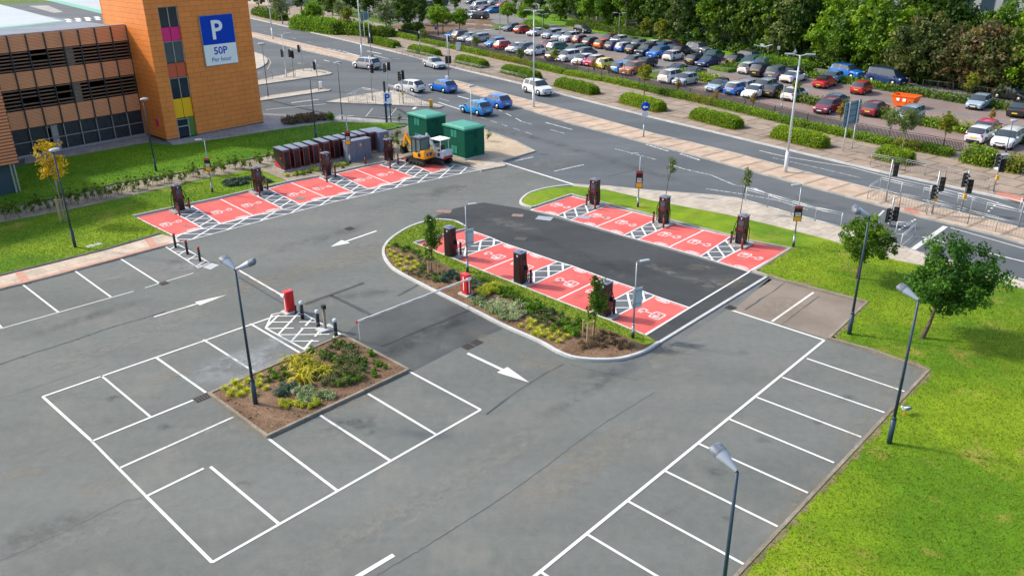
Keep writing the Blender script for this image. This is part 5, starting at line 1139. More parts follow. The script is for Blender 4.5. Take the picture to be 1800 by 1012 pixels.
r3 = [(904, 54, 'N', 'hatch', 'slate', 'dark blue grey hatchback at the far left of the middle row'), (922, 58, 'F', 'hatch', 'red', 'red hatchback second in the middle row'), (949, 62, 'N', 'coupe', 'white', 'white coupe behind the tall lamp column'), (973, 67, 'N', 'mpv', 'silver', 'silver people carrier right of the white coupe'),
      (988, 70, 'N', 'hatch', 'pale', 'pale blue hatchback in the middle row'), (1004, 73, 'N', 'suv', 'white', 'white crossover left of a dark red hatchback in the middle row'), (1019, 77, 'F', 'city', 'burgundy', 'dark red small car in the middle row'), (1037, 81, 'F', 'hatch', 'black', 'black hatchback left of the orange car'), (1056, 85, 'F', 'hatch', 'orange', 'bright orange hatchback in the middle row'),
      (1076, 88, 'F', 'hatch', 'navy', 'navy hatchback right of the orange car'), (1095, 91, 'F', 'mini', 'royal', 'blue compact with a white roof in the middle row'), (1114, 94, 'F', 'hatch', 'black', 'black hatchback right of the white roofed compact'), (1137, 97, 'N', 'suv', 'black', 'black crossover left of the bright blue one'), (1157, 101, 'N', 'suv', 'royal', 'bright blue crossover next to a white hatchback'),
      (1181, 106, 'F', 'hatch', 'white', 'white hatchback with its rear to the aisle beside the bright blue crossover'), (1222, 113, 'F', 'hatch', 'black', 'black hatchback left of the blue saloon'), (1250, 115, 'N', 'saloon', 'navy', 'navy blue saloon next to the hedge mound'), (1313, 129, 'F', 'city', 'white', 'white small car right of the hedge mound'), (1340, 133, 'F', 'suv', 'black', 'black crossover right of the white small car'),
      (1366, 138, 'F', 'suv', 'slate', 'slate blue crossover between a black and a white car'), (1390, 144, 'F', 'coupe', 'white', 'white fastback electric car with black roof glass'), (1448, 153, 'F', 'cabrio', 'red', 'red convertible with a black hood'), (1513, 164, 'F', 'city', 'red', 'small rounded red car alone near the hedge bank')]
for x, y, f, tp, c, l in r3:
    t_, n_ = tn(x, y); car(TNP(t_, .7 * 21.7 + .3 * n_), (NF if f == 'N' else FF) + random.uniform(-2, 2), tp, c, l, roofcol='white' if (tp == 'mini') else None, group=GM)
r2 = [(915, 78, 'N', 'hatch', 'red', 'red car whose roof shows behind the white hatchback by the railing'), (934, 81, 'F', 'estate', 'green', 'dark green estate behind the white compact'), (984, 90, 'F', 'hatch', 'slate', 'dark grey car behind the white people carrier'), (966, 86, 'N', 'estate', 'green', 'green tinted dark estate behind the leafy tree'), (1080, 104, 'N', 'hatch', 'grey', 'grey car behind the yellow car'), (1098, 108, 'N', 'saloon', 'black', 'black saloon behind the bright blue hatchback'),
      (1153, 119, 'N', 'coupe', 'black', 'black coupe behind the grass bank'), (1176, 125, 'N', 'coupe', 'dark', 'dark grey coupe behind the white crossover'), (1293, 146, 'F', 'estate', 'silver', 'silver estate whose roof shows behind the convertible'), (1324, 149, 'N', 'suv', 'silver', 'silver crossover roof behind the white rounded car'), (1340, 154, 'F', 'hatch', 'black', 'black hatchback behind the white rounded car'), (1380, 159, 'F', 'hatch', 'white', 'white hatchback behind the hedge strip and young tree'),
      (1445, 173, 'N', 'saloon', 'slate', 'dark blue saloon roof behind the hedge strip'), (1519, 185, 'F', 'hatch', 'burgundy', 'dark red hatchback behind the road sign'), (1581, 195, 'N', 'estate', 'pale', 'pale grey estate in front of the orange skip'), (1723, 217, 'F', 'hatch', 'pink', 'pink roofed car behind the hedge near the right edge')]
for x, y, f, tp, c, l in r2:
    t_, n_ = tn(x, y, 1.2); car(TNP(t_, 13.2 if t_ < 28 else .4 * n_ + .6 * (13.4 + max(0, t_ - 45) * .06)), (NF if f == 'N' else FF) + random.uniform(-2, 2), tp, c, l, group=GM)
r4 = [(1030, 66, 'N', 'hatch', 'burgundy', 'dark red car in the rear row behind the dark red small car'), (1043, 69, 'N', 'hatch', 'white', 'white hatchback in the rear row behind the black hatchback'), (1061, 73, 'N', 'saloon', 'dark', 'dark saloon in the rear row behind the orange car'), (1075, 76, 'F', 'hatch', 'grey', 'grey hatchback in the rear row'), (1094, 79, 'N', 'hatch', 'white', 'white car in the rear row behind the white roofed compact'), (1112, 82, 'N', 'estate', 'green', 'green estate in the rear row'), (1130, 86, 'F', 'saloon', 'dark', 'dark saloon in the rear row behind the black crossover'), (1147, 88, 'F', 'hatch', 'black', 'black hatchback in the rear row beside the yellowish tree'),
      (1190, 98, 'N', 'saloon', 'green', 'dark green saloon in the rear row behind the white hatchback'), (1252, 103, 'F', 'hatch', 'black', 'black car behind the navy saloon'), (1275, 107, 'N', 'estate', 'green', 'green grey estate behind the hedge mound'), (1296, 110, 'N', 'hatch', 'royal', 'blue car behind the hedge mound'), (1368, 124, 'F', 'hatch', 'black', 'black hatchback in the rear row behind the slate crossover'), (1448, 131, 'N', 'hatch', 'sky', 'light blue hatchback behind the red convertible'), (1708, 173, 'N', 'hatch', 'pale', 'pale green car beside the yellow leaved tree on the right'), (1782, 185, 'F', 'saloon', 'black', 'black saloon at the far right behind the hedge bank')]
for x, y, f, tp, c, l in r4:
    t_, n_ = tn(x, y, 1.2); car(TNP(t_, 26.4 if t_ < 28 else .5 * n_ + 13.2), (NF if f == 'N' else FF) + random.uniform(-2, 2), tp, c, l, group=GR)
G5 = 'vehicles on the access road'
for x, y, tp, c, l, s in ((1024, 56, 'hatch', 'black', 'black hatchback on the access road behind the rows of cars', 1), (1181, 84, 'hatch', 'red', 'red hatchback on the access road by the yellowish tree', 1), (1227, 92, 'suv', 'grey', 'grey crossover on the access road', 1), (1310, 107, 'suv', 'dark', 'dark crossover on the access road behind the bushes', -1), (1487, 134, 'suv', 'royal', 'bright blue crossover on the access road ahead of the van', 1), (1557, 145, 'van', 'navy', 'navy camper van on the access road', 1), (1777, 173, 'hatch', 'black', 'black hatchback on the access road at the right edge', 1)):
    t_, n_ = tn(x, y + 2); car(TNP(t_, n_), RD + (0 if s > 0 else 180), tp, c, l, group=G5, cat='van' if tp == 'van' else 'car', name='van' if tp == 'van' else 'car', rack=(tp == 'van'))
for x, y, tp, c, l, h_ in ((645, 121, 'mpv', 'silver', 'silver hatchback turning in the junction', 143), (764, 119, 'saloon', 'silver', 'silver saloon approaching the junction on the far carriageway', RD), (721, 161, 'hatch', 'white', 'white hatchback waiting behind the junction railings', 142), (779, 161, 'hatch', 'royal', 'bright blue hatchback on the near carriageway closest to the junction', 131),
                         (872, 188, 'hatch', 'royal', 'blue hatchback beside the median, right of a lighter blue one', 130), (837, 200, 'hatch', 'azure', 'light blue hatchback behind the right green substation', 132), (945, 165, 'suv', 'white', 'white crossover driving right on the far carriageway', RD)):
    car(P(x, y), h_, tp, c, l, group='cars driving on the main road', name='car')
GU = 'cars in the yard at the top'
for x, y, tp, c, l, h_ in ((740, 22, 'van', 'white', 'white van glimpsed between dark trees at the top', -20), (842, 34, 'suv', 'black', 'black off-roader in the yard at the top, rear towards us', 150), (842, 17, 'van', 'white', 'white van parked in the yard at the top', NF), (852, 21, 'hatch', 'burgundy', 'dark red hatchback beside the white van in the yard', NF), (866, 23, 'hatch', 'azure', 'blue hatchback beside the dark red one in the yard', NF), (829, 31, 'hatch', 'white', 'white hatchback left of the black off-roader in the yard', 150),
                         (846, 8, 'hatch', 'royal', 'blue hatchback at the top edge beyond the white van', NF), (868, 9, 'suv', 'silver', 'silver crossover at the top edge of the yard', NF), (830, 7, 'hatch', 'dark', 'dark hatchback at the top edge of the yard', NF), (884, 13, 'hatch', 'red', 'red hatchback at the top edge right of the silver crossover', NF), (775, 10, 'hatch', 'royal', 'blue hatchback behind the tall trees at the top', NF), (752, 12, 'hatch', 'dark', 'dark hatchback behind the white van at the top', NF)):
    car(P(x, y), h_, tp, c, l, group=GU, cat='van' if tp == 'van' else 'car', name='van' if tp == 'van' else 'parked_car')
# ================================================================== STREET FURNITURE
plain('pole_blue', (.022, .045, .075), .5, var=.25, scale=12); plain('pole_grey', (.34, .37, .39), .4, .4, var=.1, scale=6); plain('pole_white', (.66, .68, .68), .45, var=.08, scale=6); plain('pole_dark', (.06, .075, .10), .5, var=.2)
plain('lamp_glass', (.50, .55, .60), .25); plain('lamp_shell', (.34, .38, .42), .5); plain('lamp_top', (.14, .16, .19), .5, var=.4, scale=10); plain('rail_grey', (.30, .31, .30), .5, .3, var=.2, scale=8); plain('rail_pale', (.55, .58, .60), .45, .3); plain('rail_black', (.025, .03, .035), .5)
plain('back_grey', (.30, .34, .37), .5, var=.1); plain('signal_black', (.012, .013, .015), .5); plain('signal_red_off', (.12, .01, .01), .3); plain('signal_amber_off', (.14, .07, .01), .3); plain('signal_green_off', (.01, .08, .04), .3); plain('push_yellow', (.70, .38, .02), .5)
plain('sign_teal', (.16, .25, .30), .55, var=.1); plain('sign_frame', (.06, .12, .15), .5); plain('orange_sign', (.85, .40, .02), .5); plain('sign_pale', (.60, .64, .66), .5); plain('sign_back', (.42, .52, .58), .5)
def conehead(t, h, az, pitch=22, s=1.0):
    M_ = Matrix.Translation((0, 0, h)) @ Matrix.Rotation(R(az), 4, 'Z') @ Matrix.Rotation(R(-pitch), 4, 'Y')
    b = MB(); n = 12; st = [(.02, .05, .05), (.10, .075, .07), (.30, .12, .09), (.55, .20, .13), (.60, .205, .135)]; rr = []
    for x, ry, rz in st: rr.append([b.bm.verts.new(M_ @ Vector((x * s, math.cos(a) * ry * s, math.sin(a) * rz * s))) for a in [2 * math.pi * i / n for i in range(n)]])
    for A, B_ in zip(rr, rr[1:]):
        for i in range(n): b.bm.faces.new((A[i], A[(i + 1) % n], B_[(i + 1) % n], B_[i]))
    bmesh.ops.recalc_face_normals(b.bm, faces=b.bm.faces); o = b.build('lamp_head', 'lamp_shell', t, 60)
    b = MB(); rr = []
    for x, ry, rz in [(.60, .215, .14), (.82, .235, .13), (.86, .20, .10)]: rr.append([b.bm.verts.new(M_ @ Vector((x * s, math.cos(a) * ry * s, math.sin(a) * rz * s))) for a in [2 * math.pi * i / n for i in range(n)]])
    for A, B_ in zip(rr, rr[1:]):
        for i in range(n): b.bm.faces.new((A[i], A[(i + 1) % n], B_[(i + 1) % n], B_[i]))
    b.bm.faces.new(rr[-1]); b.bm.faces.new(rr[0][::-1]); bmesh.ops.recalc_face_normals(b.bm, faces=b.bm.faces); b.build('lamp_cap', 'lamp_top', o, 60)
    return o
def lamp(x, y, h, label, mat='pole_blue', heads=(), kind='cone', base=True, r=.075, group=None, loc=None, black=False, rz=0, lean=0):
    t = empty('street_lamp', (*(loc or P(x, y)), .02), 0, label, 'lamp post', group)
    hb_ = h * .19
    if base: b = MB(); b.cyl((0, 0, 0), (0, 0, hb_), r * 1.35, r * 1.35, 12); b.cyl((0, 0, hb_), (0, 0, hb_ + .12), r * 1.35, r * .8, 12); b.build('base_section', mat, t, 40)
    b = MB(); b.cyl((0, 0, hb_ if base else 0), (0, 0, h), r * .85, r * .55, 10); b.build('pole', mat, t, 40)
    if black: b = MB(); b.cyl((0, 0, 0), (0, 0, .42), r * 1.42, r * 1.42, 12); b.build('painted_foot', 'black_plastic', t, 40)
    for hd_ in heads:
        if kind == 'cone': conehead(t, h, hd_, s=1.0)
        elif kind == 'led':
            M_ = Matrix.Translation((0, 0, h)) @ Matrix.Rotation(R(hd_), 4, 'Z')
            b = MB(); b.box((.12, 0, .01), (.3, .05, .05), M=M_); b.build('arm', mat, t)
            b = MB(); b.box((.42, 0, .04), (.48, .20, .06), M=M_, bev=.02); b.build('lamp_head', 'lamp_shell', t, 40)
        elif kind == 'tall':
            M_ = Matrix.Translation((0, 0, h)) @ Matrix.Rotation(R(hd_), 4, 'Z')
            b = MB(); b.cyl(M_ @ Vector((0, 0, -.05)), M_ @ Vector((.5, 0, .08)), .03, .03, 8); b.build('arm', mat, t)
            b = MB(); b.box((.75, 0, .08), (.75, .3, .1), M=M_, bev=.03); b.build('lamp_head', 'lamp_shell', t, 40)
        elif kind == 'dome':
            M_ = Matrix.Translation((0, 0, h)) @ Matrix.Rotation(R(hd_), 4, 'Z')
            b = MB(); b.ball((.12, 0, .03), (.36, .26, .11), 12, M_); b.build('lamp_head', 'lamp_shell', t, 80)
        elif kind == 'wing':
            M_ = Matrix.Translation((0, 0, h)) @ Matrix.Rotation(R(hd_), 4, 'Z') @ Matrix.Rotation(R(-12), 4, 'Y')
            b = MB(); b.box((.75, 0, .05), (1.3, .5, .06), M=M_, bev=.02); b.build('lamp_head', 'lamp_shell', t, 40)
    return t
lamp(450, 712, 6.2, 'blue lamp post with two cone heads standing in the central planting bed', heads=(140, 10))
lamp(1562, 782, 6.15, 'blue lamp post with one cone head at the right kerb near the gull', heads=(128,))
lamp(1492, 590, 6.15, 'blue lamp post with two heads beside the brown bays and smaller tree', heads=(140, 185))
_p = P(1296, 830, 6.2); lamp(0, 0, 6.2, 'blue lamp post rising from the bottom edge over the right-hand bays', heads=(125,), loc=_p)
lamp(133, 437, 6.3, 'blue lamp post on the left lawn in front of the yellow birch', heads=(60,), kind='dome')
lamp(275, 303, HZ(275, 303, 176), 'blue lamp post on the lawn in front of the orange tower', heads=(60,), kind='dome', r=.065)
lamp(556, 247, HZ(556, 247, 137), 'dark headless column behind the power cabinets', mat='pole_dark', r=.07)
lamp(1112, 597, 4.05, 'grey lamp post with white sign panel near the island tip', mat='pole_grey', heads=(20,), kind='led', r=.055, black=True)
lamp(822, 481, 4.15, 'grey lamp post beside the red barrier cabinet in the island', mat='pole_grey', heads=(20,), kind='led', r=.055, black=True)
for x, y, ty, hd_, lab in ((1121, 366, 271, 190, 'grey lamp post with a yellow and black tariff sign behind the right row, left one'), (1394, 436, 326, 190, 'grey lamp post with a yellow and black tariff sign beside the lawn corner'), (374, 340, 246, 200, 'grey lamp post with a tariff sign on the left lawn'), (616, 290, 205, 170, 'grey lamp post with a tariff sign in front of the power cabinets')):
    lamp(x, y, HZ(x, y, ty), lab, mat='pole_grey', heads=(hd_,) if x != 616 else (170, -10), kind='led', r=.055, black=True)
    A = P(x, y); hs = HZ(x, y, ty) * (.42 if x > 1000 else .60)
    zt_ = {1121: (300, 330), 1394: (362, 388), 374: (278, 300), 616: (230, 254)}[x]; z1, z0 = HZ(x, y, zt_[0]), HZ(x, y, zt_[1])
    t = empty('tariff_sign', (*A, z0), R(-8), 'black, white and yellow tariff sign fixed to ' + lab.replace('grey lamp post with a ', 'the grey post with ')[:60], 'sign')
    t['label'] = {1121: 'tariff sign with yellow foot on the left post behind the right row of bays', 1394: 'tariff sign with yellow foot on the post at the lawn corner', 374: 'tariff sign with yellow foot on the post on the left lawn', 616: 'tariff sign with yellow foot in front of the power cabinets'}[x]
    hh = z1 - z0; b = MB(); b.box((0, -.09, hh / 2), (.48, .03, hh)); b.build('panel', 'charger_dark', t); b = MB(); b.box((0, -.11, hh * .17), (.40, .012, hh * .28)); b.build('panel_foot', 'orange_sign', t)
    b = MB(); b.box((0, -.11, hh * .47), (.32, .012, hh * .24)); b.build('price_panel', 'sign_pale', t); b = MB(); b.box((0, -.11, hh * .92), (.46, .012, hh * .1)); b.build('header', 'cab_red_line', t)
    b = MB(); put_text(b, '50p', hh * .16, lambda x_, y_: (x_, -.119, hh * .41 + y_), center=1); b.build('lettering', 'charger_dark', t)
for x, y, rz, lab in ((1112, 597, 30, 'white notice board seen from behind on the post at the island tip'), (822, 481, 30, 'white notice board seen from behind on the post by the barrier')):
    t = empty('notice_board', (*P(x, y), 1.6), R(rz), lab, 'sign')
    b = MB(); b.box((.25, .12, .55), (.55, .025, 1.05)); b.build('panel', 'sign_back', t); b = MB(); b.box((.2, .09, .9), (.6, .03, .05)); b.box((.2, .09, .25), (.6, .03, .05)); b.build('bracket', 'pole_grey', t)
for x, y, ty, lab in ((938, 190, 20, 'tall white double headed column on the median left of centre'), (1380, 305, 98, 'tall white double headed column on the median right of centre')):
    lamp(x, y, HZ(x, y, ty), lab, mat='pole_white', heads=(165, -15), kind='tall', r=.11)
lamp(637, 103, 10.4, 'tall white column at the end of the far left median', mat='pole_white', r=.12, heads=(165, -15), kind='tall'); lamp(480, 70, 10.4, 'tall white column behind the orange tower on the left median', mat='pole_white', r=.12, heads=(165, -15), kind='tall')
lamp(504, 137, HZ(504, 137, 61), 'white lamp column among the left junction signals', mat='pole_white', heads=(10,), kind='tall', r=.08); lamp(830, 262, HZ(830, 262, 152), 'white lamp column behind the right green substation', mat='pole_white', heads=(10,), kind='dome', r=.06)
lamp(472, 172, HZ(472, 172, 78), 'slim grey double lamp beside the orange tower', mat='pole_dark', heads=(170, -10), kind='dome', r=.05); lamp(602, 212, HZ(602, 212, 111), 'slim grey lamp at the pavement behind the brown shrubs', mat='pole_dark', heads=(20,), kind='dome', r=.05)
for x, y, ty, k, hs_, lab in ((953, 84, 26, 'tall', (165, -15), 'thin lamp with flat heads among cars near the white coupe'), (1087, 77, 24, 'tall', (165, -15), 'thin brown lamp at the rear row near the orange car'), (1181, 72, 28, 'dome', (10,), 'thin brown lamp at the woodland edge by the red hatchback'), (1339, 110, 84, 'wing', (160, 10, 85), 'lamp with three flat wings behind the slate crossover'), (1459, 120, 74, 'wing', (160, 10), 'lamp with flat wings before the woods near the blue crossover'),
                              (1532, 123, 71, 'dome', (10,), 'thin lamp in front of the woods beside the camper van'), (1768, 268, 213, 'dome', (20,), 'dark slim post in front of the white estate at the right'), (879, 60, -10, 'tall', (165,), 'pale blue column at the yard entrance'), (1374, 190, 150, 'none', (), 'short grey post in the far bays near the white rounded car')):
    lamp(x, y, HZ(x, y, ty), lab, mat='pole_grey' if x != 1768 else 'pole_dark', heads=hs_, kind=k, r=.05)
# traffic lights
def sighead(parent, z, az, dx=.25, s=1.0):
    h_ = empty('signal_head', (0, 0, z)); h_.parent = parent; h_.rotation_euler = (0, 0, R(az)); h_.scale = (s,) * 3
    b = MB(); b.box((dx, 0, 0), (.27, .20, .88), bev=.02); b.box((dx, .03, 0), (.34, .02, 1.0)); b.build('casing', 'signal_black', h_)
    for i, mt_ in enumerate(('signal_red_off', 'signal_amber_off', 'signal_green_off')):
        zz_ = .29 - i * .29; b = MB(); b.cyl((dx, -.095, zz_), (dx, -.115, zz_), .09, .09, 12)
        for a in range(-1, 10): an = R(a * 20); b.face([(dx + math.cos(an) * .105, -.10, zz_ + math.sin(an) * .105), (dx + math.cos(an + .35) * .105, -.10, zz_ + math.sin(an + .35) * .105), (dx + math.cos(an + .35) * .105, -.30, zz_ + math.sin(an + .35) * .105), (dx + math.cos(an) * .105, -.30, zz_ + math.sin(an) * .105)], mi=1)
        b.build('lens', [mt_, 'signal_black'], h_)
def tlight(x, y, ty, heads, label, push=False, mat='pole_grey'):
    h = HZ(x, y, ty); t = empty('traffic_light', (*P(x, y), .1), 0, label, 'traffic light', 'traffic lights at the junctions')
    b = MB(); b.cyl((0, 0, 0), (0, 0, h), .06, .055, 10); b.cyl((0, 0, 0), (0, 0, .05), .12, .12, 10); b.build('pole', mat, t, 40)
    for f_, az, dx in heads: sighead(t, h * f_, az, dx)
    if push: b = MB(); b.box((0, -.12, 1.15), (.2, .14, .34), bev=.02); b.build('push_button_box', 'push_yellow', t)
    return t
for a in ((504, 137, 88, ((.86, 40, -.28),), 'leftmost traffic light of the left junction, beside the white lamp column'), (517, 138, 87, ((.84, 40, -.25), (.8, -40, .25)), 'double headed traffic light on the long traffic island', True), (533, 126, 77, ((.8, 200, .3),), 'traffic light at the railings of the long island'), (560, 160, 107, ((.8, 150, .3),), 'traffic light on the narrow island beside the bollard'),
          (655, 179, 100, ((.72, -30, .28),), 'traffic light left on the triangular island'), (653, 102, 60, ((.72, 30, -.25), (.72, 30, .25)), 'double traffic light at the end of the left median'), (683, 166, 113, ((.85, 30, -.28), (.9, -20, .28)), 'double traffic light behind the blue parking sign'), (709, 184, 129, ((.88, 30, -.28), (.92, -20, .15)), 'double traffic light in front of the waiting white hatchback', True),
          (739, 99, 56, ((.8, 60, -.25),), 'traffic light by the left box hedge on the far pavement'), (789, 141, 64, ((.45, 10, -.22), (.45, 10, .25)), 'tall pole traffic light near the silver saloon'), (790, 98, 62, ((.8, 60, -.22),), 'traffic light between two box hedges on the far pavement'),
          (1556, 358, 283, ((.78, -30, .3),), 'traffic light inside the median railings'), (1563, 396, 350, ((.35, 30, -.28), (.4, -30, .28)), 'double traffic light on the near pavement behind the smaller tree'), (1637, 379, 303, ((.52, 20, -.2), (.7, -20, .28)), 'double traffic light at the median crossing, left', True), (1688, 375, 302, ((.78, 20, -.25), (.62, -20, .25)), 'double traffic light at the median crossing, right', True),
          (1745, 340, 278, ((.9, 20, -.25), (.75, -10, .25)), 'traffic light on the far pavement beside the hedge end', True), (1789, 402, 345, ((1.0, 30, .1),), 'traffic light at the right edge of the photo')):
    tlight(*a)
# railings
def railing(pts, h, label, group, mat='rail_grey', post=2.0, bars=True, pitch=.16, z=.1, top2=True, name='railing', bar=.016):
    W2 = [Vector(P(*p)) for p in pts]; t = empty(name, (W2[0].x, W2[0].y, z), 0, label, 'railing', group)
    o0 = W2[0]; W2 = [v - o0 for v in W2]; bp, bb, bt = MB(), MB(), MB(); nposts = 0
    for a, c in zip(W2, W2[1:]):
        L_ = (c - a).length; n = max(1, round(L_ / post)); d = (c - a) / L_
        for i in range(n + 1):
            p = a + (c - a) * i / n; bp = MB(); bp.cyl((*p, 0), (*p, h + .03), .028, .028, 6); bp.build('post', mat, t, 40)
        bt.cyl((*a, h), (*c, h), .025, .025, 6)
        if top2: bt.cyl((*a, h - .14), (*c, h - .14), .018, .018, 6)
        bt.cyl((*a, .1), (*c, .1), .018, .018, 6)
        if bars:
            m_ = int(L_ / pitch)
            for i in range(1, m_): p = a + d * (i * L_ / m_); bb.box((p.x, p.y, (h - .04) / 2), (bar, bar, h - .18))
    bt.build('top_rail', mat, t, 40)
    if bars: bb.build('bars', mat, t)
    return t
GRL = 'pedestrian guard railings'
railing([(697, 95), (740, 105), (800, 120), (860, 133), (925, 148)], 1.0, 'long grey railing on the far pavement behind the silver saloon', GRL, pitch=.3)
railing([(1529, 293), (1590, 304), (1660, 319), (1736, 338)], 1.0, 'grey railing on the far pavement behind the median crossing', GRL, pitch=.2)
railing([(1524, 352), (1580, 366), (1626, 377)], 1.0, 'near side railing at the left end of the median crossing', GRL, pitch=.2)
railing([(1524, 352), (1545, 337), (1620, 355), (1680, 371), (1704, 377)], 1.0, 'pale far side railing round the left end of the median crossing', GRL, 'rail_pale', bars=False)
railing([(1628, 380), (1700, 397), (1800, 424), (1850, 437)], 1.0, 'near side railing running right along the median to the picture edge', GRL, pitch=.2)
railing([(1632, 352), (1680, 366), (1730, 383), (1800, 400)], 1.0, 'pale railing on the far side of the right median', GRL, 'rail_pale', bars=False)
railing([(1310, 356), (1349, 367), (1391, 380), (1432, 392), (1477, 402)], 1.0, 'pale open railing along the near pavement edge', GRL, 'rail_pale', bars=False)
railing([(1573, 416), (1606, 418), (1582, 438)], .9, 'short pale railing behind the smaller tree', GRL, 'rail_pale', bars=False)
railing([(1790, 376), (1830, 386)], 1.0, 'short pale railing at the right edge beyond the median', GRL, 'rail_pale', bars=False)
railing([(455, 143), (480, 141), (520, 136)], 1.0, 'railing on the long left traffic island', GRL, pitch=.25); railing([(525, 125), (548, 127), (572, 131)], 1.0, 'railing at the tip of the long left traffic island', GRL, pitch=.25)
railing([(613, 182), (646, 184), (661, 185)], 1.0, 'front railing on the triangular island', GRL, pitch=.25); railing([(613, 182), (638, 171), (672, 176)], 1.0, 'back railing on the triangular island', GRL, 'rail_pale', bars=False); railing([(703, 186), (741, 187)], 1.0, 'railing beside the yellow bollard on the triangular island', GRL, pitch=.25); railing([(684, 165), (703, 172), (741, 186)], 1.0, 'rear railing beside the waiting white hatchback', GRL, 'rail_pale', bars=False)
railing([(820, 52), (850, 54), (880, 56)], 1.0, 'pale railing at the yard entrance', GRL, 'rail_pale', bars=False)
GF = 'black fence panels along the far car park'
fpts = [(700, 60), (755, 72), (820, 86), (880, 99), (950, 114), (1013, 129), (1080, 141), (1147, 155), (1190, 165), (1235, 174), (1285, 185), (1333, 196), (1390, 210), (1448, 224), (1520, 239), (1587, 252), (1640, 261), (1690, 270)]
for i, (a, c) in enumerate(zip(fpts, fpts[1:])):
    lb = 'section %s of black railing' % ''
    near_ = ['left of the parking lamp', 'behind the first blue hatchback', 'by the pale grey estate', 'by the small red car', 'by the white compact', 'by the white people carrier', 'by the yellow car', 'by the copper crossover', 'beside the grass bank', 'by the white crossover', 'by the convertible', 'by the white rounded car', 'left of the tall median column', 'by the burgundy hatchback', 'behind the large road sign', 'behind the two trees', 'at its right-hand end'][i]
    railing([a, c], .98, 'stretch of black fence ' + near_, GF, 'rail_black', post=2.6, pitch=.13, top2=False, bar=.05, name='fence')
railing([(1415, 116), (1450, 121), (1480, 127)], 1.3, 'dark fence at the woodland edge left of the blue crossover', 'dark fences at the woodland edge', 'rail_black', pitch=.3, top2=False, name='fence')
railing([(1620, 160), (1700, 170), (1800, 185)], 1.2, 'dark fence under the reddish trees at the right', 'dark fences at the woodland edge', 'rail_black', pitch=.3, top2=False, name='fence')
# signs
t = empty('parking_sign', (*P(682, 217), .1), R(4), 'white totem sign with a blue P on two dark posts by the junction pavement', 'sign')
h1 = HZ(682, 217, 145); b = MB(); b.box((-.12, 0, h1 / 2), (.22, .12, h1), bev=.02); b.build('post', 'pole_blue', t); b = MB(); b.box((.32, .02, h1 * .42), (.10, .1, h1 * .84)); b.build('post', 'pole_blue', t)
z0, z1 = HZ(682, 217, 183), HZ(682, 217, 164); b = MB(); b.box((.12, -.1, (z0 + z1) / 2), (.85, .05, z1 - z0)); b.build('panel', 'white', t)
b = MB(); put_text(b, 'P', (z1 - z0) * .95, lambda x, y: (.12 + x, -.13, z0 + (z1 - z0) * .16 + y), bold=.03, center=1); b.build('lettering', 'sign_blue', t)
b = MB(); b.box((.12, -.1, z0 - .12), (.85, .05, .12)); b.build('lower_panel', 'sign_blue', t)
t = empty('road_sign', (*P(1131, 243), .12), R(10), 'round blue keep-left arrow sign above a white plate on the median', 'sign')
h1 = HZ(1131, 243, 181); b = MB(); b.cyl((0, 0, 0), (0, 0, h1), .05, .05, 8); b.cyl((0, 0, 0), (0, 0, h1 * .35), .075, .075, 8); b.build('post', 'pole_grey', t, 40)
b = MB(); b.cyl((0, -.07, h1 - .45), (0, -.1, h1 - .45), .42, .42, 20); b.build('disc', 'sign_blue', t, 40)
b = MB(); b.face([(-.28, -.105, h1 - .5), (-.06, -.105, h1 - .68), (-.06, -.105, h1 - .32)]); b.box((.09, -.105, h1 - .5), (.3, .008, .12)); b.build('arrow', 'white', t)
b = MB(); b.box((0, -.08, h1 - 1.15), (.62, .03, .42)); b.build('plate', 'sign_pale', t)
def bigsign(a, c, zt, label, zl, sw=0):
    A, B_ = Vector(P(*a)), Vector(P(*c)); d = B_ - A; t = empty('direction_sign', (A.x, A.y, .12), math.atan2(d.y, d.x), label, 'sign')
    L_ = d.length; b = MB()
    for x in (0, L_): b = MB(); b.cyl((x, 0, 0), (x, 0, zt), .06, .06, 8); b.build('post', 'pole_white', t, 40)
    b = MB(); b.box((L_ / 2 + sw, -.1 if False else .1, (zt + zl) / 2), (L_ * 1.75, .04, zt - zl)); b.build('panel', 'sign_teal', t)
    b = MB()
    for k in range(4): b.box((L_ / 2 + sw, .06, zl + (k + .5) * (zt - zl) / 4), (L_ * 1.75, .05, .07))
    for x in (0, L_): b.box((x, .04, (zt + zl) / 2), (.12, .06, zt - zl))
    b.build('bracing', 'sign_frame', t)
bigsign((1481, 268), (1497, 263), HZ(1489, 265, 180), 'large direction sign seen from behind on two white posts', HZ(1489, 265, 222))
bigsign((642, 78), (650, 74), HZ(646, 76, 23), 'direction sign seen from behind beside the tall white column at upper left', HZ(646, 76, 37))
for x, y, lab, cm in ((758, 191, 'yellow illuminated bollard on the triangular island', 'push_yellow'), (564, 158, 'white illuminated bollard on the narrow island', 'white'), (786, 148, 'white illuminated bollard at the left end of the main median', 'white'), (655, 106, 'white and yellow bollard at the end of the left median', 'sand')):
    t = empty('traffic_bollard', (*P(x, y), .12), 0, lab, 'bollard'); b = MB(); b.box((0, 0, .5), (.4, .3, .8), bev=.08); b.build('shell', cm, t, 50); b = MB(); b.box((0, 0, .06), (.3, .24, .14)); b.build('foot', 'black_plastic', t)
for x, y, s, rz, lab in ((1758, 300, 1.0, 10, 'grey roadside control cabinet beside the traffic light at the hedge end'), (806, 91, .9, 0, 'pale green cabinet between two box hedges')):
    t = empty('control_cabinet', (*P(x, y), .12), R(rz), lab, 'cabinet'); b = MB(); b.box((0, 0, .6), (.9 * s, .5, 1.2), bev=.02); b.build('case', 'sign_pale', t); b = MB(); b.box((0, 0, 1.22), (.96 * s, .56, .05)); b.build('lid', 'back_grey', t); b = MB(); b.box((-.2, -.26, .6), (.38, .02, 1.0)); b.build('door', 'sign_pale', t)
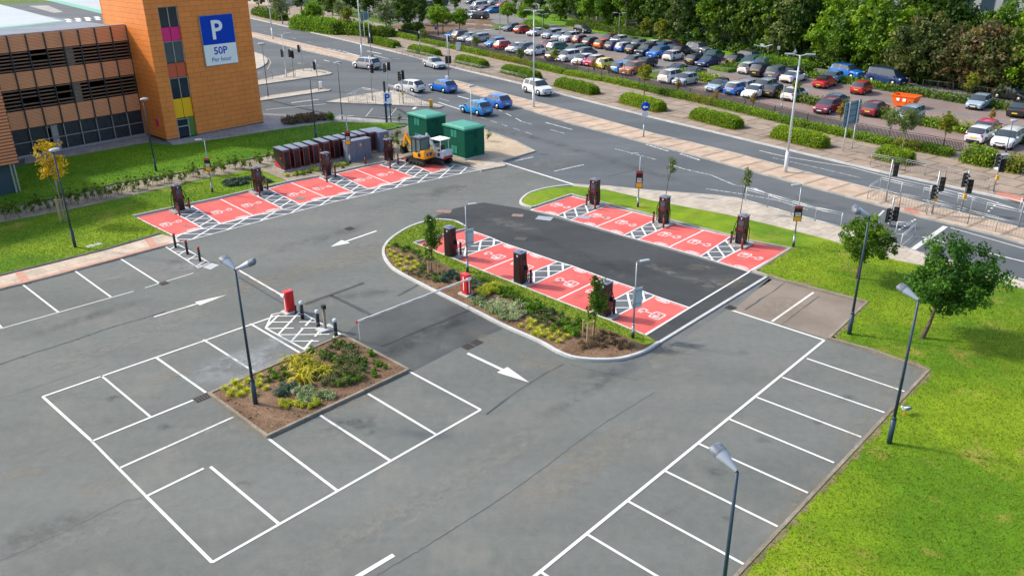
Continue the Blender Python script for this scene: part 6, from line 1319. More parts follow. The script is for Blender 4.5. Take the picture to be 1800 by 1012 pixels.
for x, y, lab, k in ((1366, 110, 'small white post sign at the woodland verge', 'white'), (1394, 117, 'triangular warning sign on a post before the dark woods', 'tri'), (767, 71, 'small blue sign on a post left of the first blue hatchback', 'sign_blue'), (1097, 137, 'round white sign on a post in front of the copper crossover', 'white')):
    t = empty('small_sign', (*P(x, y), .05), 0, lab, 'sign'); b = MB(); b.cyl((0, 0, 0), (0, 0, 2.3), .035, .035, 6); b.build('post', 'pole_grey', t)
    b = MB(); b.face([(-.35, -.05, 1.8), (.35, -.05, 1.8), (0, -.05, 2.4)]) if k == 'tri' else b.box((0, -.05, 2.0), (.4, .03, .5)); o = b.build('panel', 'white' if k == 'tri' else k, t)
    if k == 'tri': b = MB(); b.ribbon([(0, 0)] * 0 or [(-.3, 0), (.3, 0)], .06, 0); b.bm.clear(); b.box((0, -.06, 1.83), (.6, .02, .06)); b.build('border', 'cab_red_line', o)
# drain and inspection covers
plain('iron', (.11, .095, .085), .7, .3, var=.4, scale=20); plain('cover_red', (.26, .17, .15), .8, var=.3, scale=10)
for i, (x, y, wx, wy, rz, m_, lab) in enumerate(((288, 498, .45, .45, 47, 'iron', 'iron drain grate at the end of a left bay line'), (355, 699, .7, .45, 47, 'iron', 'drain grate at the left corner of the central planting bed'), (822, 609, .5, .5, 47, 'iron', 'drain grate in the lane, left one of a pair'), (837, 602, .5, .5, 47, 'iron', 'drain grate in the lane, right one of a pair'),
    (1284, 541, .5, .5, 47, 'iron', 'drain grate by the kerb end of the brown bays'), (614, 402, .55, .55, 47, 'iron', 'round iron cover near the bent arrow'), (780, 372, 1.1, .7, -10, 'cover_red', 'reddish inspection cover north of the middle island'), (910, 379, .8, .6, -10, 'cover_red', 'reddish inspection cover left of the right row'), (957, 384, 1.1, .8, -20, 'back_grey', 'pale double inspection cover beside the first right-row bay'), (1026, 382, .9, .6, -20, 'back_grey', 'pale inspection cover inside the second right-row bay'),
    (915, 420, .8, .6, -20, 'crack', 'worn square tarmac cover on the aisle'), (528, 349, .7, .7, 0, 'kerb_edging', 'brown round cover on the fourth left bay'), (689, 462, .4, .4, 47, 'iron', 'drain grate against the island kerb'), (166, 433, .9, .45, 47, 'kerb_pale', 'pale concrete slab set in the left lawn'))):
    t = empty('inspection_cover', (*P(x, y), .10 if x == 166 else .018), R(rz), lab, 'drain cover'); b = MB(); b.box((0, 0, 0), (wx, wy, .012)); b.build('cover', m_, t)
    if m_ == 'iron':
        b = MB()
        for k in range(5): b.box((-wx * .38 + k * wx * .19, 0, .009), (wx * .09, wy * .84, .008))
        b.build('grate_bars', 'rubber', t)
# ================================================================== VEGETATION
def tree_kind(name, h, rx, z0, rz_, n, per, leaf, mat, cr_=.6, tr=.12, bark='bark', lean=(0, 0), lim=9, offs=(0, 0)):
    def fn():
        t = empty(name, label='x', cat='tree')
        cm, c = crown_mesh('crown', rx, rz_, z0, n, per, leaf, mat, cr_, offx=offs[0] + lean[0], offy=offs[1] + lean[1])
        link('crown', cm, t)
        tg = [tuple(v) for v in c[rng.choice(len(c), min(lim, len(c)), replace=False)]]
        link('trunk', trunk_mesh('trunk', z0 + rz_ * .3, tr, tg, bark, lean), t)
        return t
    return Maker(fn)
WOOD = {
 'dark1': tree_kind('woodland_tree', 12, 3.6, 7.0, 5.8, 85, 62, .50, 'leaf_dark', 1.15, .25, 'bark_pale'),
 'dark2': tree_kind('woodland_tree', 13, 3.2, 7.6, 6.6, 80, 62, .48, 'leaf_mid', 1.1, .25, 'bark_pale'),
 'mid': tree_kind('woodland_tree', 9, 3.4, 4.9, 4.6, 80, 62, .46, 'leaf_mid', 1.05, .22),
 'bright': tree_kind('woodland_tree', 9, 3.0, 4.9, 4.7, 80, 64, .42, 'leaf_bright', .95, .2),
 'brown': tree_kind('copper_tree', 7.5, 3.4, 3.9, 3.7, 85, 62, .40, 'leaf_brown', .95, .2),
 'rust': tree_kind('copper_tree', 7.5, 3.2, 4.0, 3.8, 85, 62, .40, 'leaf_rust', .95, .2),
 'grey': tree_kind('woodland_tree', 10, 2.9, 5.6, 5.2, 80, 60, .40, 'leaf_grey', .9, .2, 'bark_pale'),
}
KL = dict(dark1='tall dark green tree in the woodland belt at the top', dark2='tall mid green tree in the woodland belt at the top', mid='rounded green tree in the woodland belt at the top', bright='bright green tree in the woodland belt at the top', brown='brownish copper leaved tree at the right of the woodland belt', rust='rusty green tree at the right of the woodland belt', grey='grey green tree in the woodland belt at the top')
def wood(k, px, py, sc=1, dn=0):
    t_, n_ = tn(px, py); WOOD[k].place((*TNP(t_, n_ + dn), 0), random.uniform(0, 6.28), sc * random.uniform(.94, 1.06), KL[k], 'woodland trees behind the far car park' if k not in ('brown', 'rust') else 'copper trees at the right of the woods')
for a in (('dark2', 905, 22, .75), ('bright', 930, 25, .55), ('mid', 985, 38, .8), ('dark1', 1015, 40, .9), ('bright', 1035, 48, .85), ('mid', 1068, 54, .95), ('dark2', 1100, 60, 1.0), ('dark1', 1135, 62, 1.0), ('dark1', 1165, 68, 1.05), ('grey', 1195, 74, 1.1), ('dark1', 1222, 78, 1.0), ('dark2', 1252, 86, 1.05), ('dark1', 1285, 90, 1.0), ('dark1', 1320, 96, 1.05), ('dark2', 1350, 102, 1.0), ('grey', 1378, 106, 1.1), ('dark1', 1402, 108, .95),
          ('bright', 1452, 118, .95), ('mid', 1482, 124, .95), ('bright', 1512, 128, 1.0), ('mid', 1540, 133, .95), ('bright', 1568, 136, .95), ('rust', 1600, 146, 1.1), ('rust', 1622, 148, 1.0), ('rust', 1650, 152, 1.0), ('brown', 1668, 156, .9), ('rust', 1700, 160, 1.05), ('brown', 1722, 164, 1.1), ('rust', 1752, 167, 1.05), ('rust', 1780, 172, 1.05), ('bright', 1808, 176, 1.1), ('mid', 1835, 180, 1.0)):
    wood(*a)
for a in (('dark1', 950, 22, .9), ('dark1', 1000, 26, 1.0), ('dark2', 1050, 35, 1.0), ('dark1', 1090, 44, 1.1), ('dark2', 1120, 50, 1.1), ('grey', 1150, 54, 1.2), ('dark2', 1185, 58, 1.1), ('dark1', 1215, 64, 1.15), ('dark1', 1245, 68, 1.15), ('dark2', 1275, 74, 1.1), ('dark1', 1305, 78, 1.15), ('dark1', 1340, 84, 1.15), ('grey', 1368, 90, 1.15), ('dark1', 1400, 94, 1.1), ('grey', 1430, 100, 1.05), ('dark2', 1460, 104, .95), ('mid', 1495, 108, .85), ('dark2', 1530, 112, .75), ('dark1', 1580, 120, .9), ('dark2', 1620, 124, .95), ('dark1', 1660, 130, .95), ('mid', 1700, 134, .8), ('dark2', 1740, 140, .75), ('mid', 1780, 146, 1.0), ('bright', 1815, 150, 1.1),
          ('dark1', 975, 8, 1.2), ('dark1', 1030, 12, 1.2), ('dark2', 1085, 22, 1.25), ('dark1', 1140, 32, 1.3), ('dark1', 1200, 42, 1.3), ('dark2', 1255, 52, 1.3), ('dark1', 1310, 60, 1.3), ('dark1', 1365, 70, 1.25), ('mid', 1420, 78, 1.2), ('dark1', 1640, 108, .95), ('mid', 1590, 100, 1.0), ('mid', 1800, 132, 1.1),
          ('dark1', 920, 4, .9), ('dark2', 890, 2, .8), ('dark1', 860, -4, .8), ('dark2', 830, -5, .8)):
    wood(*a)
# low undergrowth behind the verge
b_ = None
def shrub_kind(name, cat, rx, rz_, n, per, leaf, mat, cr_=.3):
    def fn():
        cm, c = crown_mesh(name, rx, rz_, rz_ * .75, n, per, leaf, mat, cr_)
        o = link(name, cm); o['category'] = cat; return o
    return Maker(fn)
UG = shrub_kind('undergrowth_bush', 'shrub', 1.8, 1.0, 30, 45, .38, 'leaf_dark', .7)
for k in range(26):
    t_ = -5 + k * 2.6; UG.place((*TNP(t_, 35.0 if t_ < 26 else 33.8), 0), random.uniform(0, 6), random.uniform(.7, 1.15), 'dark bush at the foot of the woodland trees', 'bushes at the woodland edge')
# individual trees
def single(kind, x, y, label, sc=1, rz=None, group=None, z=.1):
    return kind.place((*P(x, y), z), random.uniform(0, 6.28) if rz is None else rz, sc, label, group)
T_A = tree_kind('lawn_tree', 3.7, 1.75, 2.35, 1.35, 125, 78, .13, 'leaf_mid', .36, .075, 'bark', (.3, .1), 22)
single(T_A, 1505, 492, 'smaller round tree on the right lawn beside the blue lamp post', 1.0, 0)
foliage('leaf_oak', (.02, .08, .008), (.065, .18, .014), (.15, .31, .022), .4)
T_B = tree_kind('lawn_tree', 5.6, 2.35, 3.15, 2.25, 150, 100, .15, 'leaf_oak', .43, .10, 'bark', (1.0, .1), 30)
single(T_B, 1620, 597, 'larger dark green tree leaning over the right lawn', 1.0, 0)
T_Y = tree_kind('birch_tree', 6.3, 1.0, 4.3, 1.9, 70, 38, .13, 'leaf_yellow', .30, .05, 'bark_pale', (-.1, 0), 14)
o = single(T_Y, 116, 391, 'yellow leaved birch with wooden stakes on the left lawn', 1.0, 0)
plain('stake', (.50, .36, .18), .8, var=.15)
def stakes(x, y, label, h=1.5, n=3):
    t = empty('tree_stakes', (*P(x, y), .1), R(20), label, 'tree stakes')
    for i in range(n): a = 2 * math.pi * i / n; b = MB(); b.cyl((math.cos(a) * .3, math.sin(a) * .3, 0), (math.cos(a) * .3, math.sin(a) * .3, h), .04, .035, 7); b.build('stake', 'stake', t)
    b = MB(); b.box((0, .02, h * .9), (.6, .03, .08)); b.build('crossbar', 'stake', t)
stakes(112, 391, 'three wooden stakes round the yellow birch', 1.7); stakes(762, 487, 'pale wooden stakes beside the sapling at the island tip', .95, 2); stakes(1033, 598, 'short wooden stakes round the sapling near the island end', .9, 3)
T_S = tree_kind('sapling', 3.0, .42, 2.1, 1.2, 58, 40, .11, 'leaf_mid', .20, .03, 'bark', (.1, .0), 12)
T_S2 = tree_kind('sapling', 3.2, .35, 2.3, .85, 30, 20, .10, 'leaf_grey', .17, .025, 'bark', (.35, .1), 14)
single(T_S, 759, 484, 'green sapling at the tip of the middle island', 1.13, 0); single(T_S, 1043, 600, 'leafy sapling hiding a charging station on the middle island', 1.06, 0)
single(T_S2, 1170, 346, 'thin leaning sapling behind the middle right-row charging station', 1.0, 0); single(T_S2, 1301, 378, 'thin leaning sapling behind the lawn side charging station', 1.12, .4)
T_L = tree_kind('young_tree', 4.2, 1.2, 2.9, 1.1, 55, 42, .18, 'leaf_lime', .36, .06, 'bark', (0, 0), 12); T_G = tree_kind('young_tree', 4.2, 1.3, 2.9, 1.15, 55, 36, .18, 'leaf_grey', .36, .06, 'bark_pale', (0, 0), 16); T_O = tree_kind('young_tree', 3.6, .75, 2.5, 1.1, 34, 30, .16, 'leaf_autumn', .28, .05, 'bark', (.1, 0), 12)
T_M = tree_kind('young_tree', 5.5, 2.6, 4.0, 1.8, 110, 56, .28, 'leaf_bright', .6, .12, 'bark', (0, 0), 14)
KH = {id(T_L): 4.15, id(T_G): 4.2, id(T_O): 3.7, id(T_M): 5.9}
for k, x, y, s, l in ((T_M, 553, 53, (2,), 'green pavement tree with a straight trunk at the upper left'), (T_L, 612, 65, (10,), 'yellow green pavement tree left of the direction sign'), (T_M, 770, 63, (9,), 'bright green tree, left of the trio above the blue hatchback'), (T_M, 808, 62, (14,), 'bright green tree, right of the trio above the blue hatchback'), (T_M, 779, 60, (12,), 'bright green tree in the middle of the trio above the blue hatchback'),
                      (T_G, 745, 83, (50,), 'small pale tree behind the second box hedge'), (T_G, 837, 97, (62,), 'brownish grey tree in front of the pale grey estate'), (T_G, 915, 120, (84,), 'small green tree in front of the dark grey estate'), (T_L, 975, 120, (86,), 'leafy lime green tree in front of the black hatchback'), (T_M, 893, 44, (4,), 'yellow green tree beside the yard entrance column'), (T_M, 921, 46, (8,), 'bright tree at the grass corner left of the rear rows'), (T_M, 955, 46, (10,), 'bright hedge like tree behind the dark blue grey hatchback'),
                      (T_O, 1043, 138, (104,), 'small reddish tree in front of the pink car'), (T_O, 1070, 143, (113,), 'small green orange tree in front of the yellow car'), (T_L, 1132, 168, (112,), 'yellow orange tree by the fence right of the copper crossover'), (T_O, 1190, 172, (138,), 'thin tree in front of the silver hatchback'), (T_O, 1258, 187, (160,), 'thin orange tree in front of the convertible'), (T_O, 1322, 200, (164,), 'thin bare tree in front of the white rounded car'),
                      (T_L, 1397, 178, (142,), 'green tree in the hedge strip left of the burgundy hatchback'), (T_O, 1475, 226, (183,), 'thin tree right of the burgundy hatchback'), (T_G, 1562, 246, (192,), 'grey green tree, left of the two behind the fence at right'), (T_G, 1586, 266, (188,), 'grey green tree, right of the two behind the fence at right'), (T_L, 1657, 262, (197,), 'broad orange green tree left of the white hatchback'), (T_O, 1738, 226, (192,), 'narrow orange tree beside the pink roofed car'), (T_L, 1703, 178, (128,), 'yellow leaved young tree in front of the dark woods on the right'),
                      (T_O, 1015, 126, (106,), 'thin reddish tree in front of the white people carrier'), (T_L, 1134, 82, (30,), 'large yellowish green tree at the end of the rear row, left one of two'), (T_L, 1160, 85, (32,), 'large yellowish green tree at the end of the rear row, right one of two')):
    single(k, x, y, l, s if not isinstance(s, tuple) else HZ(x, y, s[0]) / KH[id(k)], None, 'young trees round the far car park')
T_D = tree_kind('garden_tree', 9, 3.0, 4.6, 4.2, 85, 58, .42, 'leaf_dark', .95, .2); T_GB = tree_kind('bare_tree', 7, 2.4, 4.0, 2.6, 60, 34, .32, 'leaf_grey', .8, .16, 'bark_pale', (0, 0), 26)
for k, x, y, s, l in ((T_D, 712, 57, .95, 'large dark evergreen tree right of the bare branched tree'), (T_D, 738, 45, .8, 'dark evergreen tree behind the pale small tree'), (T_GB, 680, 62, 1.0, 'grey tree with bare pale branches at upper left'), (T_GB, 497, 44, .95, 'grey green weeping tree at the upper left pavement'), (T_D, 650, 30, .8, 'dark tree behind the direction sign'), (T_D, 700, 30, .85, 'dark tree behind the bare branched tree'), (T_D, 770, 28, .75, 'dark tree behind the trio of bright trees'), (T_D, 800, 18, .7, 'dark tree at the top beyond the trio of bright trees'), (T_D, 610, 22, .7, 'dark tree behind the top left hedge'), (T_D, 530, 18, .7, 'dark tree by the cream apartment block'), (T_D, 585, 28, .7, 'dark tree behind the left part of the tall hedge'), (T_D, 632, 22, .75, 'dark tree left of the direction sign at the top'), (T_D, 560, 14, .6, 'dark tree in front of the low brown roofed building'), (T_D, 672, 18, .8, 'dark tree at the top behind the bare branched tree'), (T_GB, 600, 38, .7, 'pale green tree above the tall hedge'), (T_D, 455, 12, .6, 'dark tree at the top next to the orange tower')):
    single(k, x, y, l, s, None, 'trees at the upper left')
# hedges
def hedge(a, c, wd, h, label, group, mat='hedge_leaf', leaf=.16, dens=170, name='box_hedge', z=.1, cat='hedge', rough=.10):
    A, B_ = Vector(P(*a) if not isinstance(a, Vector) else a), Vector(P(*c) if not isinstance(c, Vector) else c); d = B_ - A; L_ = d.length
    n = int(L_ * (wd + 2 * h) * dens); f = rng.random(n); tot = wd + 2 * h; u = rng.random(n) * tot; x = rng.random(n) * L_
    side = u < h; top = (u >= h) & (u < h + wd); y = np.where(side, -wd / 2, np.where(top, u - h - wd / 2, wd / 2)); zz_ = np.where(side, u, np.where(top, h, tot - u))
    e = rng.random(n) < .12; x = np.where(e, np.where(rng.random(n) < .5, 0, L_), x); y = np.where(e, rng.uniform(-wd / 2, wd / 2, n), y); zz_ = np.where(e, rng.random(n) * h, zz_)
    lump = .5 + .5 * np.sin(x * 2.3 + 1.3) * np.sin(x * .9 + y * 2) ; k = 1 - .13 * (1 - lump) * (zz_ / h)
    rc = .10; tz = (zz_ / h) ** 2; cx_ = np.clip(np.abs(x / L_ - .5) * 2, 0, 1) ** 8; pts = np.stack([L_ / 2 + (x - L_ / 2) * (1 - .05 * tz), y * (1 - .22 * tz) * (1 - .25 * cx_), zz_ * k * (1 - .16 * (np.abs(y) / (wd / 2)) ** 4) * (1 - .15 * cx_)], 1) + rng.normal(0, rough * .6, (n, 3)); pts[:, 2] = np.maximum(pts[:, 2], .03)
    rnd = .5 + .28 * (lump - .5) + rng.normal(0, .2, n)
    me = leaf_mesh(name, pts, leaf * rng.uniform(.6, 1.3, n), rnd, mat); o = empty(name, (A.x, A.y, z), math.atan2(d.y, d.x), label, cat, group)
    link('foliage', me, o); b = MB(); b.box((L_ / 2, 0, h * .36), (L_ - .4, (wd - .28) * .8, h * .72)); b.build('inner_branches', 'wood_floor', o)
    return o
GH = 'box hedges on the far pavement'
for a, c, l in (((656, 76), (698, 86), 'far left box hedge, behind the double traffic light'), ((723, 91), (770, 101), 'second box hedge from the left'), ((807, 110), (853, 121), 'third box hedge from the left, beside the pale green cabinet'), ((888, 128), (945, 142), 'box hedge left of the white crossover on the road'), ((982, 152), (1046, 168), 'box hedge below the yellow car'),
                ((1097, 180), (1163, 198), 'box hedge above the round blue sign'), ((1220, 208), (1298, 228), 'box hedge left of the tall median column'), ((1362, 241), (1450, 262), 'box hedge right of the tall median column'), ((1545, 278), (1600, 291), 'rightmost box hedge, beside the railing')):
    hedge(a, c, 1.95, 1.12, l, GH, leaf=.12, dens=340, rough=.10)
    A, B_ = Vector(P(*a)), Vector(P(*c)); d = (B_ - A).normalized(); n_ = Vector((-d.y, d.x)); sheet('hedge_soil', [tuple(A - d * .5 - n_ * 1.15), tuple(B_ + d * .5 - n_ * 1.15), tuple(B_ + d * .5 + n_), tuple(A - d * .5 + n_)], .126, 'soil', True)
GL = 'low hedge lengths along the black fence'
for i, (a, c) in enumerate(zip(fpts, fpts[1:])):
    A, B_ = Vector(P(*a)), Vector(P(*c)); d = (B_ - A).normalized(); n_ = Vector((d.y, -d.x)); n_ = n_ if n_.dot(Nn) < 0 else -n_
    lb = ['at its left end', 'behind the second box hedge', 'behind the third box hedge', 'below the small red car', 'below the white compact', 'below the white people carrier', 'below the yellow car', 'below the yellow orange tree', 'below the white crossover', 'below the silver hatchback', 'below the convertible', 'below the white rounded car', 'right of the tall median column', 'below the burgundy hatchback', 'behind the large road sign', 'below the two grey green trees', 'at its right end'][i]
    hedge(A + n_ * 1.9, B_ + n_ * 2.0, 1.45 * random.uniform(.85, 1.2), .62 * random.uniform(.85, 1.15), 'yellow green low hedge ' + lb, GL, 'hedge_leaf' if i % 3 else 'leaf_lime' if i % 2 else 'hedge_leaf', .13, 220, 'low_hedge', rough=.15)
hedge((1695, 284), (1745, 296), 1.8, 1.4, 'tall green hedge end beside the roadside cabinet', 'hedges at the right end', 'hedge_leaf', .2, 100, 'hedge', rough=.2); hedge((1765, 300), (1800, 306), 2.0, 1.2, 'yellowish hedge at the right edge behind the roadside cabinet', 'hedges at the right end', 'leaf_lime', .2, 90, 'hedge', rough=.25)
GS = 'shrub strips between the car rows'
def vec(t, n): return Vector(TNP(t, n))
for a, c, wd, h, mt_, l in ((vec(21.5, 12.6), vec(30, 12.6), 1.6, .7, 'hedge_leaf', 'weedy shrub strip right of the grass bank'), (vec(31, 11.2), vec(46, 11.6), 1.2, .75, 'hedge_dark', 'low shrub strip behind the burgundy hatchback'), (vec(46, 11.6), vec(58, 12.2), 1.2, .75, 'hedge_dark', 'low shrub strip in front of the orange skip'), (vec(58, 12.2), vec(70, 13.0), 1.2, .75, 'hedge_leaf', 'low shrub strip behind the white hatchback at right'),
                          (vec(32, 26.2), vec(44, 26.0), 1.8, .5, 'hedge_leaf', 'rough hedge bank behind the red cars'), (vec(44, 26.0), vec(60, 26.4), 1.9, .5, 'hedge_dark', 'rough hedge bank in the middle of the far car park'), (vec(60, 26.4), vec(80, 27), 1.9, .5, 'hedge_leaf', 'rough hedge bank at the far right'), (vec(22, 27.3), vec(31, 27.8), 3.0, 1.5, 'leaf_bright', 'tall leafy bush mass behind the white small car'),
                          (vec(20.6, 23), vec(24, 23), 6.5, .45, 'hedge_dark', 'low green hedge mound in the middle row'), (vec(-40, 29), vec(-30, 26), 3.0, 1.1, 'leaf_bright', 'bright hedge at the grass corner left of the rear rows'), (vec(-36, 36.5), vec(-12, 36), 2.6, 1.0, 'hedge_dark', 'dark low hedge along the woodland verge'), (vec(-9, 36.2), vec(0, 34.6), 2.2, .8, 'hedge_dark', 'dark low hedge behind the yellowish tree')):
    hedge(a, c, wd, h, l, GS, mt_, .26, 55, 'shrub_strip', z=.05, rough=.3)
for a, c, wd, h, l in (((520, 50), (600, 62), 3.5, 2.6, 'tall green hedge left part at the upper left pavement'), ((600, 60), (652, 64), 3.0, 2.2, 'tall green hedge right part at the upper left pavement'), ((450, 26), (500, 38), 2.5, 1.6, 'green hedge at the top beside the orange tower'), ((655, 64), (690, 66), 3, 1.6, 'dark bushes under the bare branched tree'), ((713, 62), (740, 58), 2.4, 1.8, 'round dark bush by the mulch bank')):
    hedge(a, c, wd, h, l, 'tall hedges at the upper left', 'leaf_bright' if h > 2 else 'hedge_dark', .32, 55, 'tall_hedge', rough=.3)
# brown shrub bed by the tower
SB = shrub_kind('heather_shrub', 'shrub', .7, .45, 18, 40, .13, 'bed_dry', .3); SG = shrub_kind('round_shrub', 'shrub', .55, .45, 16, 50, .13, 'bed_green', .25)
for k in range(16):
    u = k / 15; x = 503 + u * 72 + random.uniform(-2, 2); y = 222 - u * 10 + random.uniform(-4, 3)
    SB.place((*P(x, y), .1), random.uniform(0, 6), random.uniform(.7, 1.15), 'brownish heather shrub in the bed right of the tower', 'heather shrubs right of the tower')
SG.place((*P(535, 213), .1), 0, .9, 'round green shrub at the back of the heather bed'); SG.place((*P(581, 214), .1), 1, 1.0, 'round green shrub at the right end of the heather bed')
# ---- planting in the beds
def tuft_kind(name, mat, n, L_, wd, cat='plant', droop=.5, upr=.7):
    def fn():
        V = []; r_ = []
        for i in range(n):
            a = random.uniform(0, 6.283); el = random.uniform(upr * .5, 1.35); l = L_ * random.uniform(.6, 1.1); d = Vector((math.cos(a) * math.cos(el), math.sin(a) * math.cos(el), math.sin(el))); s = Vector((-math.sin(a), math.cos(a), 0)) * wd / 2
            p0 = Vector((math.cos(a), math.sin(a), 0)) * random.uniform(0, .12) * L_; p1 = p0 + d * l * .55; p2 = p1 + (d + Vector((0, 0, -droop))).normalized() * l * .45; k = random.random()
            V.append((p0 - s, p0 + s, p1 + s * .9, p1 - s * .9)); V.append((p1 - s * .9, p1 + s * .9, p2 + s * .15, p2 - s * .15)); r_ += [k * .8 + .05, k * .8 + .2]
        me = bpy.data.meshes.new(name); vs = [tuple(v) for q in V for v in q]; me.from_pydata(vs, [], [tuple(range(i * 4, i * 4 + 4)) for i in range(len(V))]); me.attributes.new('rnd', 'FLOAT', 'FACE').data.foreach_set('value', r_); me.materials.append(MATS[mat])
        o = link(name, me); o['category'] = cat; return o
    return Maker(fn)
TY = tuft_kind('golden_grass_clump', 'bed_yellow', 190, .26, .016, upr=.5); TF = tuft_kind('flax_plant', 'bed_flax', 46, .95, .06, droop=1.0); TV = tuft_kind('variegated_flax_plant', 'bed_silver', 60, .62, .035, droop=.9); TG_ = tuft_kind('green_grass_clump', 'bed_green', 120, .35, .018)
SD = shrub_kind('dark_shrub', 'plant', .22, .19, 9, 26, .075, 'bed_dark', .10); SGR = shrub_kind('green_shrub', 'plant', .26, .2, 12, 30, .085, 'bed_green', .12); SSV = shrub_kind('silver_shrub', 'plant', .24, .16, 14, 32, .07, 'bed_silver', .14); SBL = shrub_kind('blue_green_shrub', 'plant', .25, .18, 14, 34, .07, 'bed_blue', .15); SYL = shrub_kind('yellow_shrub', 'plant', .27, .20, 14, 34, .075, 'bed_yellow', .15); SBR = shrub_kind('brown_shrub', 'plant', .19, .14, 10, 26, .06, 'bed_brown', .18); SDR = shrub_kind('dry_shrub', 'plant', .38, .22, 14, 34, .07, 'bed_dry', .18)
C_, I_, L2 = 'central planting bed', 'middle island bed', 'left bays bed'
def put(kind, pts, z, lab, grp, s=(.85, 1.15)):
    for p in pts: kind.place((*P(*p), z), random.uniform(0, 6.28), random.uniform(*s), lab, grp)
def cr2(pts, ox, oy, k=3.75): return [(ox + x / k, oy + y / k) for x, y in pts]
put(TY, cr2([(440, 880), (275, 925), (360, 915), (210, 962), (310, 955), (255, 985), (350, 980), (435, 915), (430, 940), (480, 960), (310, 1005), (400, 1000), (245, 1005)], 340, 430), .09, 'golden yellow grass clump in the central planting bed', 'golden grass clumps in the central bed')
put(TF, cr2([(672, 800), (720, 850), (790, 860), (850, 850), (720, 910), (760, 800), (880, 870)], 340, 430), .09, 'yellow green flax plant in the middle of the central bed', 'flax plants in the central bed', (.8, 1.15))
put(SGR, cr2([(510, 850), (545, 880), (575, 900), (605, 870), (630, 890), (590, 830), (500, 910), (1110, 775), (1130, 790), (1240, 800), (1265, 825), (1200, 790), (1195, 840), (1195, 875), (1080, 910), (1170, 740), (850, 740), (775, 720), (1215, 810), (945, 785), (1000, 900), (1020, 920), (960, 940)], 340, 430), .09, 'bright green shrub in the central planting bed', 'green shrubs in the central bed', (.55, 1.0))
put(SBR, cr2([(950, 700), (1000, 720), (920, 740), (980, 760), (1040, 740), (1060, 790), (940, 820), (1000, 830), (1060, 840), (1100, 830), (930, 880), (980, 870), (1100, 870), (1030, 800), (890, 910), (940, 910)], 340, 430), .09, 'brownish green low shrub in the central bed', 'brownish shrubs in the central bed', (.8, 1.2))
put(SD, cr2([(935, 660), (990, 680), (1050, 690), (1020, 700), (965, 680), (900, 770), (960, 800), (1010, 780), (1040, 820), (1090, 800), (920, 850), (980, 850), (1050, 880), (900, 880), (1120, 850), (1080, 760), (1130, 820)], 340, 430), .09, 'small dark shrub in the central planting bed', 'dark shrubs in the central bed', (.7, 1.2))
put(SBL, cr2([(560, 1000), (590, 960), (630, 975), (600, 1000), (660, 960)], 340, 430), .09, 'blue green shrub at the front of the central bed', 'blue green shrubs in the central bed'); put(SSV, [(526, 694), (534, 700), (541, 690), (548, 697), (556, 705), (566, 700), (575, 697), (582, 702), (545, 710), (530, 708)], .09, 'silvery leaved shrub at the front of the central bed', 'silver shrubs in the central bed'); put(SYL, [(497, 714), (510, 711), (522, 715), (533, 717), (546, 719), (556, 714), (505, 719)], .09, 'yellow green low shrub at the front edge of the central bed', 'yellow shrubs at the front of the central bed', (.6, .9))
m_ = lambda p: cr2(p, 680, 380)
put(TY, m_([(15, 240), (40, 255), (20, 275), (50, 290), (85, 275), (60, 310), (90, 305), (75, 335), (135, 290), (125, 320), (175, 320), (110, 365), (170, 360), (200, 340), (5, 215), (940, 705), (965, 720), (880, 735), (935, 750), (1020, 745), (985, 765), (970, 790), (1050, 770), (1060, 790), (1010, 800), (1080, 820), (1125, 790), (1180, 810), (1135, 840), (1100, 760), (1000, 780)]), .09, 'golden yellow grass clump in the middle island bed', 'golden grass clumps in the middle island', (.8, 1.15))
put(SD, m_([(180, 255), (210, 270), (215, 290), (220, 320), (225, 370), (210, 405), (225, 385), (270, 300), (300, 305), (265, 420), (270, 400), (315, 410), (360, 430), (315, 440), (160, 390), (60, 210), (140, 230), (110, 240), (1010, 655), (1045, 640), (1090, 655), (1000, 705), (1050, 715), (1055, 680), (1105, 700), (1120, 735), (1190, 700), (1150, 680), (960, 670), (1090, 640), (1080, 700)]), .09, 'small dark green shrub in the middle island bed', 'dark shrubs in the middle island', (.75, 1.15))
put(SGR, m_([(700, 490), (740, 520), (780, 540), (830, 560), (870, 580), (900, 570), (940, 590), (920, 620), (960, 630), (990, 600), (820, 520), (860, 540), (900, 610), (940, 640), (1000, 620), (760, 500), (800, 510), (1180, 740), (1200, 770), (1230, 790), (1250, 740), (1270, 720), (1240, 800), (1100, 760)]), .09, 'bright green shrub in the middle island bed', 'green shrubs in the middle island', (.8, 1.25))
put(SYL, m_([(620, 510), (650, 490), (690, 480), (720, 480), (640, 540), (670, 520), (750, 495), (700, 510)]), .09, 'yellow green shrub behind the barrier cabinet in the island', 'yellow shrubs in the middle island', (.9, 1.2)); put(SSV, m_([(570, 570), (600, 590), (630, 600), (660, 620), (690, 600), (720, 650), (760, 680), (800, 690), (840, 690), (870, 670), (620, 560), (740, 630), (700, 640), (890, 660)]), .09, 'silver leaved shrub along the island kerb', 'silver shrubs in the middle island')
put(TV, m_([(720, 600), (760, 590), (800, 640), (840, 650), (830, 610), (880, 610)]), .09, 'arching variegated flax plant in the island', 'variegated flax in the middle island', (.8, 1.1)); put(SBL, m_([(420, 400), (450, 410), (470, 430), (400, 420), (560, 450), (590, 470), (570, 490), (610, 480), (440, 390), (380, 440)]), .09, 'blue green shrub by the barrier cabinet in the island', 'blue green shrubs in the middle island')
put(SDR, m_([(1290, 850), (1330, 870), (1400, 830), (1440, 820), (1480, 850), (1430, 870), (1500, 830), (1540, 860), (1460, 790), (1400, 800), (1350, 830), (1520, 880), (1560, 850), (1580, 880), (1380, 860), (1470, 830), (1500, 800), (1420, 780), (1300, 880), (1600, 870), (1450, 850)]), .09, 'dry brown shrub near the island end', 'brown shrubs at the island end', (.5, .85))
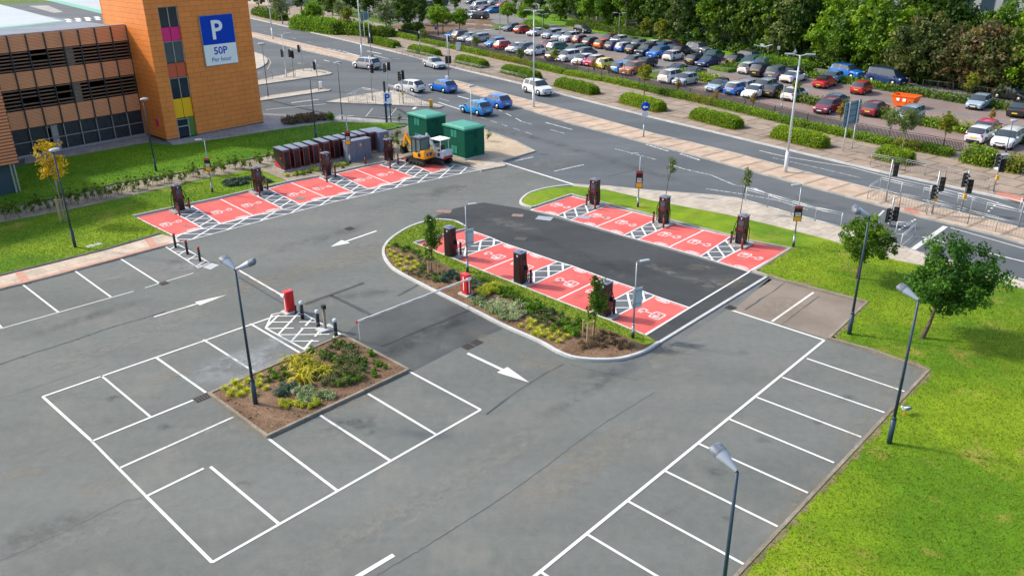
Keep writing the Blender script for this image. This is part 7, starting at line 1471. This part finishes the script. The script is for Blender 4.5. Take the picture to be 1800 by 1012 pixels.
put(TG_, m_([(1150, 720), (1210, 730), (1170, 770), (1290, 760), (240, 340), (330, 430), (380, 410), (640, 440)]), .09, 'green grass clump in the middle island bed', 'green grass clumps in the middle island')
put(SYL, cr2([(240, 495), (290, 490), (330, 480), (375, 470), (410, 455), (440, 460), (590, 420), (565, 430), (620, 425), (420, 440)], 440, 180), .09, 'yellow green shrub in front of the power cabinets', 'yellow shrubs before the power cabinets', (.75, 1.0)); put(SGR, cr2([(310, 485), (350, 485), (395, 475), (460, 460), (640, 420), (610, 440)], 440, 180), .09, 'green shrub in front of the power cabinets', 'green shrubs before the power cabinets', (.7, .95))
HP = tree_kind('hedge_whip', 1.1, .28, .62, .42, 12, 20, .10, 'hedge_dark', .15, .015, 'bark', (0, 0), 5)
for k in range(64):
    u = k / 63; x = 8 + u * 470 + random.uniform(-4, 4); yb = 386 - (x - 8) * .213 + random.uniform(-5, 5)
    o = HP.place((*P(x, yb), .09), random.uniform(0, 6.28), random.uniform(.65, 1.25), 'young hedge plant in the gravel strip across the left lawn', 'young hedge plants in the gravel strip', 'plant')
for x, y in ((700, 262), (692, 258), (706, 268), (698, 250), (702, 218), (858, 250), (716, 268)):
    HP.place((*P(x, y), .09), random.uniform(0, 6.28), random.uniform(.9, 1.4), 'young shrub beside the green substations', 'young shrubs by the substations', 'plant')
SBL2 = shrub_kind('lavender_patch', 'plant', .42, .16, 22, 46, .09, 'bed_blue', .2)
for x, y in ((400, 324), (412, 322), (424, 320), (436, 318), (418, 327), (430, 325), (404, 329), (460, 318), (470, 322)): SBL2.place((*P(x, y), .1), random.uniform(0, 6), random.uniform(.8, 1.1), 'low grey green ground cover plant on the left lawn beside the power cabinets', 'low grey green plants')
foliage('grass_blade2', (.085, .20, .004), (.15, .27, .006), (.24, .31, .02), .35)
# short grass blades standing on the nearer lawns
def inside(pt, poly):
    x, y = pt; r_ = False; n = len(poly)
    for i in range(n):
        x0, y0 = poly[i]; x1, y1 = poly[(i + 1) % n]
        if (y0 > y) != (y1 > y) and x < (x1 - x0) * (y - y0) / (y1 - y0) + x0: r_ = not r_
    return r_
def blades(name, poly, n, z, label, mat='grass_blade', h=.07, wd=.02):
    xs = [p[0] for p in poly]; ys = [p[1] for p in poly]; c = rng.uniform((min(xs), min(ys)), (max(xs), max(ys)), (n, 2))
    X0, Y0 = c[:, 0], c[:, 1]; ins = np.zeros(n, bool); m_ = len(poly)
    for i in range(m_):
        x0, y0 = poly[i]; x1, y1 = poly[(i + 1) % m_]
        if y0 == y1: continue
        cond = ((y0 > Y0) != (y1 > Y0)) & (X0 < (x1 - x0) * (Y0 - y0) / (y1 - y0) + x0); ins ^= cond
    c = c[ins]; n = len(c); clump = .5 + .5 * np.sin(c[:, 0] * 1.7 + np.sin(c[:, 1] * 1.1) * 2) * np.sin(c[:, 1] * 1.3 + np.sin(c[:, 0] * .7) * 2)
    a = rng.uniform(0, 6.283, n); hh_ = h * rng.uniform(.5, 1.4, n); d = np.stack([np.cos(a), np.sin(a), np.zeros(n)], 1) * wd; base = np.column_stack([c, np.full(n, z)])
    ln2 = rng.normal(0, .5, (n, 2)) * hh_[:, None]; tip = base + np.column_stack([ln2, hh_]); v = np.stack([base - d, base + d, tip], 1)
    me = bpy.data.meshes.new(name); me.vertices.add(3 * n); me.vertices.foreach_set('co', v.ravel()); me.loops.add(3 * n); me.loops.foreach_set('vertex_index', np.arange(3 * n, dtype=np.int32)); me.polygons.add(n); me.polygons.foreach_set('loop_start', np.arange(0, 3 * n, 3, dtype=np.int32)); me.update(calc_edges=True)
    me.attributes.new('rnd', 'FLOAT', 'FACE').data.foreach_set('value', np.clip(.25 + .4 * clump + rng.normal(0, .2, n), 0, 1).astype(np.float32)); me.materials.append(MATS[mat])
    return tag(link(name, me), label, 'grass', kind='stuff')
blades('grass', [edgeR[1], e_end, (30, 2), (34, 30)] + W([(1733, 495), (1576, 463), (1455, 426), (1390, 440), (1330, 478), (1427, 507), (1526, 533), (1460, 597), (1535, 617)]), 260000, .1, 'short mown grass of the right lawn', h=.06, wd=.018)
blades('grass', W([(0, 485), (95, 462), (190, 438), (283, 412), (300, 414), (233, 381), (437, 336), (445, 302), (235, 348), (0, 396)]), 60000, .1, 'short mown grass of the left lawn', 'grass_blade2', h=.05, wd=.022)
blades('grass', W([(819, 401), (797, 391), (760, 390), (724, 401), (694, 418), (680, 433), (728, 448), (787, 470), (867, 506), (947, 538), (1027, 573), (1093, 592), (1133, 608), (1131, 592), (1067, 566), (975, 531), (921, 509), (845, 479), (797, 459), (725, 429)]), 60000, .12, 'short grass strip of the middle island', h=.07, wd=.02)
# ground cover between the shrubs
put(SBR, cr2([(905, 690), (880, 720), (860, 760), (900, 740), (1000, 690), (1040, 720), (1075, 720), (1020, 760), (1060, 760), (880, 830), (900, 850), (960, 860), (1010, 870), (1050, 850), (1080, 870), (1120, 890), (870, 900), (820, 900), (860, 930), (910, 940), (990, 930), (1040, 930)], 340, 430), .09, 'brownish green low shrub in the central bed', 'brownish shrubs in the central bed', (.8, 1.2))
put(SBR, m_([(240, 360), (290, 380), (340, 390), (250, 330), (330, 340), (380, 380), (200, 250), (160, 290), (580, 530), (1010, 690), (1040, 735), (1140, 720), (1080, 660)]), .09, 'brownish green low shrub in the middle island bed', 'brownish shrubs in the middle island', (.7, 1.0))
blades('grass', W([(0, 366), (120, 344), (213, 320), (320, 303), (480, 271), (600, 245), (712, 221), (587, 216), (478, 232), (400, 245), (305, 259), (262, 256), (160, 274), (60, 292)]), 90000, .1, 'short mown grass of the lawn below the orange building', 'grass_blade2', h=.05, wd=.03)
# clods and chippings on the bare soil
b = MB()
for k in range(900):
    x, y = (random.uniform(375, 712), random.uniform(595, 765)) if k % 2 else (random.uniform(680, 1155), random.uniform(430, 630)); p = P(x, y)
    if inside(p, W(bedc)) or (inside(p, islo + W([(1131, 590), (921, 507), (727, 429)])) and not inside(p, W([(724, 401), (680, 433), (787, 470), (947, 538), (1093, 592), (1155, 604), (921, 500), (797, 450)]))):
        s = random.uniform(.02, .06); b.box((*p, .09 + s * .3), (s, s * random.uniform(.6, 1.4), s * .8), rz=random.uniform(0, 3))
tag(b.build('soil_clods', 'soil'), 'crumbly soil clods in the planting beds', 'soil', kind='stuff')
